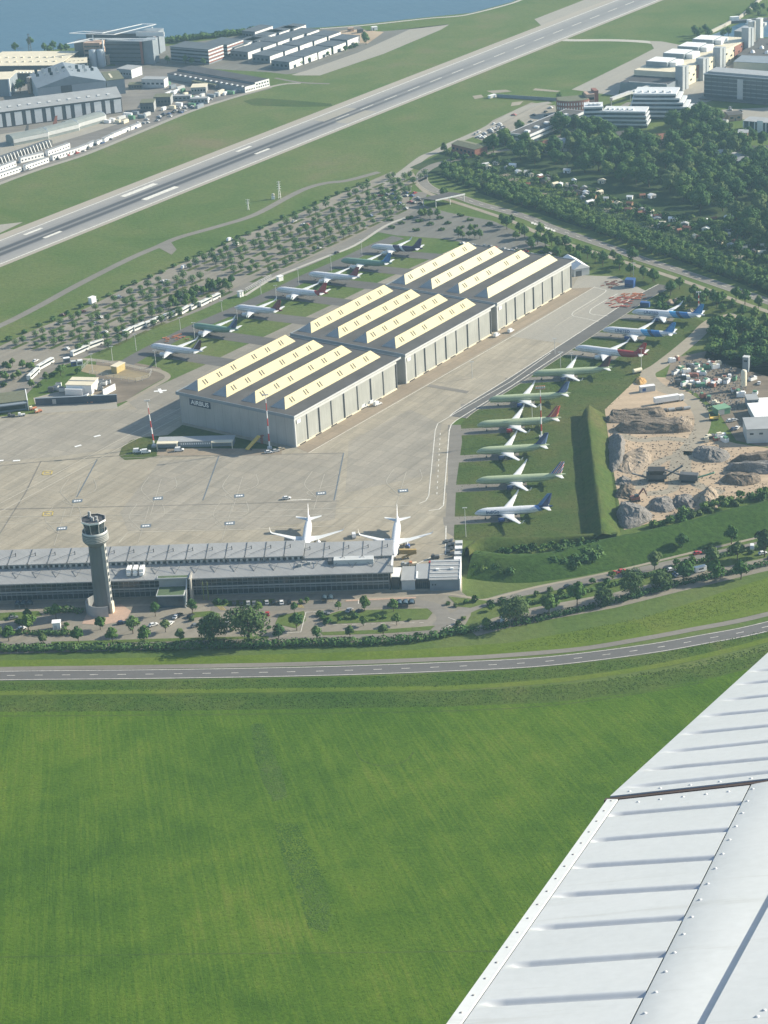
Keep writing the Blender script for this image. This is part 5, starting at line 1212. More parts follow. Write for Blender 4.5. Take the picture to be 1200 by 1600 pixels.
# ================================================================== VEHICLES
def car_parts(kind):
    """returns (body, glass, wheel) builders in a frame with x forward"""
    if kind == 'car': L_, W, H, hood, cab0, cab1 = 4.4, 1.78, 1.45, .82, -1.75, .75
    elif kind == 'van': L_, W, H, hood, cab0, cab1 = 5.2, 2.0, 2.2, 1.05, -2.45, 1.25
    b = MB(); hl = L_ / 2; hw = W / 2
    prof = [(-hl, .35), (-hl + .05, hood), (cab0 if kind == 'car' else -hl + .08, hood + .02), (cab0 + .45, H), (cab1 - .55, H), (cab1 + .25, hood + .04), (hl - .25, hood - .12), (hl, hood - .35), (hl - .05, .32)]
    n = len(prof); vs = []
    for s in (-1, 1):
        for x, z in prof: vs.append((x, s * hw * (0.84 if z > hood + .1 else 1.0), z))
    b.add(vs, [tuple(range(n)), tuple(range(2 * n - 1, n - 1, -1))] + [(i, i + n, (i + 1) % n + n, (i + 1) % n) for i in range(n)])
    g = MB(); e = .02
    for s in (-1, 1):
        y0, y1 = s * (hw * .985 + e), s * (hw * .86 + e)
        a0, a1 = cab0 + .22, cab1 + .02
        if kind == 'van': a0 = cab1 - .9
        g.add([(a0, y0, hood + .10), (a1, y0, hood + .10), (a1 - .5, y1, H - .10), (a0 + .3, y1, H - .10)], [(0, 1, 2, 3)])
    g.add([(cab1 + .24 + e, -hw * .85, hood + .08), (cab1 + .24 + e, hw * .85, hood + .08), (cab1 - .50 + e, hw * .76, H - .05), (cab1 - .50 + e, -hw * .76, H - .05)], [(0, 1, 2, 3)])
    if kind == 'car': g.add([(cab0 + .02 - e, -hw * .85, hood + .10), (cab0 + .02 - e, hw * .85, hood + .10), (cab0 + .42 - e, hw * .76, H - .05), (cab0 + .42 - e, -hw * .76, H - .05)], [(0, 1, 2, 3)])
    w = MB().tube((0, -.10, 0), (0, .10, 0), .32, n=10)
    wp = [(sx * (hl - .82), sy * (hw - .06), .32) for sx in (-1, 1) for sy in (-1, 1)]
    return b, g, w, wp
CARP = {}
for kd in ('car', 'van'):
    b, g_, w, wp = car_parts(kd)
    CARP[kd] = (b.mesh('body', CARPAINT), g_.mesh('window', GLASS), w.mesh('wheel', BLACKM), wp)
    m = MB()
    for src, mi in ((b, 0), (g_, 1)):
        m.add(src.v, src.f, mi)
    for q in wp: m.add([(v[0] + q[0], v[1] + q[1], v[2] + q[2]) for v in w.v], w.f, 2)
    CARP[kd + '_far'] = m.mesh('parked_' + kd, [CARPAINT, GLASS, BLACKM])
COL = {'white': (.75, .75, .74), 'silver': (.42, .43, .44), 'grey': (.16, .17, .18), 'black': (.020, .021, .024), 'red': (.42, .03, .03), 'blue': (.035, .09, .26), 'dark blue': (.02, .035, .09), 'green': (.06, .16, .10), 'brown': (.16, .05, .04), 'beige': (.45, .38, .27)}
def car(p, ang, col, label, group=None, kind='car', near=True):
    if near:
        t = thing('parked_car' if kind == 'car' else 'parked_van', label, kind, (p.x, p.y, p.z + .16), ang, group)
        b, g_, w, wp = CARP[kind]
        o = link(bpy.data.objects.new('body', b), t); o.color = (*COL[col], 1); link(bpy.data.objects.new('window', g_), t)
        for q in wp: o = link(bpy.data.objects.new('wheel', w), t); o.location = q
        return t
    o = link(bpy.data.objects.new('parked_' + kind, CARP[kind + '_far'])); o.location = (p.x, p.y, p.z + .12); o.rotation_euler.z = ang; o.color = (*COL[col], 1)
    return tag(o, label, kind, group)
CG = 'cars in the terminal car park'
for k, (x, y, c, a, lab) in enumerate((
    (366, 944, 'black', 95, 'black car, leftmost of the line parked along the terminal glass'), (377, 944, 'black', 95, 'black car, second of the line along the terminal glass'), (388, 944, 'silver', 95, 'silver grey car between black cars along the terminal glass'), (397, 944, 'grey', 95, 'grey car in the line along the terminal glass, left of a black one'),
    (407, 943, 'black', 95, 'black car left of the silver white car along the terminal glass'), (417, 943, 'silver', 95, 'pale car right of centre in the line along the terminal glass'), (428, 943, 'black', 95, 'black car left of the bright white one along the terminal glass'), (440, 943, 'white', 95, 'bright white car near the right end of the line along the terminal glass'), (452, 942, 'black', 95, 'black car at the right end of the line along the terminal glass'),
    (389, 961, 'black', 92, 'black car behind the large pale tree, left one of the second line'), (398, 963, 'silver', 92, 'silver car half hidden behind the large pale tree'), (407, 962, 'green', 92, 'dark green car behind the large pale tree'), (418, 961, 'red', 92, 'dark red car right of the large pale tree'), (355, 975, 'silver', 92, 'silver car left of the large pale tree'),
    (546, 955, 'silver', 60, 'silver car at the tip of the green island in the car park'), (562, 957, 'black', 35, 'black car on the green island side of the car park'), (508, 961, 'grey', 5, 'grey car at the marked barrier bay of the car park'),
    (276, 965, 'white', 62, 'white car, left of two near the entrance pavilion'), (280, 963, 'black', 62, 'black car beside a white one near the entrance pavilion'), (298, 964, 'black', 62, 'black car under the tree right of the entrance pavilion'), (240, 978, 'white', 30, 'white car in the sloping bay between two trees'), (266, 976, 'white', 60, 'white car half under a tree left of the pale spreading trees'), (306, 979, 'grey', 30, 'grey car at the left edge of the pale spreading tree'), (34, 984, 'white', 35, 'white car parked left of the small white kiosk'), (21, 967, 'grey', 25, 'grey car at the far left of the car park'), (190, 975, 'dark blue', 10, 'dark blue car by the paving round the tower'))):
    car(P(x, y), R(a), COL and c, lab, CG)
for k, (x, y, c, a, kd, lab) in enumerate(((786, 971, 'white', 80, 'van', 'white van in the sloping car park, nearest to the terminal'), (961, 897, 'red', 20, 'car', 'red car under the trees of the sloping car park'), (972, 894, 'red', 20, 'car', 'second red car, right of the other under the trees'), (1090, 866, 'red', 20, 'car', 'red car in the upper row, left of the white van'), (1106, 864, 'brown', 20, 'car', 'brown car beside the red one in the upper row'), (1049, 892, 'white', 20, 'car', 'white car left of the pale caravan'), (1058, 898, 'blue', 20, 'car', 'blue car parked beside the white caravan'), (1062, 901, 'silver', 20, 'car', 'silver car beside the caravan in the sloping car park'), (1175, 857, 'white', 80, 'van', 'white van facing the bank in the upper car park'), (1158, 862, 'silver', 20, 'car', 'silver car near the white van in the upper car park'), (1192, 866, 'white', 20, 'car', 'white car at the right edge of the upper car park'), (1206, 872, 'grey', 20, 'car', 'grey car at the right end of the sloping car park'), (888, 918, 'black', 20, 'car', 'black car in the shade of the sloping car park'), (1095, 890, 'grey', 20, 'car', 'grey car behind the caravan in the sloping car park'))):
    car(P(x, y), R(a), c, lab, 'cars in the sloping car park', kd)
t = thing('caravan', 'white boxy caravan in the sloping car park', 'caravan', P(1094, 893), R(20))
MB().prism([(-2.8, -1.1), (2.8, -1.1), (2.8, 1.1), (-2.8, 1.1)], .5, 2.7).build('body', WHITE, t); MB().box(-1.2, 1.2, -1.13, -1.10, 1.4, 2.1).build('window', GLASS, t)
for s in (-1, 1): MB().tube((0, s * 1.0 - .1, .35), (0, s * 1.0 + .1, .35), .35, n=10).build('wheel', BLACKM, t)
# white car roofs reflected nowhere: cars by the hangars
for x, y, c, a, kd, lab in ((568, 637, 'white', 40, 'van', 'white car left of the three at the foot of the nearest hangar'), (581, 630.5, 'white', 45, 'van', 'white car in the middle of three at the foot of the nearest hangar'), (590, 633, 'white', 40, 'van', 'white car right of the three at the foot of the nearest hangar'), (776, 525.5, 'white', 55, 'van', 'white van at the gap between the middle and last hangar'), (798, 519, 'white', 55, 'van', 'white van on the apron line in front of the last hangar'),
                            (215, 707, 'white', 5, 'van', 'white tanker like van on the grass island by the striped mast'), (228, 708, 'white', 5, 'van', 'white van right of another on the grass island'), (280, 705, 'white', 5, 'van', 'white van in front of the long shelter'), (439, 703, 'beige', 25, 'car', 'small orange beige tug at the shaded hangar corner'), (431, 706, 'silver', 25, 'car', 'silver car beside the tug at the shaded hangar corner'), (420, 708, 'white', 5, 'car', 'white car on the yard below the second striped mast'), (553, 839, 'white', 95, 'van', 'white van on the apron between the two gate airliners'), (448, 782 - 2, 'white', 5, 'car', 'white car at the left end of a short white apron line')):
    car(P(x, y), R(a), c, lab, 'vehicles on the apron', kd)
# coaches in a line
BW = plain('coach_white', (0.66, 0.66, 0.63), .4, .06, .4)
def coach():
    t = thing('coach', 'x', 'bus', (0, 0, 0), 0)
    b = MB(); b.prism([(-.5, -1.25), (.5, -1.25), (.5, 1.25), (-.5, 1.25)], .38, 3.2); b.build('body', BW, t)
    for s in (-1, 1): MB().box(-.47, .47, s * 1.27 - .015, s * 1.27 + .015, 1.75, 2.75).build('side_window', GLASS, t)
    MB().box(.50, .506, -1.1, 1.1, 1.2, 2.8).build('windscreen', GLASS, t)
    MB().box(-.12, .08, -.8, .8, 3.203, 3.36).build('roof_unit', LGREY, t)
    for x in (-.30, .33):
        for s in (-1, 1): MB().tube((x, s * 1.15 - .14, .5), (x, s * 1.15 + .14, .5), .5, n=10).build('wheel', BLACKM, t)
    return t
proto = coach(); first = True
BUS = [(45, 594, 60, 580), (59, 578, 83, 564.5), (112, 556, 138, 544.5), (138, 544, 161, 535.5), (194, 523.5, 207, 516.5), (208, 517, 227, 509), (227, 510.5, 249, 500.5), (251, 501, 265, 494.5), (266, 495.5, 281, 488.5), (282, 490.5, 296, 482.5), (297, 484, 311, 476), (312, 478.5, 329, 470), (330, 469.5, 343, 463.5)]
BN = ['nearest to the left huts', 'second from the left huts', 'left of the pair by the sand yard', 'right of the pair by the sand yard', 'short one at the left end', 'second of the long line', 'third of the long line', 'fourth of the long line', 'fifth of the long line', 'sixth of the long line', 'seventh of the long line', 'eighth of the long line', 'last at the right end of the line']
for i, (x0, y0, x1, y1) in enumerate(BUS):
    a, b = P(x0, y0 + 1.5), P(x1, y1 + 1.5); o = proto if first else copy_tree(proto); first = False
    c = (a + b) / 2; d = b - a; o.location = (c.x, c.y, .09); o.rotation_euler.z = math.atan2(d.y, d.x); ln = max(8, d.length * .97)
    for ch in o.children:
        if ch.name.startswith('wheel'): ch.scale = (1, 1, 1); 
    o.scale = (1, 1, 1)
    for ch in o.children:
        if ch.name.startswith('wheel'):
            sx = -.30 if ch.data.vertices[0].co.x < 0 else .33; ch.location.x = sx * ln - sx
        else: ch.scale.x = ln
    tag(o, 'white coach on the lane behind the hangars, ' + BN[i], 'bus', 'coaches parked on the lane')
# few cars left in the big lot, many tiny ones elsewhere
LC = 'cars scattered in the big parking lot'
for k, (x, y, c, lab) in enumerate(((147, 471, 'white', 'white box van'), (185, 465, 'white', 'white car by the upper edge'), (156, 497, 'silver', 'silver car'), (150, 506, 'silver', 'silver car below another'), (164, 520, 'white', 'white car in the nearest row'), (92, 507, 'white', 'white car at the left end'), (104, 546, 'white', 'white car beside the coaches'), (98, 493, 'brown', 'dark red car at the upper edge'), (130, 488, 'brown', 'brown car at the upper edge'), (56, 565, 'white', 'white car near the left trees'), (288, 419, 'white', 'white van at the entrance from the track'), (359, 376, 'white', 'white van at the upper edge'), (368, 383, 'white', 'white van just below another at the upper edge'), (254, 441, 'white', 'white car left of a dark one'), (261, 440, 'silver', 'silver car right of a white one'), (460, 347, 'white', 'white car high in the lot'), (474, 352, 'white', 'white car with a red one beside it'), (479, 352, 'red', 'bright red car in the middle of the lot'), (497, 388, 'white', 'white car near the lower edge'), (560, 316, 'white', 'white car at the far end'), (526, 396, 'black', 'black car alone on the coach lane'), (578, 338, 'blue', 'blue car in the lower rows'))):
    p = P(x, y); car(p, UANG + R(rnd.choice((0, 90))), c, lab + ' among the clipped trees' if c != 'black' else 'black car alone on the coach lane beside the big lot', LC, 'van' if 'van' in lab else 'car', False)
def carlot(poly, n, mind, label, group, cols=('white', 'silver', 'grey', 'black', 'blue', 'red'), ang=None):
    for p in scatter(poly, n, mind):
        c = rnd.choice(cols); car(p, (UANG if ang is None else ang) + R(rnd.choice((0, 90, 90)) + rnd.uniform(-4, 4)), c, 'small %s car %s' % (c, label), group, 'car', False)
carlot([(590, 300), (640, 295), (668, 318), (640, 330), (600, 316)], 22, 3.4, 'in the dense corner of the parking lots by the highway', 'cars in the corner lot')
carlot([(740, 212), (775, 190), (800, 202), (790, 215), (760, 221)], 26, 3.4, 'on the lot beside the low brick house', 'cars beside the brick house', ('white', 'silver', 'grey', 'black', 'white'))
carlot([(800, 180), (868, 166), (868, 180), (820, 196)], 6, 8, 'on the open paved yard by the airfield edge', 'cars on the open yard')
carlot([(30, 264), (130, 232), (205, 200), (208, 203), (134, 237), (34, 270)], 22, 4, 'parked below the container offices at the runway', 'cars below the container offices')
carlot([(205, 196), (285, 168), (330, 152), (332, 157), (290, 174), (210, 202)], 30, 3.6, 'parked along the kerb of the far factory yard', 'cars along the factory yard', ('white', 'silver', 'blue', 'black', 'white', 'dark blue'))
carlot([(720, 381), (790, 388), (880, 398), (860, 401), (780, 396), (730, 386)], 20, 3.2, 'on the strip behind the last hangar', 'cars behind the last hangar', ('white', 'grey', 'red', 'silver', 'black'))
carlot([(1088, 168), (1150, 165), (1170, 176), (1110, 182)], 8, 6, 'on the bend in front of the dark glass office', 'cars in front of the dark office')
def smooth_px(pts, n=4):
    return [(v.x, v.y) for v in smooth_line([Vector((*p, 0)) for p in pts] + [Vector((*pts[0], 0))], n)[:-1]]
# ------------------------------------------------------------------ rough grass standing on the verges (nobody could count it)
def tufts(name, poly, n, size, h, mat, seed):
    rr = random.Random(seed); mb = MB(); xs = [p[0] for p in poly]; ys = [p[1] for p in poly]; k = 0
    while k < n:
        x = rr.uniform(min(xs), max(xs)); y = rr.uniform(min(ys), max(ys))
        if not inside(x, y, poly): continue
        p = P(x, y)
        k += 1; s = size * rr.uniform(.5, 1.4); a = rr.uniform(0, 6.28); hh = h * rr.uniform(.4, 1.3)
        d = Vector((math.cos(a) * s, math.sin(a) * s, 0)); e = Vector((-d.y, d.x, 0)) * .6; t_ = Vector((rr.uniform(-.3, .3) * s, rr.uniform(-.3, .3) * s, hh)) + p
        mb.add([p - d, p - e, p + d, p + e, t_], [(0, 1, 4), (1, 2, 4), (2, 3, 4), (3, 0, 4)])
    o = mb.build(name, mat); o['kind'] = 'stuff'
tufts('rough_grass', [(-20, 1113), (300, 1110), (700, 1104), (900, 1092), (1100, 1060), (1220, 1030), (1220, 1003), (1050, 1044), (900, 1068), (700, 1081), (300, 1086), (-20, 1089)], 5000, .7, .28, G_VERGE, 1)
tufts('rough_grass', [(-20, 1083), (300, 1079), (700, 1073), (900, 1056), (1050, 1034), (1220, 988), (1220, 980), (1000, 1028), (800, 1049), (500, 1060), (-20, 1068)], 3000, .6, .28, G_VERGE, 2)
G_TRAIL = grass('coarse_grass', [(0.28, (0.038, 0.098, 0.014)), (0.48, (0.060, 0.128, 0.020)), (0.66, (0.110, 0.170, 0.040))], scale=0.12, fine=0.7, fineamt=0.6)
for k_, pts in enumerate(([(392, 1132), (412, 1130), (424, 1165), (440, 1205), (450, 1246), (428, 1252), (410, 1222), (398, 1180)], [(428, 1286), (464, 1288), (488, 1330), (510, 1380), (519, 1430), (512, 1456), (482, 1450), (468, 1400), (444, 1350), (434, 1312)])):
    tufts('tall_grass', pts, 2400, .55, .13, G_TRAIL, 30 + k_); tufts('tall_grass', [((x - 455) * 1.35 + 455 if 0 else x + (8 if i_ > len(pts) // 2 else 12), y + 6) for i_, (x, y) in enumerate(pts)], 500, .5, .16, G_FIELD, 40 + k_)
tufts('rough_grass', [(-20, 1120), (1000, 1110), (1190, 1060), (940, 1260), (720, 1560), (690, 1620), (-20, 1620)], 14000, .42, .14, G_FIELD, 4)
tufts('rough_grass', [(760, 1020), (900, 1006), (1060, 978), (1220, 940), (1220, 905), (1040, 955), (880, 990)], 2500, .6, .25, G_BRIGHT, 5)
tufts('rubble', [(950, 655), (1010, 635), (1085, 650), (1090, 690), (1200, 705), (1200, 765), (1100, 792), (1000, 820), (970, 815), (955, 720)], 1500, .7, .45, EARTH, 6)
tufts('rubble', [(1045, 600), (1060, 565), (1120, 560), (1165, 590), (1160, 640), (1110, 650), (1090, 620)], 900, .8, .7, DGREY, 7)
tufts('rough_grass', [(722, 664), (735, 648), (880, 556), (1000, 475), (1090, 500), (1000, 590), (945, 645), (905, 660), (905, 840), (712, 842)], 5000, .6, .2, G_ROUGH, 8)
tufts('garden_cover', [(735, 262), (800, 262), (870, 282), (960, 308), (1040, 335), (1120, 352), (1200, 372), (1240, 400), (1200, 420), (1100, 392), (1000, 356), (900, 322), (800, 282)], 5000, .9, .8, LEAF_L, 9)
# ================================================================== MASTS AND POLES
def light_pole(px, py, top_py, label, group='light poles of the aircraft stands', h=None, name='light_pole', head=True, col=None):
    b = P(px, py); s = FPX / (b - CAM).dot(_F); h = h or (py - top_py) / s / 0.92
    t = thing(name, label, 'light pole', b, 0, group)
    MB().tube((0, 0, 0), (0, 0, h), .20, .11, 6).build('pole', col or LGREY, t)
    if head:
        MB().box(-1.1, 1.1, -.15, .15, h, h + .2).build('crossarm', LGREY, t)
        for x in (-.8, .8): MB().box(x - .3, x + .3, -.35, .2, h - .12, h + .12).build('floodlight', LGREY, t)
    return t
for k, (x, y, ty) in enumerate(((145, 582, 554), (176, 564, 542), (213, 548, 523), (282, 516, 497), (304.5, 531, 505), (244, 574, 548), (371, 500, 480), (467, 446, 420), (518, 424, 400), (565.6, 400, 376), (432, 470, 447), (408, 460, 439), (347, 487, 471))):
    light_pole(x, y, ty, 'pale light pole of the row behind the hangars, %s' % ['first at the left', 'second from the left', 'tall one below the coaches', 'below the middle of the coaches', 'by the orange netting', 'beside the leftmost tail', 'between two short airliners', 'between white airliners', 'beside the teal airliner', 'farthest right', 'beside the red tailed plane', 'above the red tailed plane', 'at the right end of the coaches'][k])
for k, (x, y, ty, lab) in enumerate(((728, 839, 793, 'tall pale light pole beside the nearest white airliner'), (832, 667, 631, 'light pole among the green airliners'), (867, 553, 530, 'light pole at the red tailed airliner'), (876, 577, 551, 'light pole at the tail of a green airliner'), (738, 591, 566, 'light pole on the taxi lane edge'), (893, 565, 552, 'short pole by the green plane'), (990, 437, 412, 'light pole at the far corner of the apron'), (604, 600, 590, 'short pole at the hangar gap'), (1002, 577, 545, 'light pole near the red fin'))):
    light_pole(x, y, ty, lab, 'light poles right of the apron', head=(k != 7))
def striped_mast(px, py, h, label, head, lean=0.0):
    b = P(px, py); t = thing('floodlight_mast', label, 'mast', b, 0)
    n = 7
    for i in range(n):
        z0, z1 = h * i / n, h * (i + 1) / n
        MB().tube((lean * z0, 0, z0), (lean * z1, 0, z1), .46 - .30 * i / n, .46 - .30 * (i + 1) / n, 8).build('mast_section', WHITE if i % 2 == 0 else REDM, t)
    MB().box(-1.2, 1.2, -1.2, 1.2, 0, 1.1).build('base_block', LGREY, t)
    tx_ = lean * h
    if head == 'frame':
        f = MB(); f.box(tx_ - 2.6, tx_ + 2.6, -.15, .15, h, h + .3); f.box(tx_ - 2.6, tx_ + 2.6, -.15, .15, h + 1.7, h + 1.95); f.build('lamp_frame', ORANGE, t)
        for i in range(5): MB().box(tx_ - 2.4 + i * 1.05, tx_ - 1.7 + i * 1.05, -.4, .3, h + .5, h + 1.5).build('floodlight', LGREY, t)
    else:
        MB().box(tx_ - 1.6, tx_ + 1.6, -.2, .2, h, h + .35).build('lamp_frame', GREY, t)
        for i in range(3): MB().box(tx_ - 1.5 + i * 1.1, tx_ - .8 + i * 1.1, -.5, .3, h + .05, h + .7).build('floodlight', LGREY, t)
striped_mast(241, 698, 26, 'red and white striped mast on the grass island, leaning a little left', 'head', -.045)
striped_mast(421.5, 701, 30, 'red and white striped floodlight mast in front of the shaded hangar wall', 'head')
striped_mast(846, 684, 27, 'red and white striped mast with a wide lamp frame among the green airliners', 'frame')
striped_mast(1091.5, 487, 12, 'small red and white mast behind the last airliner of the right row', 'head')
def lattice(px, py, h, label, w=1.2, mat=WHITE, name='radio_mast'):
    b = P(px, py); t = thing(name, label, 'mast', b, 0); m = MB()
    for sx in (-1, 1):
        for sy in (-1, 1): m.tube((sx * w, sy * w, 0), (sx * w * .3, sy * w * .3, h), .14, .10, 4)
    k = int(h / 2)
    for i in range(k):
        a, c_ = i / k, (i + 1) / k; wa, wc = w * (1 - .7 * a), w * (1 - .7 * c_)
        for sx, sy, ex, ey in ((-1, -1, 1, -1), (1, -1, 1, 1), (1, 1, -1, 1), (-1, 1, -1, -1)): m.tube((sx * wa, sy * wa, a * h), (ex * wc, ey * wc, c_ * h), .07, n=4)
    m.build('lattice', mat, t)
    for i in range(4): MB().box(-1.5, 1.5, -.1, .1, h * (.55 + .13 * i), h * (.55 + .13 * i) + .2).build('antenna_arm', mat, t)
lattice(437, 310, 13, 'tall white lattice radio mast on the airfield grass', .8)
lattice(388, 328, 8, 'short white lattice mast on the airfield grass', .5)
lattice(47, 80, 17, 'dark lattice tower on the river bank', 1.4, DGREY)
a = P(427, 311); t = thing('radar_dish', 'white radar cabin with a round dish beside the lattice mast', 'radar', a); MB().box(-1.2, 1.2, -1, 1, 0, 2.2).build('cabin', WHITE, t); MB().lathe([(.1, 2.2), (.9, 2.5), (1.4, 3.2), (.9, 4.0), (.1, 4.3)], 12).build('dome', CREAM, t)
# ================================================================== HUTS AND BLOCKS AT LEFT
t, w = simple_block('shelter_hall', 'low hall with a mossy flat roof at the left edge of the apron', 'building', (-60, 653), (43, 640), 16, 5.5, BLUEGREY, ROOFM)
MB().box(w + .31, w + .8, -1.4, 17, 0, 6.0).build('side_wall', WHITE, t); MB().box(-.3, w, -3.2, -.31, 4.6, 5.2).build('canopy', BLUEGREY, t); MB().box(1, w - 1, -.06, -.003, 1.0, 3.8).build('window_band', GLASS, t)
t, w = simple_block('blast_fence', 'long low dark blue wall along the edge of the apron', 'wall', (56, 634), (183, 628), 1.2, 4.2, plain('navy_wall', (0.045, 0.060, 0.085), .7, .12, .5), BLUEGREY, parapet=.1, over=0.05)
MB().box(9.5, 11.6, -.08, -.003, .6, 3.4).build('gate_panel', GREY, t)
t, w = simple_block('technical_block', 'white container like technical building with a two part roof', 'building', (104, 615), (144, 616), 12, 5.2, WHITE, ROOFC)
MB().box(-.3, w + .3, 6.0, 6.4, 5.56, 5.9).build('roof_step', GREY, t); MB().box(.2, w * .68, -2.6, -.003, 0, 3.8).build('annex', WHITE, t)
t, w = simple_block('white_wall', 'white L shaped wall enclosing machines beside the white technical building', 'wall', (162, 619), (181, 609), .6, 3.6, WHITE, WHITE, parapet=.05, over=.02)
for k, (x, y, m) in enumerate(((150, 600, LGREY), (154, 605, GREY), (158, 601, LGREY), (163, 602, WHITE), (157, 610, GREY), (169, 600, LGREY), (88, 610, LGREY), (92, 604, WHITE), (80, 612, DGREY), (97, 612, LGREY), (62, 632, WHITE))):
    a = P(x, y); t = thing('machine_box', ['pale cooling unit', 'grey cooling unit', 'second pale cooling unit', 'white unit on legs', 'low grey cooling unit', 'rear pale cooling unit', 'pale container left of the white building', 'white cabin left of the white building', 'dark container left of the white building', 'pale box beside the white building', 'white truck body by the mossy hall'][k] + ' near the technical building', 'machine', a, R(rnd.uniform(-20, 20)))
    h = rnd.uniform(2, 3.2); MB().box(-1.6, 1.6, -1.1, 1.1, .4, h).build('casing', m, t); MB().box(-1.3, 1.3, -.8, .8, h + .003, h + .3).build('top_grille', DGREY, t)
    for q in (-1.2, 1.2): MB().box(q - .15, q + .15, -.9, .9, 0, .397).build('foot', DGREY, t)
for k, (x, y, an, lab) in enumerate(((127, 628, -25, 'pair of white boarding stairs'), (134, 628, -25, 'orange white boarding stairs'), )):
    a = P(x, y); t = thing('boarding_stairs', lab + ' standing by the long dark wall', 'stairs', a, R(an))
    MB().add([(-5, -1, .8), (5, -1, 4.6), (5, 1, 4.6), (-5, 1, .8), (-5, -1, 1.4), (5, -1, 5.4), (5, 1, 5.4), (-5, 1, 1.4)], [(0, 3, 2, 1), (4, 5, 6, 7), (0, 1, 5, 4), (1, 2, 6, 5), (2, 3, 7, 6), (3, 0, 4, 7)]).build('stair_flight', CREAM if k else WHITE, t)
    MB().box(-5, 5, -1, 1, .4, .8).build('chassis', ORANGE, t)
    for q in (-3.5, 3.5):
        for s in (-1, 1): MB().tube((q, s * .9 - .15, .4), (q, s * .9 + .15, .4), .4, n=8).build('wheel', BLACKM, t)
for k, (x, y) in enumerate(((18, 651), (34, 650), (52, 640), (60, 644))):
    a = P(x, y); t = thing('apron_tug', ['dark low tug left of the white side wall', 'grey tug at the corner of the mossy hall', 'orange loader by the white side wall', 'small orange cart right of the white side wall'][k], 'tug', a, R(10 * k))
    MB().prism([(-2, -1), (2, -1), (2, 1), (-2, 1)], .4, 1.2).build('body', [DGREY, LGREY, ORANGE, ORANGE][k], t); MB().box(-1.8, -.4, -.9, .9, 1.203, 2.1).build('cab', [DGREY, WHITE, CREAM, CREAM][k], t)
    for q in (-1.2, 1.2):
        for s in (-1, 1): MB().tube((q, s - .15, .4), (q, s + .15, .4), .4, n=8).build('wheel', BLACKM, t)
t, w = simple_block('hut', 'small ochre hut inside the fenced sandy enclosure', 'hut', (183, 584), (196, 577), 4, 4.0, plain('ochre_wall', (.46, .36, .15), .8, .1, .5), ROOFC)
for k, (x, y) in enumerate(((100, 568), (112, 573), (120, 572))):
    t, w = simple_block('container', ['blue grey container by the lane', 'dark blue container behind the hedge', 'small white container with a blue side'][k] + ' left of the sandy enclosure', 'container', (x, y), (x + 10, y - 1.5), 2.6, 2.9, [BLUEGREY, BLUE, WHITE][k], [WHITE, LGREY, WHITE][k], parapet=.1, over=0.02)
    MB().box(.5, w - .5, -.05, -.003, .6, 2.2).build('door', DGREY, t)
def fence(name, label, pts, h, mat=LGREY, gap=4.0):
    ps = [P(*p) for p in pts]; t = thing(name, label, 'fence', ps[0]); pm = MB(); rm = MB()
    c = ps[0]
    for a, b in zip(ps[:-1], ps[1:]):
        n = max(1, int((b - a).length / gap))
        for i in range(n + 1):
            p = a.lerp(b, i / n) - c; pm.box(p.x - .07, p.x + .07, p.y - .07, p.y + .07, 0, h)
        for z in (h * .35, h * .68, h - .05): rm.beam(a - c + Vector((0, 0, z)), b - c + Vector((0, 0, z)), .05, .10)
    pm.build('posts', mat, t); rm.build('rails', mat, t); return t
fence('wire_fence', 'wire fence round the sandy enclosure behind the white technical building', [(128, 579), (141, 566), (182, 571), (238, 583), (233, 592), (212, 598), (178, 592), (140, 585)], 2.6)
fence('wire_fence', 'pale fence along the lane at the right end of the coaches', [(384, 458), (404, 447), (424, 436)], 3.2, WHITE, 2.5)
t, w = simple_block('kiosk', 'small white kiosk at the end of the pale fence', 'hut', (375, 465), (381, 463), 2.4, 3.6, WHITE, LGREY, parapet=.2)
t, w = simple_block('kiosk', 'white kiosk on the lane above the red tailed airliner', 'hut', (436, 440), (443, 438), 3, 2.9, WHITE, WHITE, parapet=.2)
t, w = simple_block('kiosk', 'small white kiosk hut in the terminal car park below the tower', 'hut', (83, 985), (95, 984), 3, 3.4, WHITE, WHITE, parapet=.2); MB().box(.6, 1.8, -.06, -.003, .1, 2.3).build('door', LGREY, t)
t, w = simple_block('box_trailer', 'white box trailer on the upper edge of the big parking lot', 'trailer', (144, 476), (151, 473), 3, 4.2, WHITE, WHITE, parapet=.1); MB().box(.2, w - .2, -.05, -.003, .2, .8).build('skirt', DGREY, t)
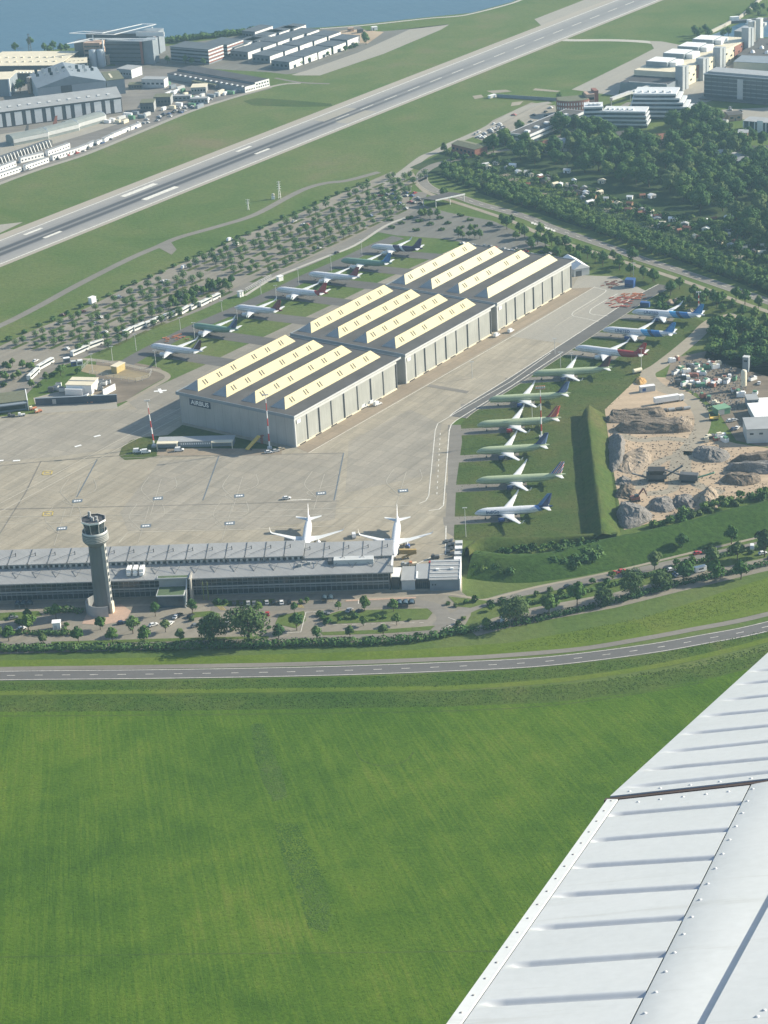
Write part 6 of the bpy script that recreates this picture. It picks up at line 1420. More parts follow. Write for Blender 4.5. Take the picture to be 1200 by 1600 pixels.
for k, (x, y, nn) in enumerate(((610, 950, 4), (22, 951, 3), (502, 942, 2))):
    a = P(x, y); t = thing('bike_shelter', ['glass bicycle shelter with hooped roof on the green island', 'glazed smoking shelter at the left end of the terminal', 'small glass shelter in front of the terminal glass'][k], 'shelter', a, tang)
    for i in range(nn):
        m = MB()
        for q in range(6):
            a0, a1 = math.pi * q / 6, math.pi * (q + 1) / 6
            m.beam((i * 2.7 + 1.25 + 1.25 * math.cos(a0), 0, 1.6 + .9 * math.sin(a0)), (i * 2.7 + 1.25 + 1.25 * math.cos(a1), 0, 1.6 + .9 * math.sin(a1)), .12, .12); m.beam((i * 2.7 + 1.25 + 1.25 * math.cos(a0), 3.4, 1.6 + .9 * math.sin(a0)), (i * 2.7 + 1.25 + 1.25 * math.cos(a1), 3.4, 1.6 + .9 * math.sin(a1)), .12, .12)
            m.add([(i * 2.7 + 1.25 + 1.2 * math.cos(b_), y_, 1.6 + .86 * math.sin(b_)) for b_, y_ in ((a0, 0), (a1, 0), (a1, 3.4), (a0, 3.4))], [(0, 1, 2, 3)])
        m.build('roof_hoop', GLASS_B, t)
    MB().box(0, nn * 2.7, 3.3, 3.42, 0, 1.6).build('back_wall', GLASS_B, t)
    for i in range(nn + 1): MB().box(i * 2.6, i * 2.6 + .12, -.06, .06, 0, 1.6).build('post', GREY, t)
# shelter row in the shade of the first hangar
t, w = simple_block('open_shelter', 'long grey shelter with two open bays in the shadow of the nearest hangar', 'shelter', (247, 700), (365, 697), 7, 3.0, BLUEGREY, GREY)
for x0, x1 in ((0, 11), (w * .72, w)):
    MB().box(x0, x1, -3.5, -.31, 3.4, 3.9).build('bay_roof', CREAM, t)
    for x in (x0, x1 - .4): MB().box(x, x + .4, -3.5, -3.0, 0, 3.397).build('bay_post', CREAM, t)
win_row(t, w, 1.0, 1.5, 14, WHITE, x0=12, x1=w * .70)
a = P(396, 700); t = thing('boarding_stairs', 'yellow boarding stairs parked in the shadow of the nearest hangar', 'stairs', a, R(50))
MB().add([(-5, -1, .8), (5, -1, 4.6), (5, 1, 4.6), (-5, 1, .8), (-5, -1, 1.4), (5, -1, 5.4), (5, 1, 5.4), (-5, 1, 1.4)], [(0, 3, 2, 1), (4, 5, 6, 7), (0, 1, 5, 4), (1, 2, 6, 5), (2, 3, 7, 6), (3, 0, 4, 7)]).build('stair_flight', YELLOW, t); MB().box(3, 8, -1, 1, 4.2, 4.6).build('landing', BRICK, t); MB().box(6.6, 7.0, -.8, .8, 0, 4.2).build('support', BRICK, t)
for s in (-1, 1): MB().tube((-3, s - .15, .4), (-3, s + .15, .4), .4, n=8).build('wheel', BLACKM, t)
# gate equipment at the right end of the terminal
a = P(640, 876); t = thing('boarding_bridge', 'yellow folding boarding bridge at the nose of the right gate airliner', 'bridge', P(622, 872), R(-12))
MB().beam((0, 0, 3.4), (8.5, 1.5, 3.0), 1.6, 2.2).build('tunnel', plain('ochre_steel', (.34, .24, .09), .6, .15, .5), t); MB().beam((8.5, 1.5, 2.6), (2, -1.5, .9), 1.2, .5).build('stair_flight', plain('ochre_steel', (.34, .24, .09), .6, .15, .5), t); MB().tube((4.5, .8, 0), (4.5, .8, 3), .3).build('support', DGREY, t); MB().box(-1.4, .8, -1.5, 1.5, 2.2, 4.7).build('cab', DGREY, t)
for k, (x, y, lab) in enumerate(((645, 884, 'orange white ground power cart by the boarding bridge'), (633, 885, 'grey luggage tug left of the power cart'), (676, 884, 'red fuel trailer behind the ribbed grey roof'), (680, 873, 'dark tug behind the red fuel trailer'), (702, 883, 'orange white cart near the equipment racks'))):
    a = P(x, y); t = thing('apron_cart', lab, 'cart', a, R(8)); m = [CREAM, GREY, REDM, DGREY, CREAM][k]
    MB().prism([(-1.9, -.9), (1.9, -.9), (1.9, .9), (-1.9, .9)], .5, 1.6).build('body', m, t); MB().box(-1.5, -.3, -.8, .8, 1.603, 2.3).build('cab', ORANGE if m is CREAM else m, t)
    for q in (-1.2, 1.2):
        for s in (-1, 1): MB().tube((q, s * .85 - .12, .38), (q, s * .85 + .12, .38), .38, n=8).build('wheel', BLACKM, t)
for k in range(4):
    a = P(715.5 + .6 * k, 880 - k * 8.5); t = thing('equipment_rack', ['white equipment cabin nearest to the terminal', 'pale equipment rack behind the nearest cabin', 'white equipment container on the apron edge', 'farthest white equipment container of the row'][k] + ' beside the right end of the apron', 'container', a, tang)
    MB().box(-1.7, 1.7, -1.6, 1.6, .3, 2.7).build('casing', WHITE if k % 2 == 0 else LGREY, t); MB().box(-1.3, 1.3, -1.66, -1.603, .8, 2.0).build('panel', GREY, t)
    for q in (-1.3, 1.3): MB().box(q - .2, q + .2, -1.4, 1.4, 0, .297).build('skid', DGREY, t)
for k, (x, y) in enumerate(((705, 846), (703, 852), (706, 858), (701, 862), (707, 866), (708, 851), (698, 847))):
    a = P(x, y); t = thing('cargo_dolly', 'dark cargo dolly in the rack yard beside the last grass stand', 'dolly', a, R(80), 'cargo dollies in the rack yard'); MB().box(-1.6, 1.6, -.8, .8, .5, .75).build('deck', DGREY, t); MB().box(-1.6, -1.5, -.8, .8, .753, 1.9).build('end_frame', GREY, t)
    for q in (-1.1, 1.1): MB().tube((q, -.8, .25), (q, .8, .25), .25, n=8).build('axle', BLACKM, t)
for k, (x, y, m) in enumerate(((262, 531, 1), (287, 527, 1), (958, 470, 0), (970, 468, 0), (964, 477, 0), (975, 477, 0), (985, 462, 1), (995, 464, 1), (988, 468, 0), (1000, 462, 1), (952, 444, 2), (960, 446, 2))):
    a = P(x, y); b = MB(); rr = random.Random(k)
    for i in range(9):
        px_, py_ = rr.uniform(-4.6, 4.6), rr.uniform(-5, 5); b.beam((px_ - 1.2, py_, .25), (px_ + 1.2, py_ + rr.uniform(-1.2, 1.2), .25 + rr.uniform(0, .4)), .5, .4)
    o = b.build('barrier_stack', [plain('faded_red', (.42, .11, .07), .7, .2, .6), ORANGE, BRICK][m], loc=(a.x, a.y, .15)); tag(o, ['orange barrier stack beside the leftmost airliner', 'orange barrier stack beside the short green airliner', 'red barriers, left front of the stacks at the far apron end', 'red barriers, second in the front row at the far apron end', 'red barriers, nearest to the camera at the far apron end', 'red barriers at the right of the front row at the far apron end', 'orange barriers at the left rear of the far apron end', 'orange barriers at the rear middle of the far apron end', 'red barriers between front and rear rows at the far apron end', 'orange barriers at the right rear corner of the far apron end', 'brown barriers lying left of the blue containers', 'brown barriers right of others, left of the blue containers'][k], 'barriers')
for k, (x, y) in enumerate(((976, 449), (1000, 480))):
    t, w = simple_block('container', ['blue container pair at the far end of the apron', 'dark blue container in front of the thicket'][k], 'container', (x, y), (x + 14, y + 1), 5 - 2 * k, 5.0 - 2 * k, BLUE, BLUE, parapet=.1, over=.02); MB().box(.3, w - .3, -.06, -.003, .3, 2.4).build('door', plain('dark_blue_door', (.02, .05, .14), .6, .1, .5), t)

# ================================================================== FAR FACTORY, TOP LEFT
def gable(t, w, d, h, rise, wall, roof, along_x=True, over=.4):
    MB().box(0, w, 0, d, 0, h).build('wall', wall, t)
    m = MB(); o = over
    if along_x: vs = [(-o, -o, h + .003), (w + o, -o, h + .003), (w + o, d + o, h + .003), (-o, d + o, h + .003), (-o, d / 2, h + rise), (w + o, d / 2, h + rise)]; m.add(vs, [(0, 1, 5, 4), (2, 3, 4, 5), (3, 0, 4), (1, 2, 5)])
    else: vs = [(-o, -o, h + .003), (w + o, -o, h + .003), (w + o, d + o, h + .003), (-o, d + o, h + .003), (w / 2, -o, h + rise), (w / 2, d + o, h + rise)]; m.add(vs, [(0, 4, 5, 3), (4, 1, 2, 5), (0, 1, 4), (2, 3, 5)])
    return m.build('roof', roof, t)
a, b = P(-40, 205.5), P(192, 176); ang = math.atan2((b - a).y, (b - a).x); w = (b - a).length
t = thing('factory_hangar', 'long factory hall with striped grey and white doors and a low pitched grey roof', 'factory hall', a, ang)
r = gable(t, w, 40, 13.5, 5.0, DGREY, ROOFG)
MB().box(w * .77, w + .45, -.5, 40.5, 13.3, 13.49).build('roof_edge', DGREY, t)
x = 1.0; k = 0
while x < w - 4:
    ww = 6.2 if k % 2 == 0 else 4.0; MB().box(x, x + ww, -.12, -.003, .8, 12.0).build('door_panel', WHITE, t); x += ww + 3.4; k += 1
MB().box(0, w, -.2, -.125, 12.3, 13.0).build('door_rail', DGREY, t)
sl = 5.0 / 20.4
for i in range(14): x0 = 6 + i * w / 15; MB().add([(x0, 6, 13.6 + 6.4 * sl), (x0 + 2.6, 6, 13.6 + 6.4 * sl), (x0 + 2.6, 8.5, 13.6 + 8.9 * sl), (x0, 8.5, 13.6 + 8.9 * sl), (x0, 6, 14 + 6.4 * sl), (x0 + 2.6, 6, 14 + 6.4 * sl), (x0 + 2.6, 8.5, 14 + 8.9 * sl), (x0, 8.5, 14 + 8.9 * sl)], [(4, 5, 6, 7), (0, 1, 5, 4), (1, 2, 6, 5), (2, 3, 7, 6), (3, 0, 4, 7)]).build('skylight', LGREY, r)
a, b = P(61, 163), P(168, 151); ang2 = math.atan2((b - a).y, (b - a).x); w2 = (b - a).length
t = thing('factory_hall', 'pale blue grey hall with wide gabled front and dark gate, behind the striped hall', 'factory hall', a, ang2)
r = gable(t, w2, 60, 14, 8, plain('pale_cladding', (.33, .37, .40), .6, .06, .2), BLUEGREY, False)
MB().box(w2 * .34, w2 * .50, -.1, -.003, 0, 14.0).build('gate', DGREY, t)
for row in (0, 1):
    for i in range(9): MB().box(w2 * .04 + i * w2 * .1, w2 * .04 + i * w2 * .1 + w2 * .045, 24 + row * 12, 24.5 + row * 12, 19, 21.6 + row * 1.5).build('clerestory_panel', LGREY if i % 2 else GLASS, t)
MB().box(w2 * 1.02, w2 * 1.28, 4, 40, 0, 13).build('side_block', BLUEGREY, t); MB().box(w2 * 1.02, w2 * 1.28, 4, 40, 13.003, 13.5).build('side_roof', ROOFM, t)
MB().box(w2 * 1.10, w2 * 1.13, 12, 30, 13.503, 13.7).build('skylight', CREAM, t)
t, w = simple_block('flat_hall', 'big flat hall with a cream roof dotted with roof vents, near the river', 'factory hall', (-30, 122), (92, 121), 60, 11, DGREY, ROOFC)
for i in range(9):
    for j in range(2): MB().box(6 + i * w / 10, 8.5 + i * w / 10, 14 + 18 * j, 16 + 18 * j, 11.36, 12.2).build('roof_vent', ROOFC, t)
t, w = simple_block('flat_hall', 'cream roofed wing to the right of the big flat hall', 'factory hall', (90, 119), (138, 115), 26, 10, DGREY, ROOFC)
for i in range(6): MB().box(4 + i * 4, 5.4 + i * 4, 10, 12, 10.36, 11).build('roof_vent', ROOFC, t)
t, w = simple_block('flat_hall', 'pale hall cut by the left edge with a bright corner pillar', 'factory hall', (-40, 152), (17, 150), 30, 15, BLUEGREY, ROOFC); MB().box(w - .8, w + .4, -.5, 1, 0, 15.4).build('corner_pillar', WHITE, t)
t, w = simple_block('flat_hall', 'narrow cream roofed link between two halls at the left', 'factory hall', (18, 130), (58, 130), 12, 9, DGREY, ROOFC)
for i in range(7): MB().box(1 + i * w / 7.2, 2.4 + i * w / 7.2, .5, 2, 9.36, 10.2).build('roof_vent', WHITE, t)
t, w = simple_block('small_tower', 'narrow cream tower in the gap between two halls', 'tower', (44, 146), (49, 146), 5, 14, BRICKL, ROOFG, over=.1); win_row(t, w, 1.2, 9, 2)
# big office block with white frames and pylons
a, b = P(167, 100.5), P(225, 101); ango = math.atan2((b - a).y, (b - a).x); w = (b - a).length
t = thing('office_block', 'large dark office block with thin white roof frames and tall white pylons by the river', 'office building', a, ango)
H_ = 21.5
MB().box(0, w, 0, 15, 0, H_).build('wall', plain('dark_curtain_wall', (.075, .092, .112), .35, .12, .3), t)
for i in range(5): MB().box(.3, w - .3, -.12, -.003, 2.2 + i * 3.9, 3.4 + i * 3.9).build('window_band', GLASS, t)
MB().box(w * .94, w * 1.0 + .2, -.3, -.125, 0, H_).build('brick_strip', BRICK, t); MB().box(w + .21, w + 10, 1.5, 15, 0, H_ + 1).build('end_wing', BLUEGREY, t)
def roof_frame(par, pts, th=.55, wd=1.1):
    m = MB()
    for p, q in zip(pts, pts[1:] + pts[:1]): m.beam(p, q, wd, th)
    m.build('roof_frame', WHITE, par)
def wl(t, px, py, z):
    d = P(px, py, z) - t.location; a_ = -t.rotation_euler.z
    return (d.x * math.cos(a_) - d.y * math.sin(a_), d.x * math.sin(a_) + d.y * math.cos(a_), z)
roof_frame(t, [wl(t, *q) for q in ((105, 68.3, 22.6), (141.5, 60.2, 24), (157, 60.2, 24), (244, 61.2, 24), (221, 64.3, 22.6), (158, 60.8, 22.6))])
MB().box(-33, -23, 4, 16, 0, H_ - 1).build('wing_wall', plain('dark_curtain_wall', (.075, .092, .112), .35, .12, .3), t); MB().box(-22.9, -6, 2, 15, 0, H_ - 2).build('brick_wing', BRICKL, t)
for i in range(4): MB().box(-22, -7, 1.88, 1.997, 3.4 + i * 4, 5.0 + i * 4).build('window_band', GLASS, t)
MB().box(w * .5 + .05, w * .96, 46, 60, 0, H_).build('rear_wall', BLUEGREY, t); MB().box(w * .5, w - 4, 38, 45.9, 0, H_ - 3).build('rear_wing', BLUEGREY, t)
for i in range(4): MB().box(w - 3.99, w - 3.9, 38.5, 45.5, 3 + i * 4, 4.8 + i * 4).build('window_band', BRICK, t)
MB().box(-38, w * .5, 44, 60, 0, H_ - 2).build('rear_wall', plain('dark_curtain_wall', (.075, .092, .112), .35, .12, .3), t)
roof_frame(t, [wl(t, *q) for q in ((108.5, 52, 25), (131, 49, 26), (160, 51.5, 26), (222, 37.5, 26.5), (243.5, 38, 26.5), (178, 54, 25))])
MB().box(w * .45, w + 8, 36.5, 37.5, H_ - 3, H_ + 1.2).build('roof_parapet', WHITE, t)
for (bx_, by_), hh in (((148, 84), 18), ((164.5, 103), 24.5), ((241, 78), 22), ((243, 84), 13)):
    x_, y_, _z = wl(t, bx_, by_, 0); MB().tube((x_, y_, 0), (x_, y_, hh), .95, .8, 8).build('pylon', WHITE, t)
t = thing('silo', 'pair of pale round silos in front of the office block', 'silo', P(153, 104)); 
for q in (-3.6, 3.6): MB().lathe([(3.6, 0), (3.6, 15), (3.2, 15.8), (.3, 16.2)], 14, c=(q, 0)).build('cylinder', plain('silo_blue_grey', (.34, .39, .43), .5, .06, .3), t)
t, w = simple_block('brick_annex', 'low pale brick annex right of the silos', 'building', (168, 102), (186, 96), 12, 9, BRICKL, ROOFC)
# banded brick block and the terraces of dark sheds with white ends
def band_block(label, A_, B_, depth, h, floors, lit, cat='office building', name='banded_block'):
    a, b = P(*A_), P(*B_); t = thing(name, label, cat, a, math.atan2((b - a).y, (b - a).x)); w = (b - a).length
    MB().box(0, w, 0, depth, 0, h).build('wall', BLUEGREY, t); MB().box(-.4, w + .4, -.4, depth + .4, h + .003, h + .6).build('roof', SLATE, t)
    for i in range(floors):
        z = 1.2 + i * (h - .6) / floors
        MB().box(.2, w - .2, -.08, -.003, z, z + 1.4).build('window_band', GLASS, t); MB().box(w + .003, w + .10, .2, depth - .2, z, z + 1.3).build('window_band', BRICK, t); MB().box(w + .003, w + .14, .1, depth - .1, z + 1.35, z + 2.4).build('end_band', WHITE, t)
    return t
band_block('four storey block with brick red and white bands on its sunlit end, near the river', (268, 96), (327, 101), 24, 13.5, 4, True)
band_block('second banded block behind and right of the first one', (322, 86), (356, 89), 26, 11, 3, True)
SB = math.atan2((P(452, 110) - P(420, 107)).y, (P(452, 110) - P(420, 107)).x)
rows = [[(735, 278, 780, 320), (820, 250, 865, 290), (900, 220, 945, 262), (985, 195, 1025, 230), (1065, 168, 1105, 193)], [(625, 250, 668, 285), (710, 222, 752, 256), (795, 195, 835, 225), (877, 168, 915, 198), (958, 145, 995, 170)],
        [(500, 222, 545, 262), (587, 195, 630, 235), (670, 170, 715, 205), (752, 145, 795, 180), (835, 122, 878, 155)], [(425, 202, 465, 238), (475, 180, 550, 215), (555, 168, 592, 198), (600, 142, 668, 172), (678, 118, 750, 150), (760, 103, 795, 128), (540, 115, 595, 145)]]
OR = ['nearest', 'second', 'third', 'fourth', 'fifth', 'sixth', 'last']
sp = None; n = 0
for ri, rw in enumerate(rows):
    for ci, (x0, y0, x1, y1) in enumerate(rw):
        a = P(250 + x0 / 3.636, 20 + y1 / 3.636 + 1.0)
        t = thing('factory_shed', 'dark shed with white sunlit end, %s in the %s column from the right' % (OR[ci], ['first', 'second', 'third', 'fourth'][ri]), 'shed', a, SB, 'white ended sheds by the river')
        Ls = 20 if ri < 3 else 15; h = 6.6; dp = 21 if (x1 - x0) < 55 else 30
        MB().box(-Ls, 0, 0, dp, 0, h).build('wall', plain('shed_shaded_wall', (.12, .145, .165), .6, .15, .2), t); MB().box(-Ls - .2, .5, -.2, dp + .2, h + .003, h + .5).build('roof', SLATE, t); MB().box(.003, .35, .2, dp - .2, .3, h).build('end_wall', WHITE, t)  # shade on the front and sun on the end painted as dark and white
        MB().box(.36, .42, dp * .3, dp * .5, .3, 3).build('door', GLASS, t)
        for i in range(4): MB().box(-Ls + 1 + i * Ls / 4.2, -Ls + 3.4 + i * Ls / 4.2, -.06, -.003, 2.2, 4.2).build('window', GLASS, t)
# long low dark hall with a white windowed end
a, b = P(383, 145), P(421, 134.5); an = math.atan2((b - a).y, (b - a).x); w = (b - a).length
t = thing('long_hall', 'very long dark roofed hall whose white windowed end faces the runway', 'factory hall', a, an)
c0 = P(262, 123) - a; c0 = Vector((c0.x * math.cos(-an) - c0.y * math.sin(-an), c0.x * math.sin(-an) + c0.y * math.cos(-an), 0)); dl = c0.normalized() * c0.length
for (f0, f1, hh, nm) in ((0, .42, 4.5, 0), (.42, 1.0, 6.0, 1)):
    p0 = (w * f0, 0); p1 = (w * f1, 0); m = MB().prism([p0, p1, (p1[0] + dl.x, p1[1] + dl.y), (p0[0] + dl.x, p0[1] + dl.y)], 0, hh); m.build('wall', WHITE if 0 else BLUEGREY, t)
    MB().prism([(p0[0] + .05, .5), (p1[0] - .05, .5), (p1[0] + dl.x, p1[1] + dl.y), (p0[0] + dl.x, p0[1] + dl.y)], hh + .003, hh + .5).build('roof', ROOFD, t); MB().box(p0[0], p1[0], -.3, -.003, 0, hh + .6).build('end_wall', WHITE, t)
    win_row(t, w * f1, 1.3, 1.2, 6, GLASS, y=-.36, x0=w * f0 + .4, x1=w * f1 - .4)
    if nm: win_row(t, w * f1, 1.3, 3.9, 5, GLASS, y=-.36, x0=w * f0 + .4, x1=w * f1 - .4)
for i in range(14):
    q = dl * ((i + .5) / 15); MB().box(q.x - .4, q.x + 1.4, q.y - 1, q.y + .6, 4.503, 5.6).build('roof_vent', WHITE, t)
BL = [((222, 137), (257, 137.5), 10, 7.5, 'LG', 'pale grey shed with a white right corner in the far factory yard'), ((184, 121), (206, 123), 16, 8, 'BG', 'blue grey block with a pale end behind the pitched hall'), ((220, 176), (241, 175), 14, 8, 'DG', 'dark shed with a mossy roof right of the striped hall'), ((241, 166), (267, 165), 13, 7.5, 'DG', 'dark low shed right of the mossy roofed shed'), ((201, 140), (222, 139), 10, 4, 'DG', 'low dark building left of the pale grey shed'),
      ((299, 147), (322, 146), 14, 5.5, 'CR', 'shed with a bright cream roof among green containers'), ((266, 158), (298, 157), 5, 4, 'BG', 'long blue grey cabin row in the factory yard'), ((298, 163), (325, 162), 6, 4.6, 'BG', 'blue grey cabin block near the runway side of the yard'), ((300, 133), (336, 139), 8, 3.5, 'DG', 'dark long shed behind the cream roofed shed')]
for A_, B_, dp, h, k_, lab in BL:
    t, w = simple_block('yard_shed', lab, 'shed', A_, B_, dp, h, {'LG': LGREY, 'BG': BLUEGREY, 'DG': DGREY, 'CR': GREY}[k_], {'LG': ROOFG, 'BG': ROOFG, 'DG': ROOFM, 'CR': ROOFC}[k_])
    MB().box(w + .003, w + .12, .3, dp - .3, .4, h - .2).build('end_wall', WHITE if k_ in ('LG', 'BG') else GREY, t); win_row(t, w, min(1.6, h * .3), h * .4, 5)
CP = [(250, 126), (262, 132), (270, 138), (282, 140), (274, 146), (290, 150), (264, 148), (286, 144), (330, 152), (340, 150), (322, 158), (345, 146), (352, 148), (360, 147), (368, 145), (375, 143), (280, 166), (270, 170), (256, 172), (300, 166), (312, 168), (190, 186), (200, 182), (184, 192), (176, 190), (206, 186), (222, 184), (230, 181), (168, 192), (196, 192), (306, 157), (296, 153), (212, 178), (316, 152)]
CC = [('white', WHITE), ('green', GREENM), ('blue grey', BLUEGREY), ('pale grey', LGREY), ('white', WHITE), ('cream', CREAM)]
for k, (x, y) in enumerate(CP):
    nm, m = CC[k % 6]; t = thing('container', 'small %s container or trailer in the crowded far factory yard' % nm, 'container', P(x, y), UANG + R(rnd.choice((0, 90)) + rnd.uniform(-10, 10)), 'containers of the far factory yard'); l = rnd.uniform(2.2, 4.5); h = rnd.uniform(2.4, 3.2)
    MB().box(-l, l, -1.2, 1.2, .15, h).build('box', m, t); MB().box(l + .003, l + .07, -1, 1, .3, h - .2).build('door', LGREY, t)
# container offices along the kerb: two rows
def office(label, x0, y0, x1, y1, h, wins):
    a, b = P(x0, y0), P(x1, y1); t = thing('container_office', label, 'cabin', a, math.atan2((b - a).y, (b - a).x)); w = (b - a).length
    MB().box(0, w, 0, 3.2, 0, h).build('wall', WHITE, t); MB().box(-.15, w + .15, -.15, 3.35, h + .003, h + .25).build('roof', ROOFG, t)
    if wins: win_row(t, w, 1.1, 1.4, max(3, int(w / 3)), GLASS, fill=.45)
ST = [(0, 270, 26, 259.5), (33, 255, 69, 246), (76, 244, 110, 231.5)]
for k, q in enumerate(ST): office('long cream cabin of the upper row near the runway, ' + ['cut by the left edge', 'second from the left edge', 'at the right end'][k], q[0] - (12 if k == 0 else 0), q[1] + (4 if k == 0 else 0), q[2], q[3], 4.2, True)
ST2 = [(0, 279, 34, 268), (41, 266, 77, 253.5), (83, 251, 126, 237.5), (126, 236, 138, 231), (139, 231, 151, 225), (152, 227, 160, 223.5), (164, 222, 177, 215.5), (178, 214.5, 190, 209.5), (191, 209, 205, 203), (205, 203.5, 221, 197.5)]
for k, q in enumerate(ST2): office('cream cabin of the lower row at the airfield kerb, ' + ['cut by the left edge', 'second from the left edge', 'third and longest from the left', 'fourth from the left', 'fifth from the left', 'short sixth from the left', 'seventh from the left', 'eighth from the left', 'ninth from the left', 'rightmost and windowless'][k], q[0] - (14 if k == 0 else 0), q[1] + (5 if k == 0 else 0), q[2], q[3], 3.8 if k < 3 else 2.9, k < 3)
# stepped noise shelter with arched mouths
m_an = None
for k, (x0, y0, x1, y1, dp) in enumerate(((22, 228, 76, 217, 15), (72, 217, 124, 204, 14), (112, 206, 166, 190, 14))):
    a, b = P(x0, y0), P(x1, y1); t = thing('vault_shelter', ['left', 'middle', 'right'][k] + ' section of the stepped grey vault shelter with a white arched mouth', 'shelter', a, math.atan2((b - a).y, (b - a).x)); w = (b - a).length
    prof = [(0, 0), (0, 5.5), (2.5, 7.2), (dp / 2, 8.0), (dp - 2.5, 7.2), (dp, 5.5), (dp, 0)]
    m = MB().add([(0, y_, z_) for y_, z_ in prof] + [(w, y_, z_) for y_, z_ in prof], [(i, i + 1, i + 8, i + 7) for i in range(6)] + [tuple(range(6, -1, -1)), tuple(range(7, 14))]); m.build('vault', plain('vault_grey_green', (.20, .225, .215), .8, .1, .2), t)
    MB().add([(w + .05, y_ * 1.0 + .0, z_) for y_, z_ in prof] + [(w + .5, y_, z_ + .3) for y_, z_ in prof], [(i, i + 1, i + 8, i + 7) for i in range(6)] + [tuple(range(7, 14)), tuple(range(6, -1, -1))]).build('arch_mouth', WHITE, t)
    MB().box(w + .51, w + .56, dp * .25, dp * .75, 0, 5).build('opening', BLACKM, t); MB().box(0, w, -.3, -.003, 2.2, 5.2).build('side_band', LGREY, t)
a, b = P(-30, 268), P(84, 228); t = thing('blast_wall', 'row of slim pale buttresses carrying a dark roofed wall in front of the vault shelter', 'wall', a, math.atan2((b - a).y, (b - a).x)); w = (b - a).length
MB().box(0, w, 1.0, 7, 0, 4.6).build('wall', DGREY, t)
for i in range(22): MB().beam((2 + i * w / 22.5, -.8, 0), (2 + i * w / 22.5, 1.4, 5.4), .7, .7).build('buttress', LGREY, t)
for k, (x, y, m) in enumerate(((80, 203, BRICK), (35, 218, DGREY))):
    t = thing('tail_fin', ['small reddish airliner tail fin showing above the vault shelter', 'dark grey airliner tail fin showing above the vault shelter'][k], 'tail fin', P(x, y), R(30)); MB().prism([(0, -.15), (5, -.15), (5, .15), (0, .15)], 0, .3).build('stub', LGREY, t)
    MB().add([(0, -.2, .3), (5, -.2, .3), (7, -.1, 11), (5, -.1, 11), (0, .2, .3), (5, .2, .3), (7, .1, 11), (5, .1, 11)], [(0, 1, 2, 3), (7, 6, 5, 4), (0, 4, 5, 1), (1, 5, 6, 2), (2, 6, 7, 3), (3, 7, 4, 0)]).build('fin', m, t)
sheet('yard', [(-100, 240), (-100, 120), (60, 110), (230, 100), (300, 106), (420, 128), (425, 138), (340, 160), (280, 180), (220, 204), (134, 240), (40, 272), (-20, 292), (-100, 320)], paving('far_yard', (0.205, 0.190, 0.170), 0.2, None, 0.25), 0.045)
sheet('yard', [(-100, 240), (0, 210), (192, 180), (210, 185), (150, 205), (80, 226), (0, 250), (-100, 290)], APRON2, 0.065)
ribbon('road', [(-60, 312), (0, 287), (60, 265), (134, 241), (222, 205), (290, 177), (340, 160), (430, 134), (470, 130)], 5, APRON2, 0.085)
sheet('yard', [(420, 120), (480, 112), (560, 92), (640, 60), (700, 38), (700, 40), (610, 48), (575, 50), (560, 40), (500, 46), (400, 52), (260, 72), (180, 90), (180, 104), (300, 110)], LOT2, 0.047)
sheet('yard', [(452, 118), (480, 110), (560, 82), (640, 46), (702, 38.5), (690, 46), (600, 84), (500, 118)], APRON2, 0.067)
sheet('yard', [(490, 52), (560, 46), (600, 50), (575, 68), (520, 66)], SAND, 0.087)
sheet('grass_island', [(300, 106), (420, 113), (520, 125), (480, 128), (420, 126), (350, 116)], G_AIR, 0.09)
ribbon('path', [(430, 122), (470, 129), (515, 131)], 3.5, ASPH_L, 0.10)
for k, (x, y) in enumerate(((582, 48), (545, 50), (560, 52))): t, w = simple_block('cabin', ['white site cabin on the bare ground by the river', 'brown site shed on the bare ground by the river', 'small dark hut on the bare ground by the river'][k], 'cabin', (x, y), (x + 8, y - 1), 4, 3.2, [WHITE, BRICKL, DGREY][k], [WHITE, BRICKL, ROOFD][k], parapet=.15); MB().box(.5, 1.8, -.06, -.003, 0, 2.3).build('door', DGREY, t)

# ================================================================== FAR FACTORY, TOP RIGHT
a, b = P(969, 146), P(1042, 151); an = math.atan2((b - a).y, (b - a).x); w = (b - a).length
e = P(1172, 84); v = e - b; lx = Vector((math.cos(an), math.sin(an), 0)); ly = Vector((-math.sin(an), math.cos(an), 0)); DY = v.dot(ly); DX = v.dot(lx)
t = thing('long_factory', 'very long white stepped factory with brick red panels and grey stair towers', 'factory', a, an)
def sk(x, y): return (x + DX * y / DY, y)
MB().prism([sk(0, 0), sk(w, 0), sk(w, 26), sk(0, 26)], 0, 9.5).build('front_block', BLUEGREY, t); MB().prism([sk(.6, .6), sk(w - .6, .6), sk(w - .6, 26), sk(.6, 26)], 9.503, 9.7).build('front_roof', ROOFD, t)
MB().prism([sk(w * .18, .8), sk(w - .4, .8), sk(w - .4, 1.4), sk(w * .18, 1.4)], 9.503, 10.4).build('parapet', LGREY, t)
MB().prism([sk(0, 26.05), sk(w, 26.05), sk(w, DY), sk(0, DY)], 0, 14).build('main_block', CREAM, t); MB().prism([sk(.5, 26.1), sk(w - .5, 26.1), sk(w - .5, DY - .5), sk(.5, DY - .5)], 14.003, 14.3).build('main_roof', ROOFC, t)
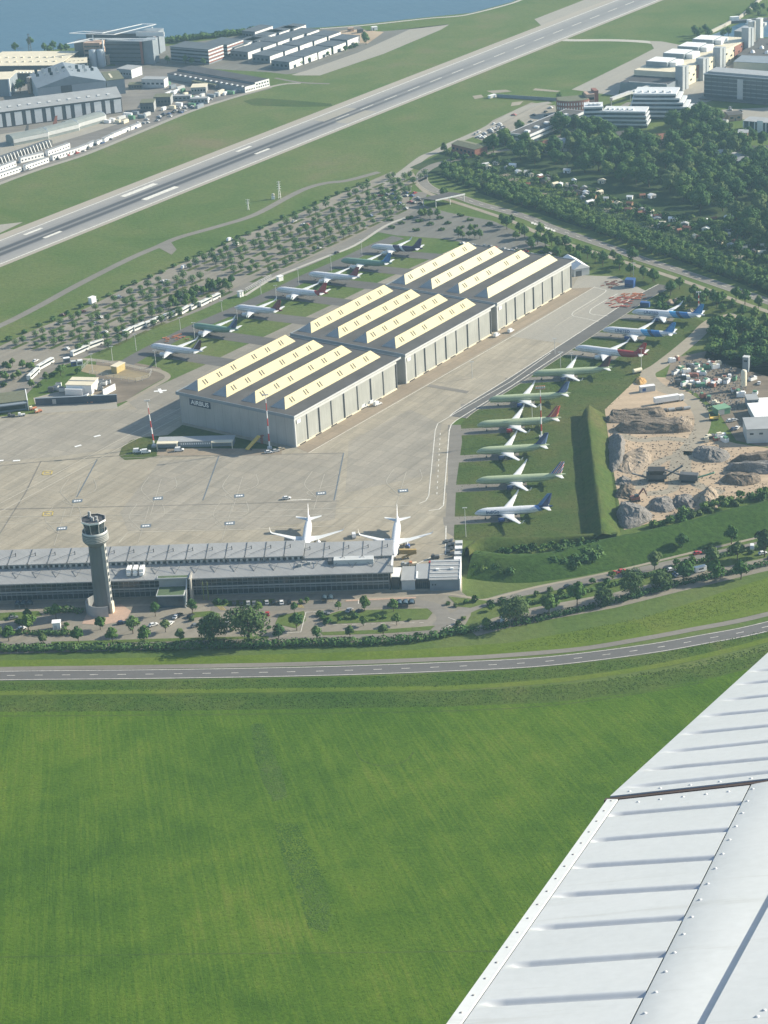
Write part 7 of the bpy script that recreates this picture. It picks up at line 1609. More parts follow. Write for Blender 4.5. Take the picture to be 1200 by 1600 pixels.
for i, f in enumerate((.10, .33, .53, .74)):
    y0 = 26 + (DY - 26) * f; y1 = y0 + (DY - 26) * .13
    MB().prism([sk(4, y0), sk(w * .55, y0), sk(w * .55, y1), sk(4, y1)], 14.303, 18.6).build('penthouse', BLUEGREY, t); MB().prism([sk(4.4, y0 + .5), sk(w * .55 - .4, y0 + .5), sk(w * .55 - .4, y1 - .5), sk(4.4, y1 - .5)], 18.603, 18.9).build('penthouse_roof', WHITE, t)
    MB().prism([sk(w * .56, y0 + 4), sk(w * .70, y0 + 4), sk(w * .70, y1), sk(w * .56, y1)], 14.303, 18.0).build('penthouse', WHITE, t)
for i, f in enumerate((.07, .34, .57, .97)):
    y0 = 10 + (DY - 20) * f; hh = (21, 19, 21, 26)[i]
    for q in (0, 7): MB().prism([sk(w - 2 + q * .0, y0 + q), sk(w + 4.5, y0 + q), sk(w + 4.5, y0 + q + 5), sk(w - 2, y0 + q + 5)], 0, hh - q * .25).build('stair_tower', plain('tower_grey', (.33, .36, .38), .6, .08, .3), t)
for i, (f0, f1) in enumerate(((.22, .33), (.50, .61), (.76, .92))): MB().prism([sk(w + .01, 26 + (DY - 26) * f0), sk(w + .5, 26 + (DY - 26) * f0), sk(w + .5, 26 + (DY - 26) * f1), sk(w + .01, 26 + (DY - 26) * f1)], 2.5, 13.5).build('brick_panel', BRICK, t)
for i in range(26):
    y0 = 30 + i * (DY - 36) / 26; MB().prism([sk(w + .52, y0), sk(w + .58, y0), sk(w + .58, y0 + 2.2), sk(w + .52, y0 + 2.2)], 3.4 + (i % 3) * 3.2, 5.0 + (i % 3) * 3.2).build('window', GLASS, t)
a, b = P(1100, 152), P(1260, 166); an2 = math.atan2((b - a).y, (b - a).x); w2 = (b - a).length
t = thing('dark_office', 'long dark glass office with a pale stair strip, at the right edge', 'office building', a, an2)
MB().box(0, w2, 0, 22, 0, 19).build('wall', plain('dark_glass_wall', (.065, .080, .098), .3, .12, .3), t); MB().box(-.4, w2, -.6, 22.5, 19.003, 19.7).build('roof', BLUEGREY, t); MB().box(2, w2, 3, 19, 19.703, 21.2).build('roof_plant', GREY, t)
for i in range(5): MB().box(.3, w2, -.15, -.003, 3.0 + i * 3.4, 3.9 + i * 3.4).build('floor_band', BLUEGREY, t)
MB().box(w2 * .33, w2 * .33 + 5, -.5, -.153, 1, 17.5).build('stair_strip', LGREY, t)
for i in range(18): MB().box(1.5 + i * w2 / 18, 1.8 + i * w2 / 18, -.3, -.153, 1, 18.6).build('fin', DGREY, t)
MB().box(-1, w2, -9, -.9, .5, 1.1).build('terrace', DGREY, t)
t, w = simple_block('cream_hall', 'long low cream hall behind the dark glass office', 'factory hall', (1146, 113), (1250, 118), 25, 9, CREAM, BLUEGREY)
t, w = simple_block('skylight_hall', 'dark flat hall with rows of white skylight cones', 'factory hall', (1152, 101), (1260, 106), 70, 8, DGREY, ROOFB)
for i in range(4):
    for j in range(3): MB().lathe([(2.3, 8.36), (1.6, 10), (.2, 10.8)], 8, c=(10 + i * 13 + j * 3, 12 + j * 18)).build('skylight_cone', WHITE, t)
t, w = simple_block('harbour_block', 'pale grey block with two tall bright towers by the harbour', 'building', (1147, 66), (1178, 68), 24, 10, BLUEGREY, ROOFG)
for q, hh in ((w - 1, 22), (w + 6, 25)): MB().box(q, q + 4.5, -12, -5, 0, hh).build('tower', LGREY, t)
for k, (x, y, l) in enumerate(((1170, 34, 20), (1182, 40, 10))):
    t = thing('ship', ['dark barge moored in the harbour basin', 'small pale boat in the harbour basin'][k], 'boat', P(x, y), R(5)); MB().prism([(-l, -3), (l * .7, -3), (l, 0), (l * .7, 3), (-l, 3)], -.2, 2.4).build('hull', [DGREY, LGREY][k], t); MB().box(-l * .9, -l * .5, -2, 2, 2.403, 6).build('deckhouse', WHITE, t)
t = thing('quay_wall', 'long bright quay wall sweeping along the harbour basin', 'wall', P(1105, 55)); ps = [P(*p) - P(1105, 55) for p in ((1105, 55), (1130, 43), (1155, 30), (1168, 20), (1185, 4), (1200, -10))]; m = MB()
for p, q in zip(ps[:-1], ps[1:]): m.beam(p + Vector((0, 0, 1.5)), q + Vector((0, 0, 1.5)), 1.6, 3)
m.build('wall', CONC_W, t)
for q in smooth_line(ps, 2)[::2]: MB().tube((q.x + 1.5, q.y - 1, 0), (q.x + 1.5, q.y - 1, 2.6), .25, n=6).build('bollard', DGREY, t)
for x, y, s in ((1170, 24, .6), (1180, 20, .7), (1192, 16, .6), (1205, 22, .7), (1186, 26, .5)): tree('forest', P(x, y), 'dark tree beyond the harbour basin at the top right', 'trees beyond the basin', s)
# round brick building
c = P(896, 176); t = thing('rotunda', 'dark brick quarter round building with a green flat roof and a sunlit wing', 'building', c, R(8)); t.scale = (.62, .62, 1)
arc = [(24 * math.cos(R(q)), 24 * math.sin(R(q)) * .8) for q in range(195, 330, 9)]; pl = arc + [(16, 10), (-20, 12)]
MB().prism(pl, 0, 12).build('wall', BRICK, t); MB().prism([(x * .97, y * .97) for x, y in pl], 12.003, 12.4).build('roof', ROOFM, t)
for row in range(3):
    for (x0, y0), (x1, y1) in zip(arc[:-1], arc[1:]):
        mx, my = (x0 + x1) / 2, (y0 + y1) / 2; d = Vector((x1 - x0, y1 - y0, 0)).normalized() * .8; nn = Vector((mx, my / .64, 0)).normalized() * .08; z = 1.4 + row * 3.6
        MB().add([(mx - d.x + nn.x, my - d.y + nn.y, z), (mx + d.x + nn.x, my + d.y + nn.y, z), (mx + d.x + nn.x, my + d.y + nn.y, z + 2), (mx - d.x + nn.x, my - d.y + nn.y, z + 2), (mx - d.x, my - d.y, z), (mx + d.x, my + d.y, z), (mx + d.x, my + d.y, z + 2), (mx - d.x, my - d.y, z + 2)], [(0, 1, 2, 3), (0, 4, 5, 1), (1, 5, 6, 2), (2, 6, 7, 3), (3, 7, 4, 0)]).build('window', LGREY, t)
MB().box(16.3, 27, -8, 10, 0, 15).build('lit_wing', BRICKL, t); MB().box(27.05, 33, -4, 12, 0, 17).build('stair_tower', BRICK, t)
for i in range(3): MB().box(17.5, 26, -8.12, -8.003, 2.5 + i * 4, 4.5 + i * 4).build('window_band', GLASS, t); MB().box(33.003, 33.1, -2, 10, 3 + i * 4.4, 4.6 + i * 4.4).build('window_band', CREAM, t)
# white banded terraces
def terraces(name, label, A_, B_, depth, n, step, h=3.3, back=0.0):
    a, b = P(*A_), P(*B_); t = thing(name, label, 'office building', a, math.atan2((b - a).y, (b - a).x)); w = (b - a).length
    for i in range(n):
        x0, x1, y0 = i * step * .3, w - i * step, i * back
        MB().box(x0, x1, y0, depth, i * h, i * h + 1.9).build('glazed_floor', GLASS_B, t); MB().box(x0 - .5, x1 + .5, y0 - .5, depth + .3, i * h + 1.903, i * h + h - .003).build('white_band', plain('white_band', (.58, .60, .61), .6, .05, .3), t)
    for i in range(6): MB().box(3 + i * w * .11, 4.6 + i * w * .11, n * back + 3, n * back + 5.5, n * h, n * h + 1.4).build('roof_unit', WHITE if i % 2 else LGREY, t)
    return t
terraces('terraced_office', 'long white terraced office with dark window bands, rear one of three', (981, 186), (1084, 187), 26, 6, 3.0, back=.8)
terraces('terraced_office', 'smaller white banded office in front of the longest terrace', (942, 199), (1011, 200), 16, 4, .5)
terraces('terraced_office', 'short white banded office block beside the round brick building', (913, 201), (944, 200), 18, 5, .3, back=.8)
a, b = P(826, 226), P(914, 188); t = thing('slab_office', 'long low slab office with bright white bands and a sunken roof terrace', 'office building', a, math.atan2((b - a).y, (b - a).x)); w = (b - a).length
MB().box(0, w, 0, 18, 0, 7).build('wall', GLASS_B, t)
for z in (2.6, 5.8): MB().box(-.5, w + .5, -.7, 18.5, z, z + 1.7).build('white_band', plain('white_band', (.58, .60, .61), .6, .05, .3), t)
MB().box(.4, w - .4, .3, 17.5, 7.503, 7.6).build('roof', ROOFB, t)
for i in range(5): MB().box(6 + i * w * .17, 9 + i * w * .17, 4, 8, 7.603, 9).build('roof_unit', WHITE, t)
m = MB(); ps = [P(*p) - P(960, 166) for p in ((955, 168), (985, 158), (1020, 147))]
t = thing('covered_walkway', 'pale covered walkway rising behind the white terraces', 'walkway', P(960, 166))
for p, q in zip(ps[:-1], ps[1:]): m.beam(p + Vector((0, 0, 7)), q + Vector((0, 0, 7.5)), 3, 2.2)
m.build('tube', LGREY, t)
for p in ps: MB().tube((p.x, p.y, 0), (p.x, p.y, 6), .4).build('support', GREY, t)
# houses
HS = [('brick_house', 'low brick house with a mossy roof where the airfield road meets the highway', (706, 237), (742, 246), 13, 6.2, 1.4, BRICK, ROOFM), ('gabled_house', 'small gabled house with red brick front below the slab office', (834, 239), (844, 240), 9, 5, 3.5, BRICK, ROOFR), ('gabled_house', 'white gabled house with dark red roof below the slab office', (852, 238), (864, 237), 9, 5, 3.6, WHITE, ROOFR), ('gabled_house', 'pale blue house half hidden by the big tree below the slab office', (872, 238), (886, 236), 9, 7, 2.5, LGREY, BLUEGREY),
      ('brick_house', 'house with a grey roof between trees below the white terraces', (956, 222), (992, 218), 11, 4.5, 2, BRICKL, ROOFB), ('brick_house', 'long house with dormers and a brown roof in the wood', (1000, 232), (1048, 226), 12, 5, 3, BRICKL, ROOFR), ('brick_house', 'square brown brick tower house above the trees on the right', (1153, 236), (1168, 236), 10, 14, .5, BRICKL, ROOFG), ('brick_house', 'long low building with a grey roof in the wood on the right', (1112, 248), (1176, 268), 14, 4.5, 1.2, BLUEGREY, ROOFG),
      ('brick_house', 'row house with brick walls at the right edge', (1168, 252), (1230, 250), 12, 8, 2, BRICK, ROOFB), ('brick_house', 'flat brick building among trees left of the blue posted block', (1138, 190), (1160, 188), 12, 5, 1, BRICKL, ROOFB), ('brick_house', 'grey roofed house by the bend of the far road', (1096, 200), (1132, 202), 11, 4.5, 2, LGREY, ROOFG), ('white_hall', 'white hall cut by the right edge behind the wood', (1188, 272), (1230, 274), 14, 5, 1, WHITE, WHITE)]
for nm, lab, A_, B_, dp, h, ri, wm, rm in HS:
    a, b = P(*A_), P(*B_); t = thing(nm, lab, 'house', a, math.atan2((b - a).y, (b - a).x)); w = (b - a).length; gable(t, w, dp, h, ri, wm, rm)
    win_row(t, w, 1.5, h * .38, max(2, int(w / 4)), GLASS, fill=.45); MB().box(w * .5 - .6, w * .5 + .6, -.12, -.045, 0, 2.1).build('door', DGREY, t)
t, w = simple_block('posted_block', 'block with white posts and dark glass at the right edge', 'building', (1161, 205), (1240, 212), 14, 8, GLASS_B, ROOFG)
for i in range(9): MB().box(i * w / 9, i * w / 9 + .8, -.4, -.003, 0, 8).build('post', WHITE, t)
MB().box(w * .28, w * .28 + 5, -.6, -.42, 0, 9.5).build('entrance_tower', WHITE, t)
sheet('road', [(1050, 150), (1080, 163), (1120, 172), (1200, 168), (1300, 172), (1300, 186), (1200, 184), (1110, 190), (1060, 178), (1040, 160)], APRON2, 0.065)
sheet('pavement', [(1042, 153), (1100, 100), (1180, 84), (1180, 100), (1120, 155), (1085, 165)], APRON2, 0.06)
t = thing('parked_truck', 'dark flatbed truck on the bend in front of the dark glass office', 'truck', P(1096, 167), R(-8)); MB().box(-4, 2, -1.2, 1.2, .9, 3.0).build('box', LGREY, t); MB().box(2.1, 4, -1.2, 1.2, .5, 2.6).build('cab', DGREY, t)
for q in (-3, -1.8, 3): 
    for s in (-1, 1): MB().tube((q, s * 1.1 - .15, .5), (q, s * 1.1 + .15, .5), .5, n=8).build('wheel', BLACKM, t)
t = thing('approach_light_wall', 'long low white screen on the airfield grass near the brick rotunda', 'screen', P(776, 152), 0); pa, pb = Vector((0, 0, 0)), P(870, 158) - P(776, 152)
MB().beam(pa + Vector((0, 0, 1.4)), pb + Vector((0, 0, 1.4)), .3, 2.6).build('screen', BLUEGREY, t)
for i in range(10): p = pa.lerp(pb, i / 9); MB().box(p.x - .15, p.x + .15, p.y + .16, p.y + .5, 0, 2.8).build('post', GREY, t)
t, w = simple_block('aerial_hut', 'small white hut at the left end of the airfield screen', 'hut', (766, 154), (776, 151.5), 3, 2.2, WHITE, WHITE, parapet=.1); MB().box(.4, 1.2, -.05, -.003, 0, 1.9).build('door', GREY, t)
for pts in ([(738, 150), (752, 148), (756, 152), (742, 155)], [(800, 160), (818, 158), (812, 164), (798, 166)], [(760, 142), (790, 140), (800, 143), (770, 146)], [(836, 138), (876, 142), (870, 144), (832, 141)]): sheet('path', pts, PATHM, 0.06)
# open steel canopy by the grey lot
a, b = P(681, 325), P(727, 315); t = thing('entrance_canopy', 'wide flat dark canopy with a white edge over the lot entrance', 'canopy', a, math.atan2((b - a).y, (b - a).x)); w = (b - a).length
MB().prism([(0, 0), (w, 0), (w - 6, 11), (-6, 11)], 5.2, 5.8).build('roof', ROOFB, t); MB().box(0, w, -.25, -.003, 5.1, 6.0).build('edge_beam', WHITE, t)
for x, y in ((.5, .5), (w * .5, .5), (w - .5, .5), (-4, 10), (w - 7, 10)): MB().tube((x, y, 0), (x, y, 5.2), .22, n=6).build('post', WHITE, t)

# ================================================================== ALLOTMENT SHEDS
SH = [(780 + x / 5, 200 + y / 5) for x, y in ((140, 362), (195, 365), (240, 383), (308, 398), (357, 425), (200, 462), (450, 460), (632, 500), (668, 525), (815, 570), (915, 615), (995, 560), (1090, 660), (1090, 688), (1140, 680), (1180, 710), (570, 430), (500, 352), (770, 432), (690, 605), (40, 330))] + \
     [(980 + x / 5.4545, 200 + y / 5.4545) for x, y in ((110, 600), (200, 605), (95, 720), (155, 738), (205, 778), (290, 770), (350, 798), (255, 852), (310, 866), (655, 812), (605, 870), (635, 885), (735, 905), (575, 945), (955, 890), (815, 940), (720, 800), (830, 785), (790, 865), (900, 760))] + [(755, 262), (760, 265), (795, 262), (770, 258)]
for p in scatter([(800, 268), (880, 284), (960, 312), (1040, 340), (1120, 356), (1195, 376), (1195, 405), (1100, 380), (1000, 345), (900, 312)], 44, 6.0): q = p - CAM; z_ = q.dot(_F); SH.append((600 + FPX * q.dot(CR) / z_, 800 + FPX * q.dot(CD) / z_))
SC = [('white', WHITE, WHITE), ('white', WHITE, LGREY), ('grey', GREY, ROOFG), ('brown', WOOD, ROOFR), ('cream', CREAM, ROOFC), ('dark', WOOD, ROOFD)]
PR = {}
for k, (x, y) in enumerate(SH):
    nm, wm, rm = SC[(0, 1, 4, 0, 2, 3, 0, 5)[k % 8] if k < 45 else (2, 3, 5, 4)[k % 4]]; w, d, h = rnd.choice(((4, 3, 2.1), (5, 3.4, 2.3), (3.2, 2.6, 2.0)))
    t = thing('garden_shed', 'small %s roofed allotment shed among bushes in front of the wood' % ('pale' if rm in (WHITE, LGREY) else 'cream' if rm is ROOFC else 'grey' if rm is ROOFG else 'reddish' if rm is ROOFR else 'dark'), 'shed', P(x, y), rnd.uniform(-.6, .6), 'sheds of the allotment gardens')
    gable(t, w, d, h, .9, wm, rm, bool(k % 2), .25); MB().box(w * .3, w * .55, -.06, -.003, 0, 1.8).build('door', DGREY, t); MB().box(w * .66, w * .88, -.06, -.003, .9, 1.6).build('window', GLASS, t)

# ================================================================== QUARRY AND YARD
t = thing('stone_crusher', 'dark tracked stone crusher with raised conveyor in the middle of the quarry', 'crusher', P(1032, 750), R(-8))
MB().box(-7, 3, -2, 2, 1.2, 3.8).build('body', DGREY, t); MB().add([(-5, -2.3, 3.8), (1, -2.3, 3.8), (2.2, -2.9, 6), (-6.2, -2.9, 6), (-5, 2.3, 3.8), (1, 2.3, 3.8), (2.2, 2.9, 6), (-6.2, 2.9, 6)], [(0, 1, 2, 3), (7, 6, 5, 4), (0, 4, 5, 1), (1, 5, 6, 2), (3, 2, 6, 7), (0, 3, 7, 4)]).build('hopper', BLACKM, t)
MB().beam((2, 0, 1.6), (11, .5, 7.5), 1.2, .5).build('conveyor', DGREY, t); MB().beam((-6, -.5, 1.4), (-14, -2, 4.5), 1.2, .5).build('conveyor', DGREY, t)
for s in (-1, 1): MB().box(-6, 2, s * 2 - .5, s * 2 + .5, 0, 1.2).build('track', BLACKM, t)
t = thing('screening_machine', 'dark screening machine with green conveyor right of the crusher', 'crusher', P(1078, 752), R(-18)); MB().box(-5, 4, -1.8, 1.8, 1, 4.2).build('body', DGREY, t); MB().beam((3, 0, 2), (12, 0, 5.5), 1.1, .5).build('conveyor', GREENM, t); MB().beam((-4, 0, 3), (-13, 1, 5), 1.1, .5).build('conveyor', DGREY, t)
for s in (-1, 1): MB().box(-4, 3, s * 1.8 - .5, s * 1.8 + .5, 0, 1).build('track', BLACKM, t)
t = thing('excavator', 'brown excavator with a raised bucket arm beside the scrap heap', 'excavator', P(992, 783), R(10)); MB().box(-2.2, 2.2, -1.4, 1.4, 1, 2.5).build('body', BRICK, t); MB().box(-.2, 1.6, -1.3, .2, 2.503, 3.6).build('cab', GLASS, t); MB().beam((1.5, .5, 2.2), (4.5, .5, 6), .6, .7).build('boom', BRICK, t); MB().beam((4.5, .5, 6), (6, .5, 2.5), .5, .6).build('arm', BRICK, t)
for s in (-1, 1): MB().box(-2.4, 2.4, s * 1.2 - .4, s * 1.2 + .4, 0, .997).build('track', BLACKM, t)
t = thing('semi_trailer', 'long white semi trailer with its cab, by the bend of the dirt road', 'truck', P(1044, 629), R(14)); MB().box(-8, 6, -1.3, 1.3, 1.1, 4.0).build('trailer', WHITE, t); MB().box(6.3, 8.8, -1.25, 1.25, .6, 3.4).build('cab', WHITE, t); MB().box(8.803, 8.85, -1.1, 1.1, 2, 3).build('windscreen', GLASS, t)
for q in (-6.5, -5.3, -4.1, 5, 7.6):
    for s in (-1, 1): MB().tube((q, s * 1.15 - .15, .5), (q, s * 1.15 + .15, .5), .5, n=8).build('wheel', BLACKM, t)
t, w = simple_block('container', 'pale blue grey container with white roof left of the semi trailer', 'container', (1001, 614), (1024, 611), 2.8, 3.2, LGREY, WHITE, parapet=.1, over=.02); MB().box(1, 3, -.05, -.003, .6, 2.4).build('panel', BLUE, t)
t = thing('tank_trailer', 'small pale tank trailer beside the grass at the top of the quarry', 'tank', P(996, 583), R(25)); MB().tube((-2.6, 0, 1.7), (2.6, 0, 1.7), 1.2, n=12).build('tank', CREAM, t)
for q in (-1.6, 1.6): MB().tube((q, -1, .5), (q, 1, .5), .5, n=8).build('axle', BLACKM, t)
t = thing('pipe_stack', 'row of dark pipe sections on the grass tongue below the semi trailer', 'pipes', P(1052, 642), R(5))
for i in range(4): MB().tube((-7 + i * 4.2, 0, .9), (-3.4 + i * 4.2, .4, .9), .9, n=10).build('pipe', GREY if i % 2 else DGREY, t)
YD = [((1167, 693), (1240, 690), 16, 7.5, LGREY, ROOFG, 'two storey pale workshop with a stained grey roof at the right edge of the yard'), ((1180, 664), (1240, 660), 20, 4.0, LGREY, WHITE, 'low hall with a bright pale flat roof behind the workshop'), ((1168, 638), (1185, 637), 8, 4.5, BLUEGREY, ROOFG, 'small blue grey block behind the bright flat roof'), ((1186, 637), (1205, 636), 6, 2.8, WHITE, WHITE, 'white low cabin right of the small blue grey block')]
for A_, B_, dp, h, wm, rm, lab in YD:
    t, w = simple_block('workshop', lab, 'building', A_, B_, dp, h, wm, rm); win_row(t, w, 1.0, h * .62, max(2, int(w / 4)), GLASS, fill=.4)
t = thing('lime_silo', 'tall pale cylindrical silo standing in the yard', 'silo', P(1162, 608)); MB().lathe([(1.6, 2), (1.6, 10.5), (.8, 11.2)], 12).build('cylinder', CREAM, t)
for s in ((-1, -1), (1, -1), (1, 1), (-1, 1)): MB().box(s[0] * 1.1 - .12, s[0] * 1.1 + .12, s[1] * 1.1 - .12, s[1] * 1.1 + .12, 0, 2.4).build('leg', GREY, t)
t, w = simple_block('stair_block', 'slim blue grey tower block in front of the dense wood', 'tower', (1160, 581), (1169, 582), 3, 8.5, BLUEGREY, LGREY, over=.1); win_row(t, w, 1, 6, 1)
t, w = simple_block('skip', 'pair of rounded green and grey dumpster containers in the yard', 'container', (1122, 650), (1141, 646), 6, 3.2, GREENM, plain('green_lid', (.16, .30, .18), .6, .1, .5), parapet=.5); MB().box(0, w * .5, -.3, -.003, .3, 3.2).build('front_panel', GREY, t)
t = thing('yellow_loader', 'yellow framed platform trailer on the grass strip', 'trailer', P(1116, 656), R(0)); MB().box(-2.6, 2.6, -1.2, 1.2, 1, 1.4).build('deck', YELLOW, t); MB().box(-2.6, -2.4, -1.2, 1.2, 1.403, 3.0).build('end_frame', YELLOW, t); MB().box(2.4, 2.6, -1.2, 1.2, 1.403, 3.0).build('end_frame', YELLOW, t)
for q in (-1.6, 1.6): MB().tube((q, -1.2, .5), (q, 1.2, .5), .5, n=8).build('axle', BLACKM, t)
YC = [(1050, 566, 0), (1058, 563, 3), (1056, 584, 0), (1064, 578, 1), (1072, 582, 0), (1078, 576, 2), (1086, 574, 0), (1092, 580, 4), (1066, 590, 2), (1075, 592, 0), (1084, 588, 3), (1096, 586, 0), (1104, 576, 1), (1112, 572, 0), (1118, 576, 0), (1122, 570, 4), (1070, 602, 0), (1078, 606, 2), (1086, 600, 0), (1094, 604, 1), (1060, 600, 2), (1104, 598, 0), (1112, 604, 3), (1120, 600, 0), (1132, 592, 4), (1140, 590, 0), (1148, 594, 1), (1136, 598, 0), (1146, 612, 0), (1152, 616, 2), (1158, 620, 0), (1180, 616, 0), (1176, 594, 0), (1098, 622, 3), (1108, 624, 2), (1116, 632, 4), (1124, 636, 3), (1110, 684, 2), (1118, 688, 3), (1126, 684, 0), (1104, 690, 4), (1132, 690, 0)]
KN = [('white', WHITE), ('green', GREENM), ('dark', DGREY), ('rust brown', BRICK), ('cream', CREAM)]
for k, (x, y, m) in enumerate(YC):
    t = thing('scrap_container', '%s container, skip or machine among the clutter of the quarry yard' % KN[m][0], 'container', P(x, y), rnd.uniform(0, 3.1), 'clutter of the quarry yard'); l, w_, h = rnd.uniform(1.2, 2.8), rnd.uniform(.9, 1.3), rnd.uniform(1.4, 2.6)
    MB().prism([(-l, -w_), (l, -w_), (l, w_), (-l, w_)], .2, h).build('body', KN[m][1], t); MB().box(-l * .8, l * .1, -w_ * .8, w_ * .8, h + .003, h + rnd.uniform(.3, .9)).build('load', KN[(m + k) % 5][1], t)
for k, (x, y, c) in enumerate(((1117, 601, 'white'), (1141, 659, 'white'), (1147, 658, 'silver'), (1146, 672, 'dark blue'), (1152, 670, 'white'), (1186, 600, 'white'))): car(P(x, y), R(15 * k), c, ['white truck like van in the middle of the yard', 'white car in front of the workshop shade', 'silver car touching a white one by the workshop', 'dark blue car by the workshop', 'white car nearest to the workshop wall', 'white car beside the dense wood at the yard'][k], None, 'van' if k == 0 else 'car')
# ================================================================== THE WING OF OUR OWN AEROPLANE
def wing():
    d1 = CR * .295 - CD * (-.147) * -1 + _F * .944          # spanwise, towards the tip
    d1 = (CR * .295 + CD * (-.147) + _F * .944).normalized()
    d2 = (CR * .921 + CD * (-.1436) - _F * .362).normalized()   # chordwise, towards the nose (right in the picture)
    d2 = (d2 - d1 * d1.dot(d2)).normalized(); n = d2.cross(d1) * -1
    if n.dot(-CD) < 0: n = -n
    h = 0.90; O = CAM - n * h
    def on(px, py):
        r = _F * FPX + CR * (px - 600) + CD * (py - 800); t_ = -h / r.dot(n) ; p = r * t_ + CAM - O
        return p.dot(d2), p.dot(d1)            # (chord coordinate, span coordinate) metres
    mtx = Matrix((( d2.x, d1.x, n.x, O.x), (d2.y, d1.y, n.y, O.y), (d2.z, d1.z, n.z, O.z), (0, 0, 0, 1)))
    t = thing('airplane_wing', 'white riveted metal wing of our own small aeroplane, close up at the lower right', 'wing'); t.matrix_world = mtx
    m, tt, b = nodes('wing_white_paint')
    nz = noise(tt, opos(tt), 3.0, 5.0, .65); nf = noise(tt, opos(tt), 60, 3, .6)
    c = ramp(tt, nz, [(.25, (.53, .56, .57)), (.75, (.60, .625, .635))]); c = mixc(tt, 1.0, c, ramp(tt, nf, [(.3, (.93,) * 3), (.7, (1.0,) * 3)]), 'MULTIPLY')
    ds = noise(tt, mapped(tt, opos(tt), 0, (2.0, 26, 1)), 1.0, 5.0, .7); c = mixc(tt, 1.0, c, ramp(tt, ds, [(.24, (.80, .79, .76)), (.42, (1.0,) * 3)]), 'MULTIPLY')
    L(tt, c, b.inputs['Base Color']); b.inputs['Roughness'].default_value = .38; b.inputs['Coat Weight'].default_value = .15; b.inputs['Coat Roughness'].default_value = .2
    bump(tt, b, nz, .06, .02)
    # key lines in wing coordinates
    te0 = on(700, 1600); te1 = on(950, 1250); tt1 = on(1200, 1022)
    gap0 = on(950, 1250); gap1 = on(1200, 1222)
    hl0 = on(985, 1600); hl1 = on(1170, 1232)
    dk0 = on(1085, 1600); dk1 = on(1200, 1392)
    def lerp(a, b_, s): return (a[0] + (b_[0] - a[0]) * s, a[1] + (b_[1] - a[1]) * s)
    def xline(a, b_, y): return a[0] + (b_[0] - a[0]) * (y - a[1]) / (b_[1] - a[1])
    info = dict(te0=te0, te1=te1, tt1=tt1, gap0=gap0, gap1=gap1, hl0=hl0, hl1=hl1, dk0=dk0, dk1=dk1)
    print('WING', {k: (round(v[0], 3), round(v[1], 3)) for k, v in info.items()})
    bead_px_in = [((774, 1567), (1008, 1553)), ((815, 1507), (1036, 1491)), ((850, 1449), (1063, 1434)), ((884, 1398), (1090, 1385)), ((912, 1353), (1115, 1340)), ((938, 1312), (1137, 1296)), ((962, 1272), (1156, 1255))]
    bead_px_out = [((1002, 1231), (1290, 1200)), ((1030, 1204), (1290, 1180)), ((1060, 1176), (1290, 1152)), ((1088, 1148), (1290, 1128)), ((1118, 1120), (1290, 1104)), ((1148, 1095), (1290, 1080)), ((1172, 1070), (1290, 1058)), ((1190, 1050), (1290, 1040))]
    def beads(lst): return [(on(*a), on(*b_)) for a, b_ in lst]
    bi, bo = beads(bead_px_in), beads(bead_px_out)
    s0 = bi[0]; dy = (bi[1][0][1] - bi[0][0][1])
    for k in range(1, 4): bi.append(((s0[0][0] + (bi[0][0][0] - bi[1][0][0]) * k, s0[0][1] - dy * k), (s0[1][0] + (bi[0][1][0] - bi[1][1][0]) * k, s0[1][1] - dy * k)))
    def depth(x, y, lst, wd=.0145, dp=.0066):
        z = 0.0
        for (x0, y0), (x1, y1) in lst:
            dx, dy_ = x1 - x0, y1 - y0; l2 = dx * dx + dy_ * dy_
            s = ((x - x0) * dx + (y - y0) * dy_) / l2
            sc_ = max(0.0, min(1.0, s)); q = math.hypot(x - x0 - dx * sc_, y - y0 - dy_ * sc_)
            if q < wd: z -= dp * (.5 + .5 * math.cos(math.pi * q / wd))
        return z
    def panel(name, xl, xr, y0, y1, lst, base=lambda x, y: 0.0, res=.0026, resx=.012, thick=.012, par=t):
        ny = int((y1 - y0) / res); nx = max(4, int((max(xr(y0), xr(y1)) - min(xl(y0), xl(y1))) / resx)); vs = []
        for j in range(ny + 1):
            y = y0 + (y1 - y0) * j / ny; a, b_ = xl(y), xr(y)
            for i in range(nx + 1):
                x = a + (b_ - a) * i / nx; vs.append((x, y, base(x, y) + depth(x, y, lst)))
        fs = [(j * (nx + 1) + i, j * (nx + 1) + i + 1, (j + 1) * (nx + 1) + i + 1, (j + 1) * (nx + 1) + i) for j in range(ny) for i in range(nx)]
        k0 = len(vs); rim = [j * (nx + 1) for j in range(ny + 1)] + [ny * (nx + 1) + i for i in range(1, nx + 1)] + [j * (nx + 1) + nx for j in range(ny - 1, -1, -1)] + [i for i in range(nx - 1, 0, -1)]
        for r_ in rim: vs.append((vs[r_][0], vs[r_][1], vs[r_][2] - thick))
        mb = MB(); mb.add(vs, fs, 0, True); q = len(rim); mb.add([vs[r_] for r_ in rim] + vs[k0:], [(i, (i + 1) % q, q + (i + 1) % q, q + i) for i in range(q)] + [tuple(range(q, 2 * q))], 0, False)
        return mb.build(name, m, par)
    ylow = te0[1] - .45
    te = lambda y: xline(te0, te1, y); hl = lambda y: xline(hl0, hl1, y)
    dk = lambda y: xline(dk0, dk1, y)
    ygap = lambda x: gap0[1] + (gap1[1] - gap0[1]) * (x - gap0[0]) / (gap1[0] - gap0[0])
    # inboard flap skin, with its folded edge strip along the trailing edge
    yg = gap0[1] - .006
    edge = .019
    flap = panel('flap', lambda y: te(y) + edge + .0022, lambda y: hl(y) - .0015, ylow, yg, bi)
    es = MB(); N_ = 40; vs = []
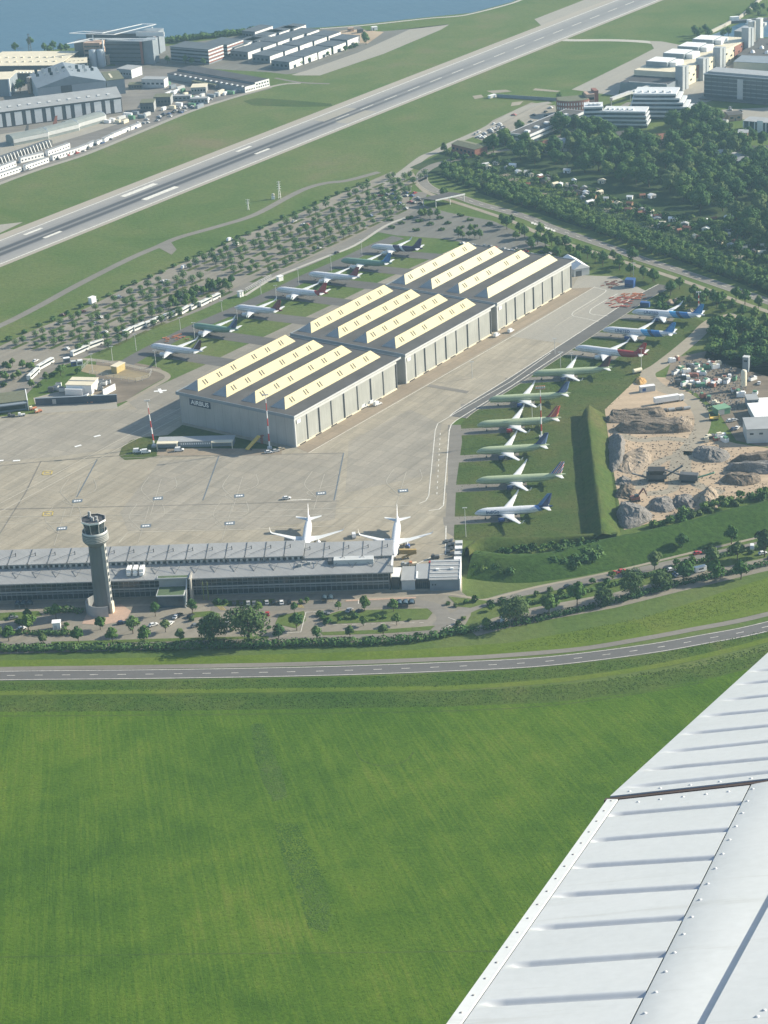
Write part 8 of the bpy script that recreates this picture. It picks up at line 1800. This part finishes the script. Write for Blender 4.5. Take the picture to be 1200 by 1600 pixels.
    for i in range(N_ + 1):
        y = ylow + (yg - ylow) * i / N_
        for dx, z in ((0, -.003), (.0006, .0034), (edge - .001, .0012), (edge, .0006), (edge, -.012), (0, -.012)): vs.append((te(y) + dx, y, z))
    es.add(vs, [(i * 6 + k, i * 6 + (k + 1) % 6, (i + 1) * 6 + (k + 1) % 6, (i + 1) * 6 + k) for i in range(N_) for k in range(6)] + [tuple(range(6)), tuple(range(N_ * 6 + 5, N_ * 6 - 1, -1))])
    es.build('trailing_edge_strip', m, flap)
    # main wing skin between the panel line and the spoiler-like step, gently rising
    def rise(x, y):
        w_ = max(.02, dk(y) + .02 - hl(y)); s = max(0.0, min(1.0, (x - hl(y)) / w_))
        return .0004 + .0032 * math.sin(math.pi * s ** .8)
    panel('wing_skin', lambda y: hl(y) + .0015, lambda y: dk(y) + .03, ylow, yg, [], rise, .02, .006)
    panel('wing_skin', lambda y: dk(y) + .019, lambda y: dk(y) + 1.2, ylow, yg + .3, [], lambda x, y: .0082 + .01 * (x - dk(y)) - .02 * (x - dk(y)) ** 2, .02, .02, thick=.0075)
    # outboard aileron skin
    teo = lambda y: xline(gap0, tt1, y)
    dxo = (tt1[0] - gap0[0])
    ail = panel('aileron', lambda y: teo(y) + .001, lambda y: teo(y) + 1.1, gap0[1] + .010, tt1[1] + .9, bo, lambda x, y: .004, .0026, .02)
    # dark seal in the gap between flap and aileron
    sl = MB(); 
    x0, x1 = gap0[0] - .006, gap0[0] + .9
    sl.box(x0, x1, gap0[1] - .0055, gap0[1] + .0095, -.02, .0015)
    sl.build('gap_seal', plain('brown_seal', (.070, .052, .046), .7, .2, 8.0, ob=True), t)
    # rivets: domes set in rows
    def dome(mb, x, y, z, r=.003):
        mb.lathe([(r, -.001), (r * .92, r * .22), (r * .6, r * .42), (r * .1, r * .5)], 8, c=(x, y), smooth=True)
        k = len(mb.v) - 0
        return mb
    def rivets(name, pts, par, mat=None, r=.0032):
        mb = MB(); dome(mb, 0, 0, 0, r); me = mb.mesh('rivet', mat or m)
        for q in pts:
            o = link(bpy.data.objects.new('rivet', me), par); o.location = q
    rv = []
    y = ylow + .02
    pts = []
    for px, py in ((1008, 1586), (1025, 1553), (1040, 1521), (1054, 1491), (1068, 1462), (1081, 1435), (1094, 1408), (1106, 1383), (1118, 1359), (1129, 1336), (1140, 1314), (1150, 1293), (1160, 1272), (1168, 1253)): q = on(px, py); pts.append((q[0], q[1], rise(*q)))
    rivets('rivet_row', pts, t)
    pts = []
    for px, py in ((1180, 1420), (1192, 1395), (1170, 1440), (1158, 1462), (1146, 1488), (1134, 1514), (1122, 1544), (1150, 1510), (1196, 1590), (1185, 1600), (1192, 1418)): q = on(px, py); pts.append((q[0], q[1], max(.0082, .0082 + .01 * (q[0] - dk(q[1]))) ))
    rivets('rivet_row', [p for p in pts if p[0] > dk(p[1]) + .024], t)
    pts = []
    for i in range(26): y = ylow + .05 + i * (yg - ylow) / 24; pts.append((te(y) + edge * .5, y, .0024))
    rivets('rivet_row', [p for p in pts if p[1] < yg - .01], flap, plain('dull_rivet', (.30, .31, .31), .5, .1, 5.0, ob=True), .0026)
    pts = []
    for px, py in ((997, 1253), (1031, 1249), (1067, 1245), (1103, 1241), (1138, 1237), (1176, 1234)): q = on(px, py); pts.append((q[0], q[1], .0 if q[0] < hl(q[1]) else rise(*q)))
    rivets('rivet_row', pts, flap)
    pts = []
    for px, py in ((984, 1240), (1032, 1235), (1079, 1230), (1125, 1225), (1174, 1220)): q = on(px, py); pts.append((q[0], q[1], .004))
    rivets('rivet_row', pts, ail)
wing()
# ================================================================== HAZE
hz = MB().box(-900, 1300, -60, 3000, -1.0, 440.0).build('haze', None if False else bpy.data.materials.new('haze_air'))
hm = hz.data.materials[0]; hm.use_nodes = True; t = hm.node_tree; t.nodes.clear()
pv = t.nodes.new('ShaderNodeVolumePrincipled'); pv.inputs['Color'].default_value = (0.46, 0.75, 0.96, 1); pv.inputs['Density'].default_value = 0.000088; pv.inputs['Anisotropy'].default_value = 0.2
oo = t.nodes.new('ShaderNodeOutputMaterial'); t.links.new(pv.outputs[0], oo.inputs['Volume'])
hz['kind'] = 'stuff'; hm.cycles.homogeneous_volume = True if hasattr(hm.cycles, 'homogeneous_volume') else None
# ================================================================== COUNTS: the largest 300 of a kind stay single, the rest become one mass
def merge_rest(cat, name, label_kind, keep=300):
    bpy.context.view_layer.update()
    items = []
    for o in sc.objects:
        if o.parent is None and o.get('category') == cat:
            ms = [o] if o.type == 'MESH' else [c for c in o.children if c.type == 'MESH']
            h = max((max(abs(v) for c_ in m.bound_box for v in c_) for m in ms), default=0) * o.scale.z
            q = o.matrix_world.translation - CAM; z = q.dot(_F); x = 600 + FPX * q.dot(CR) / z; y = 800 + FPX * q.dot(CD) / z
            out = x < -15 or x > 1215 or y < -15
            items.append((0 if out else h / z, o, ms))
    items.sort(key=lambda i: -i[0])
    vs, fs, mi, mats = [], [], [], []
    for _, o, ms in items[keep:]:
        for m in ms:
            b = len(vs); mw = m.matrix_world
            vs += [tuple(mw @ v.co) for v in m.data.vertices]
            ix = []
            for k in m.data.materials:
                if k not in mats: mats.append(k)
                ix.append(mats.index(k))
            for p in m.data.polygons: fs.append([b + i for i in p.vertices]); mi.append(ix[p.material_index])
    for _, o, ms in items[keep:]:
        for m in ms:
            if m is not o: bpy.data.objects.remove(m)
        bpy.data.objects.remove(o)
    if not fs: return
    me = bpy.data.meshes.new(name); me.from_pydata(vs, [], fs)
    for k in mats: me.materials.append(k)
    me.polygons.foreach_set('material_index', mi); me.update()
    o = bpy.data.objects.new(name, me); link(o); o['kind'] = 'stuff'
merge_rest('tree', 'woodland', 'tree'); merge_rest('shrub', 'shrubbery', 'shrub')
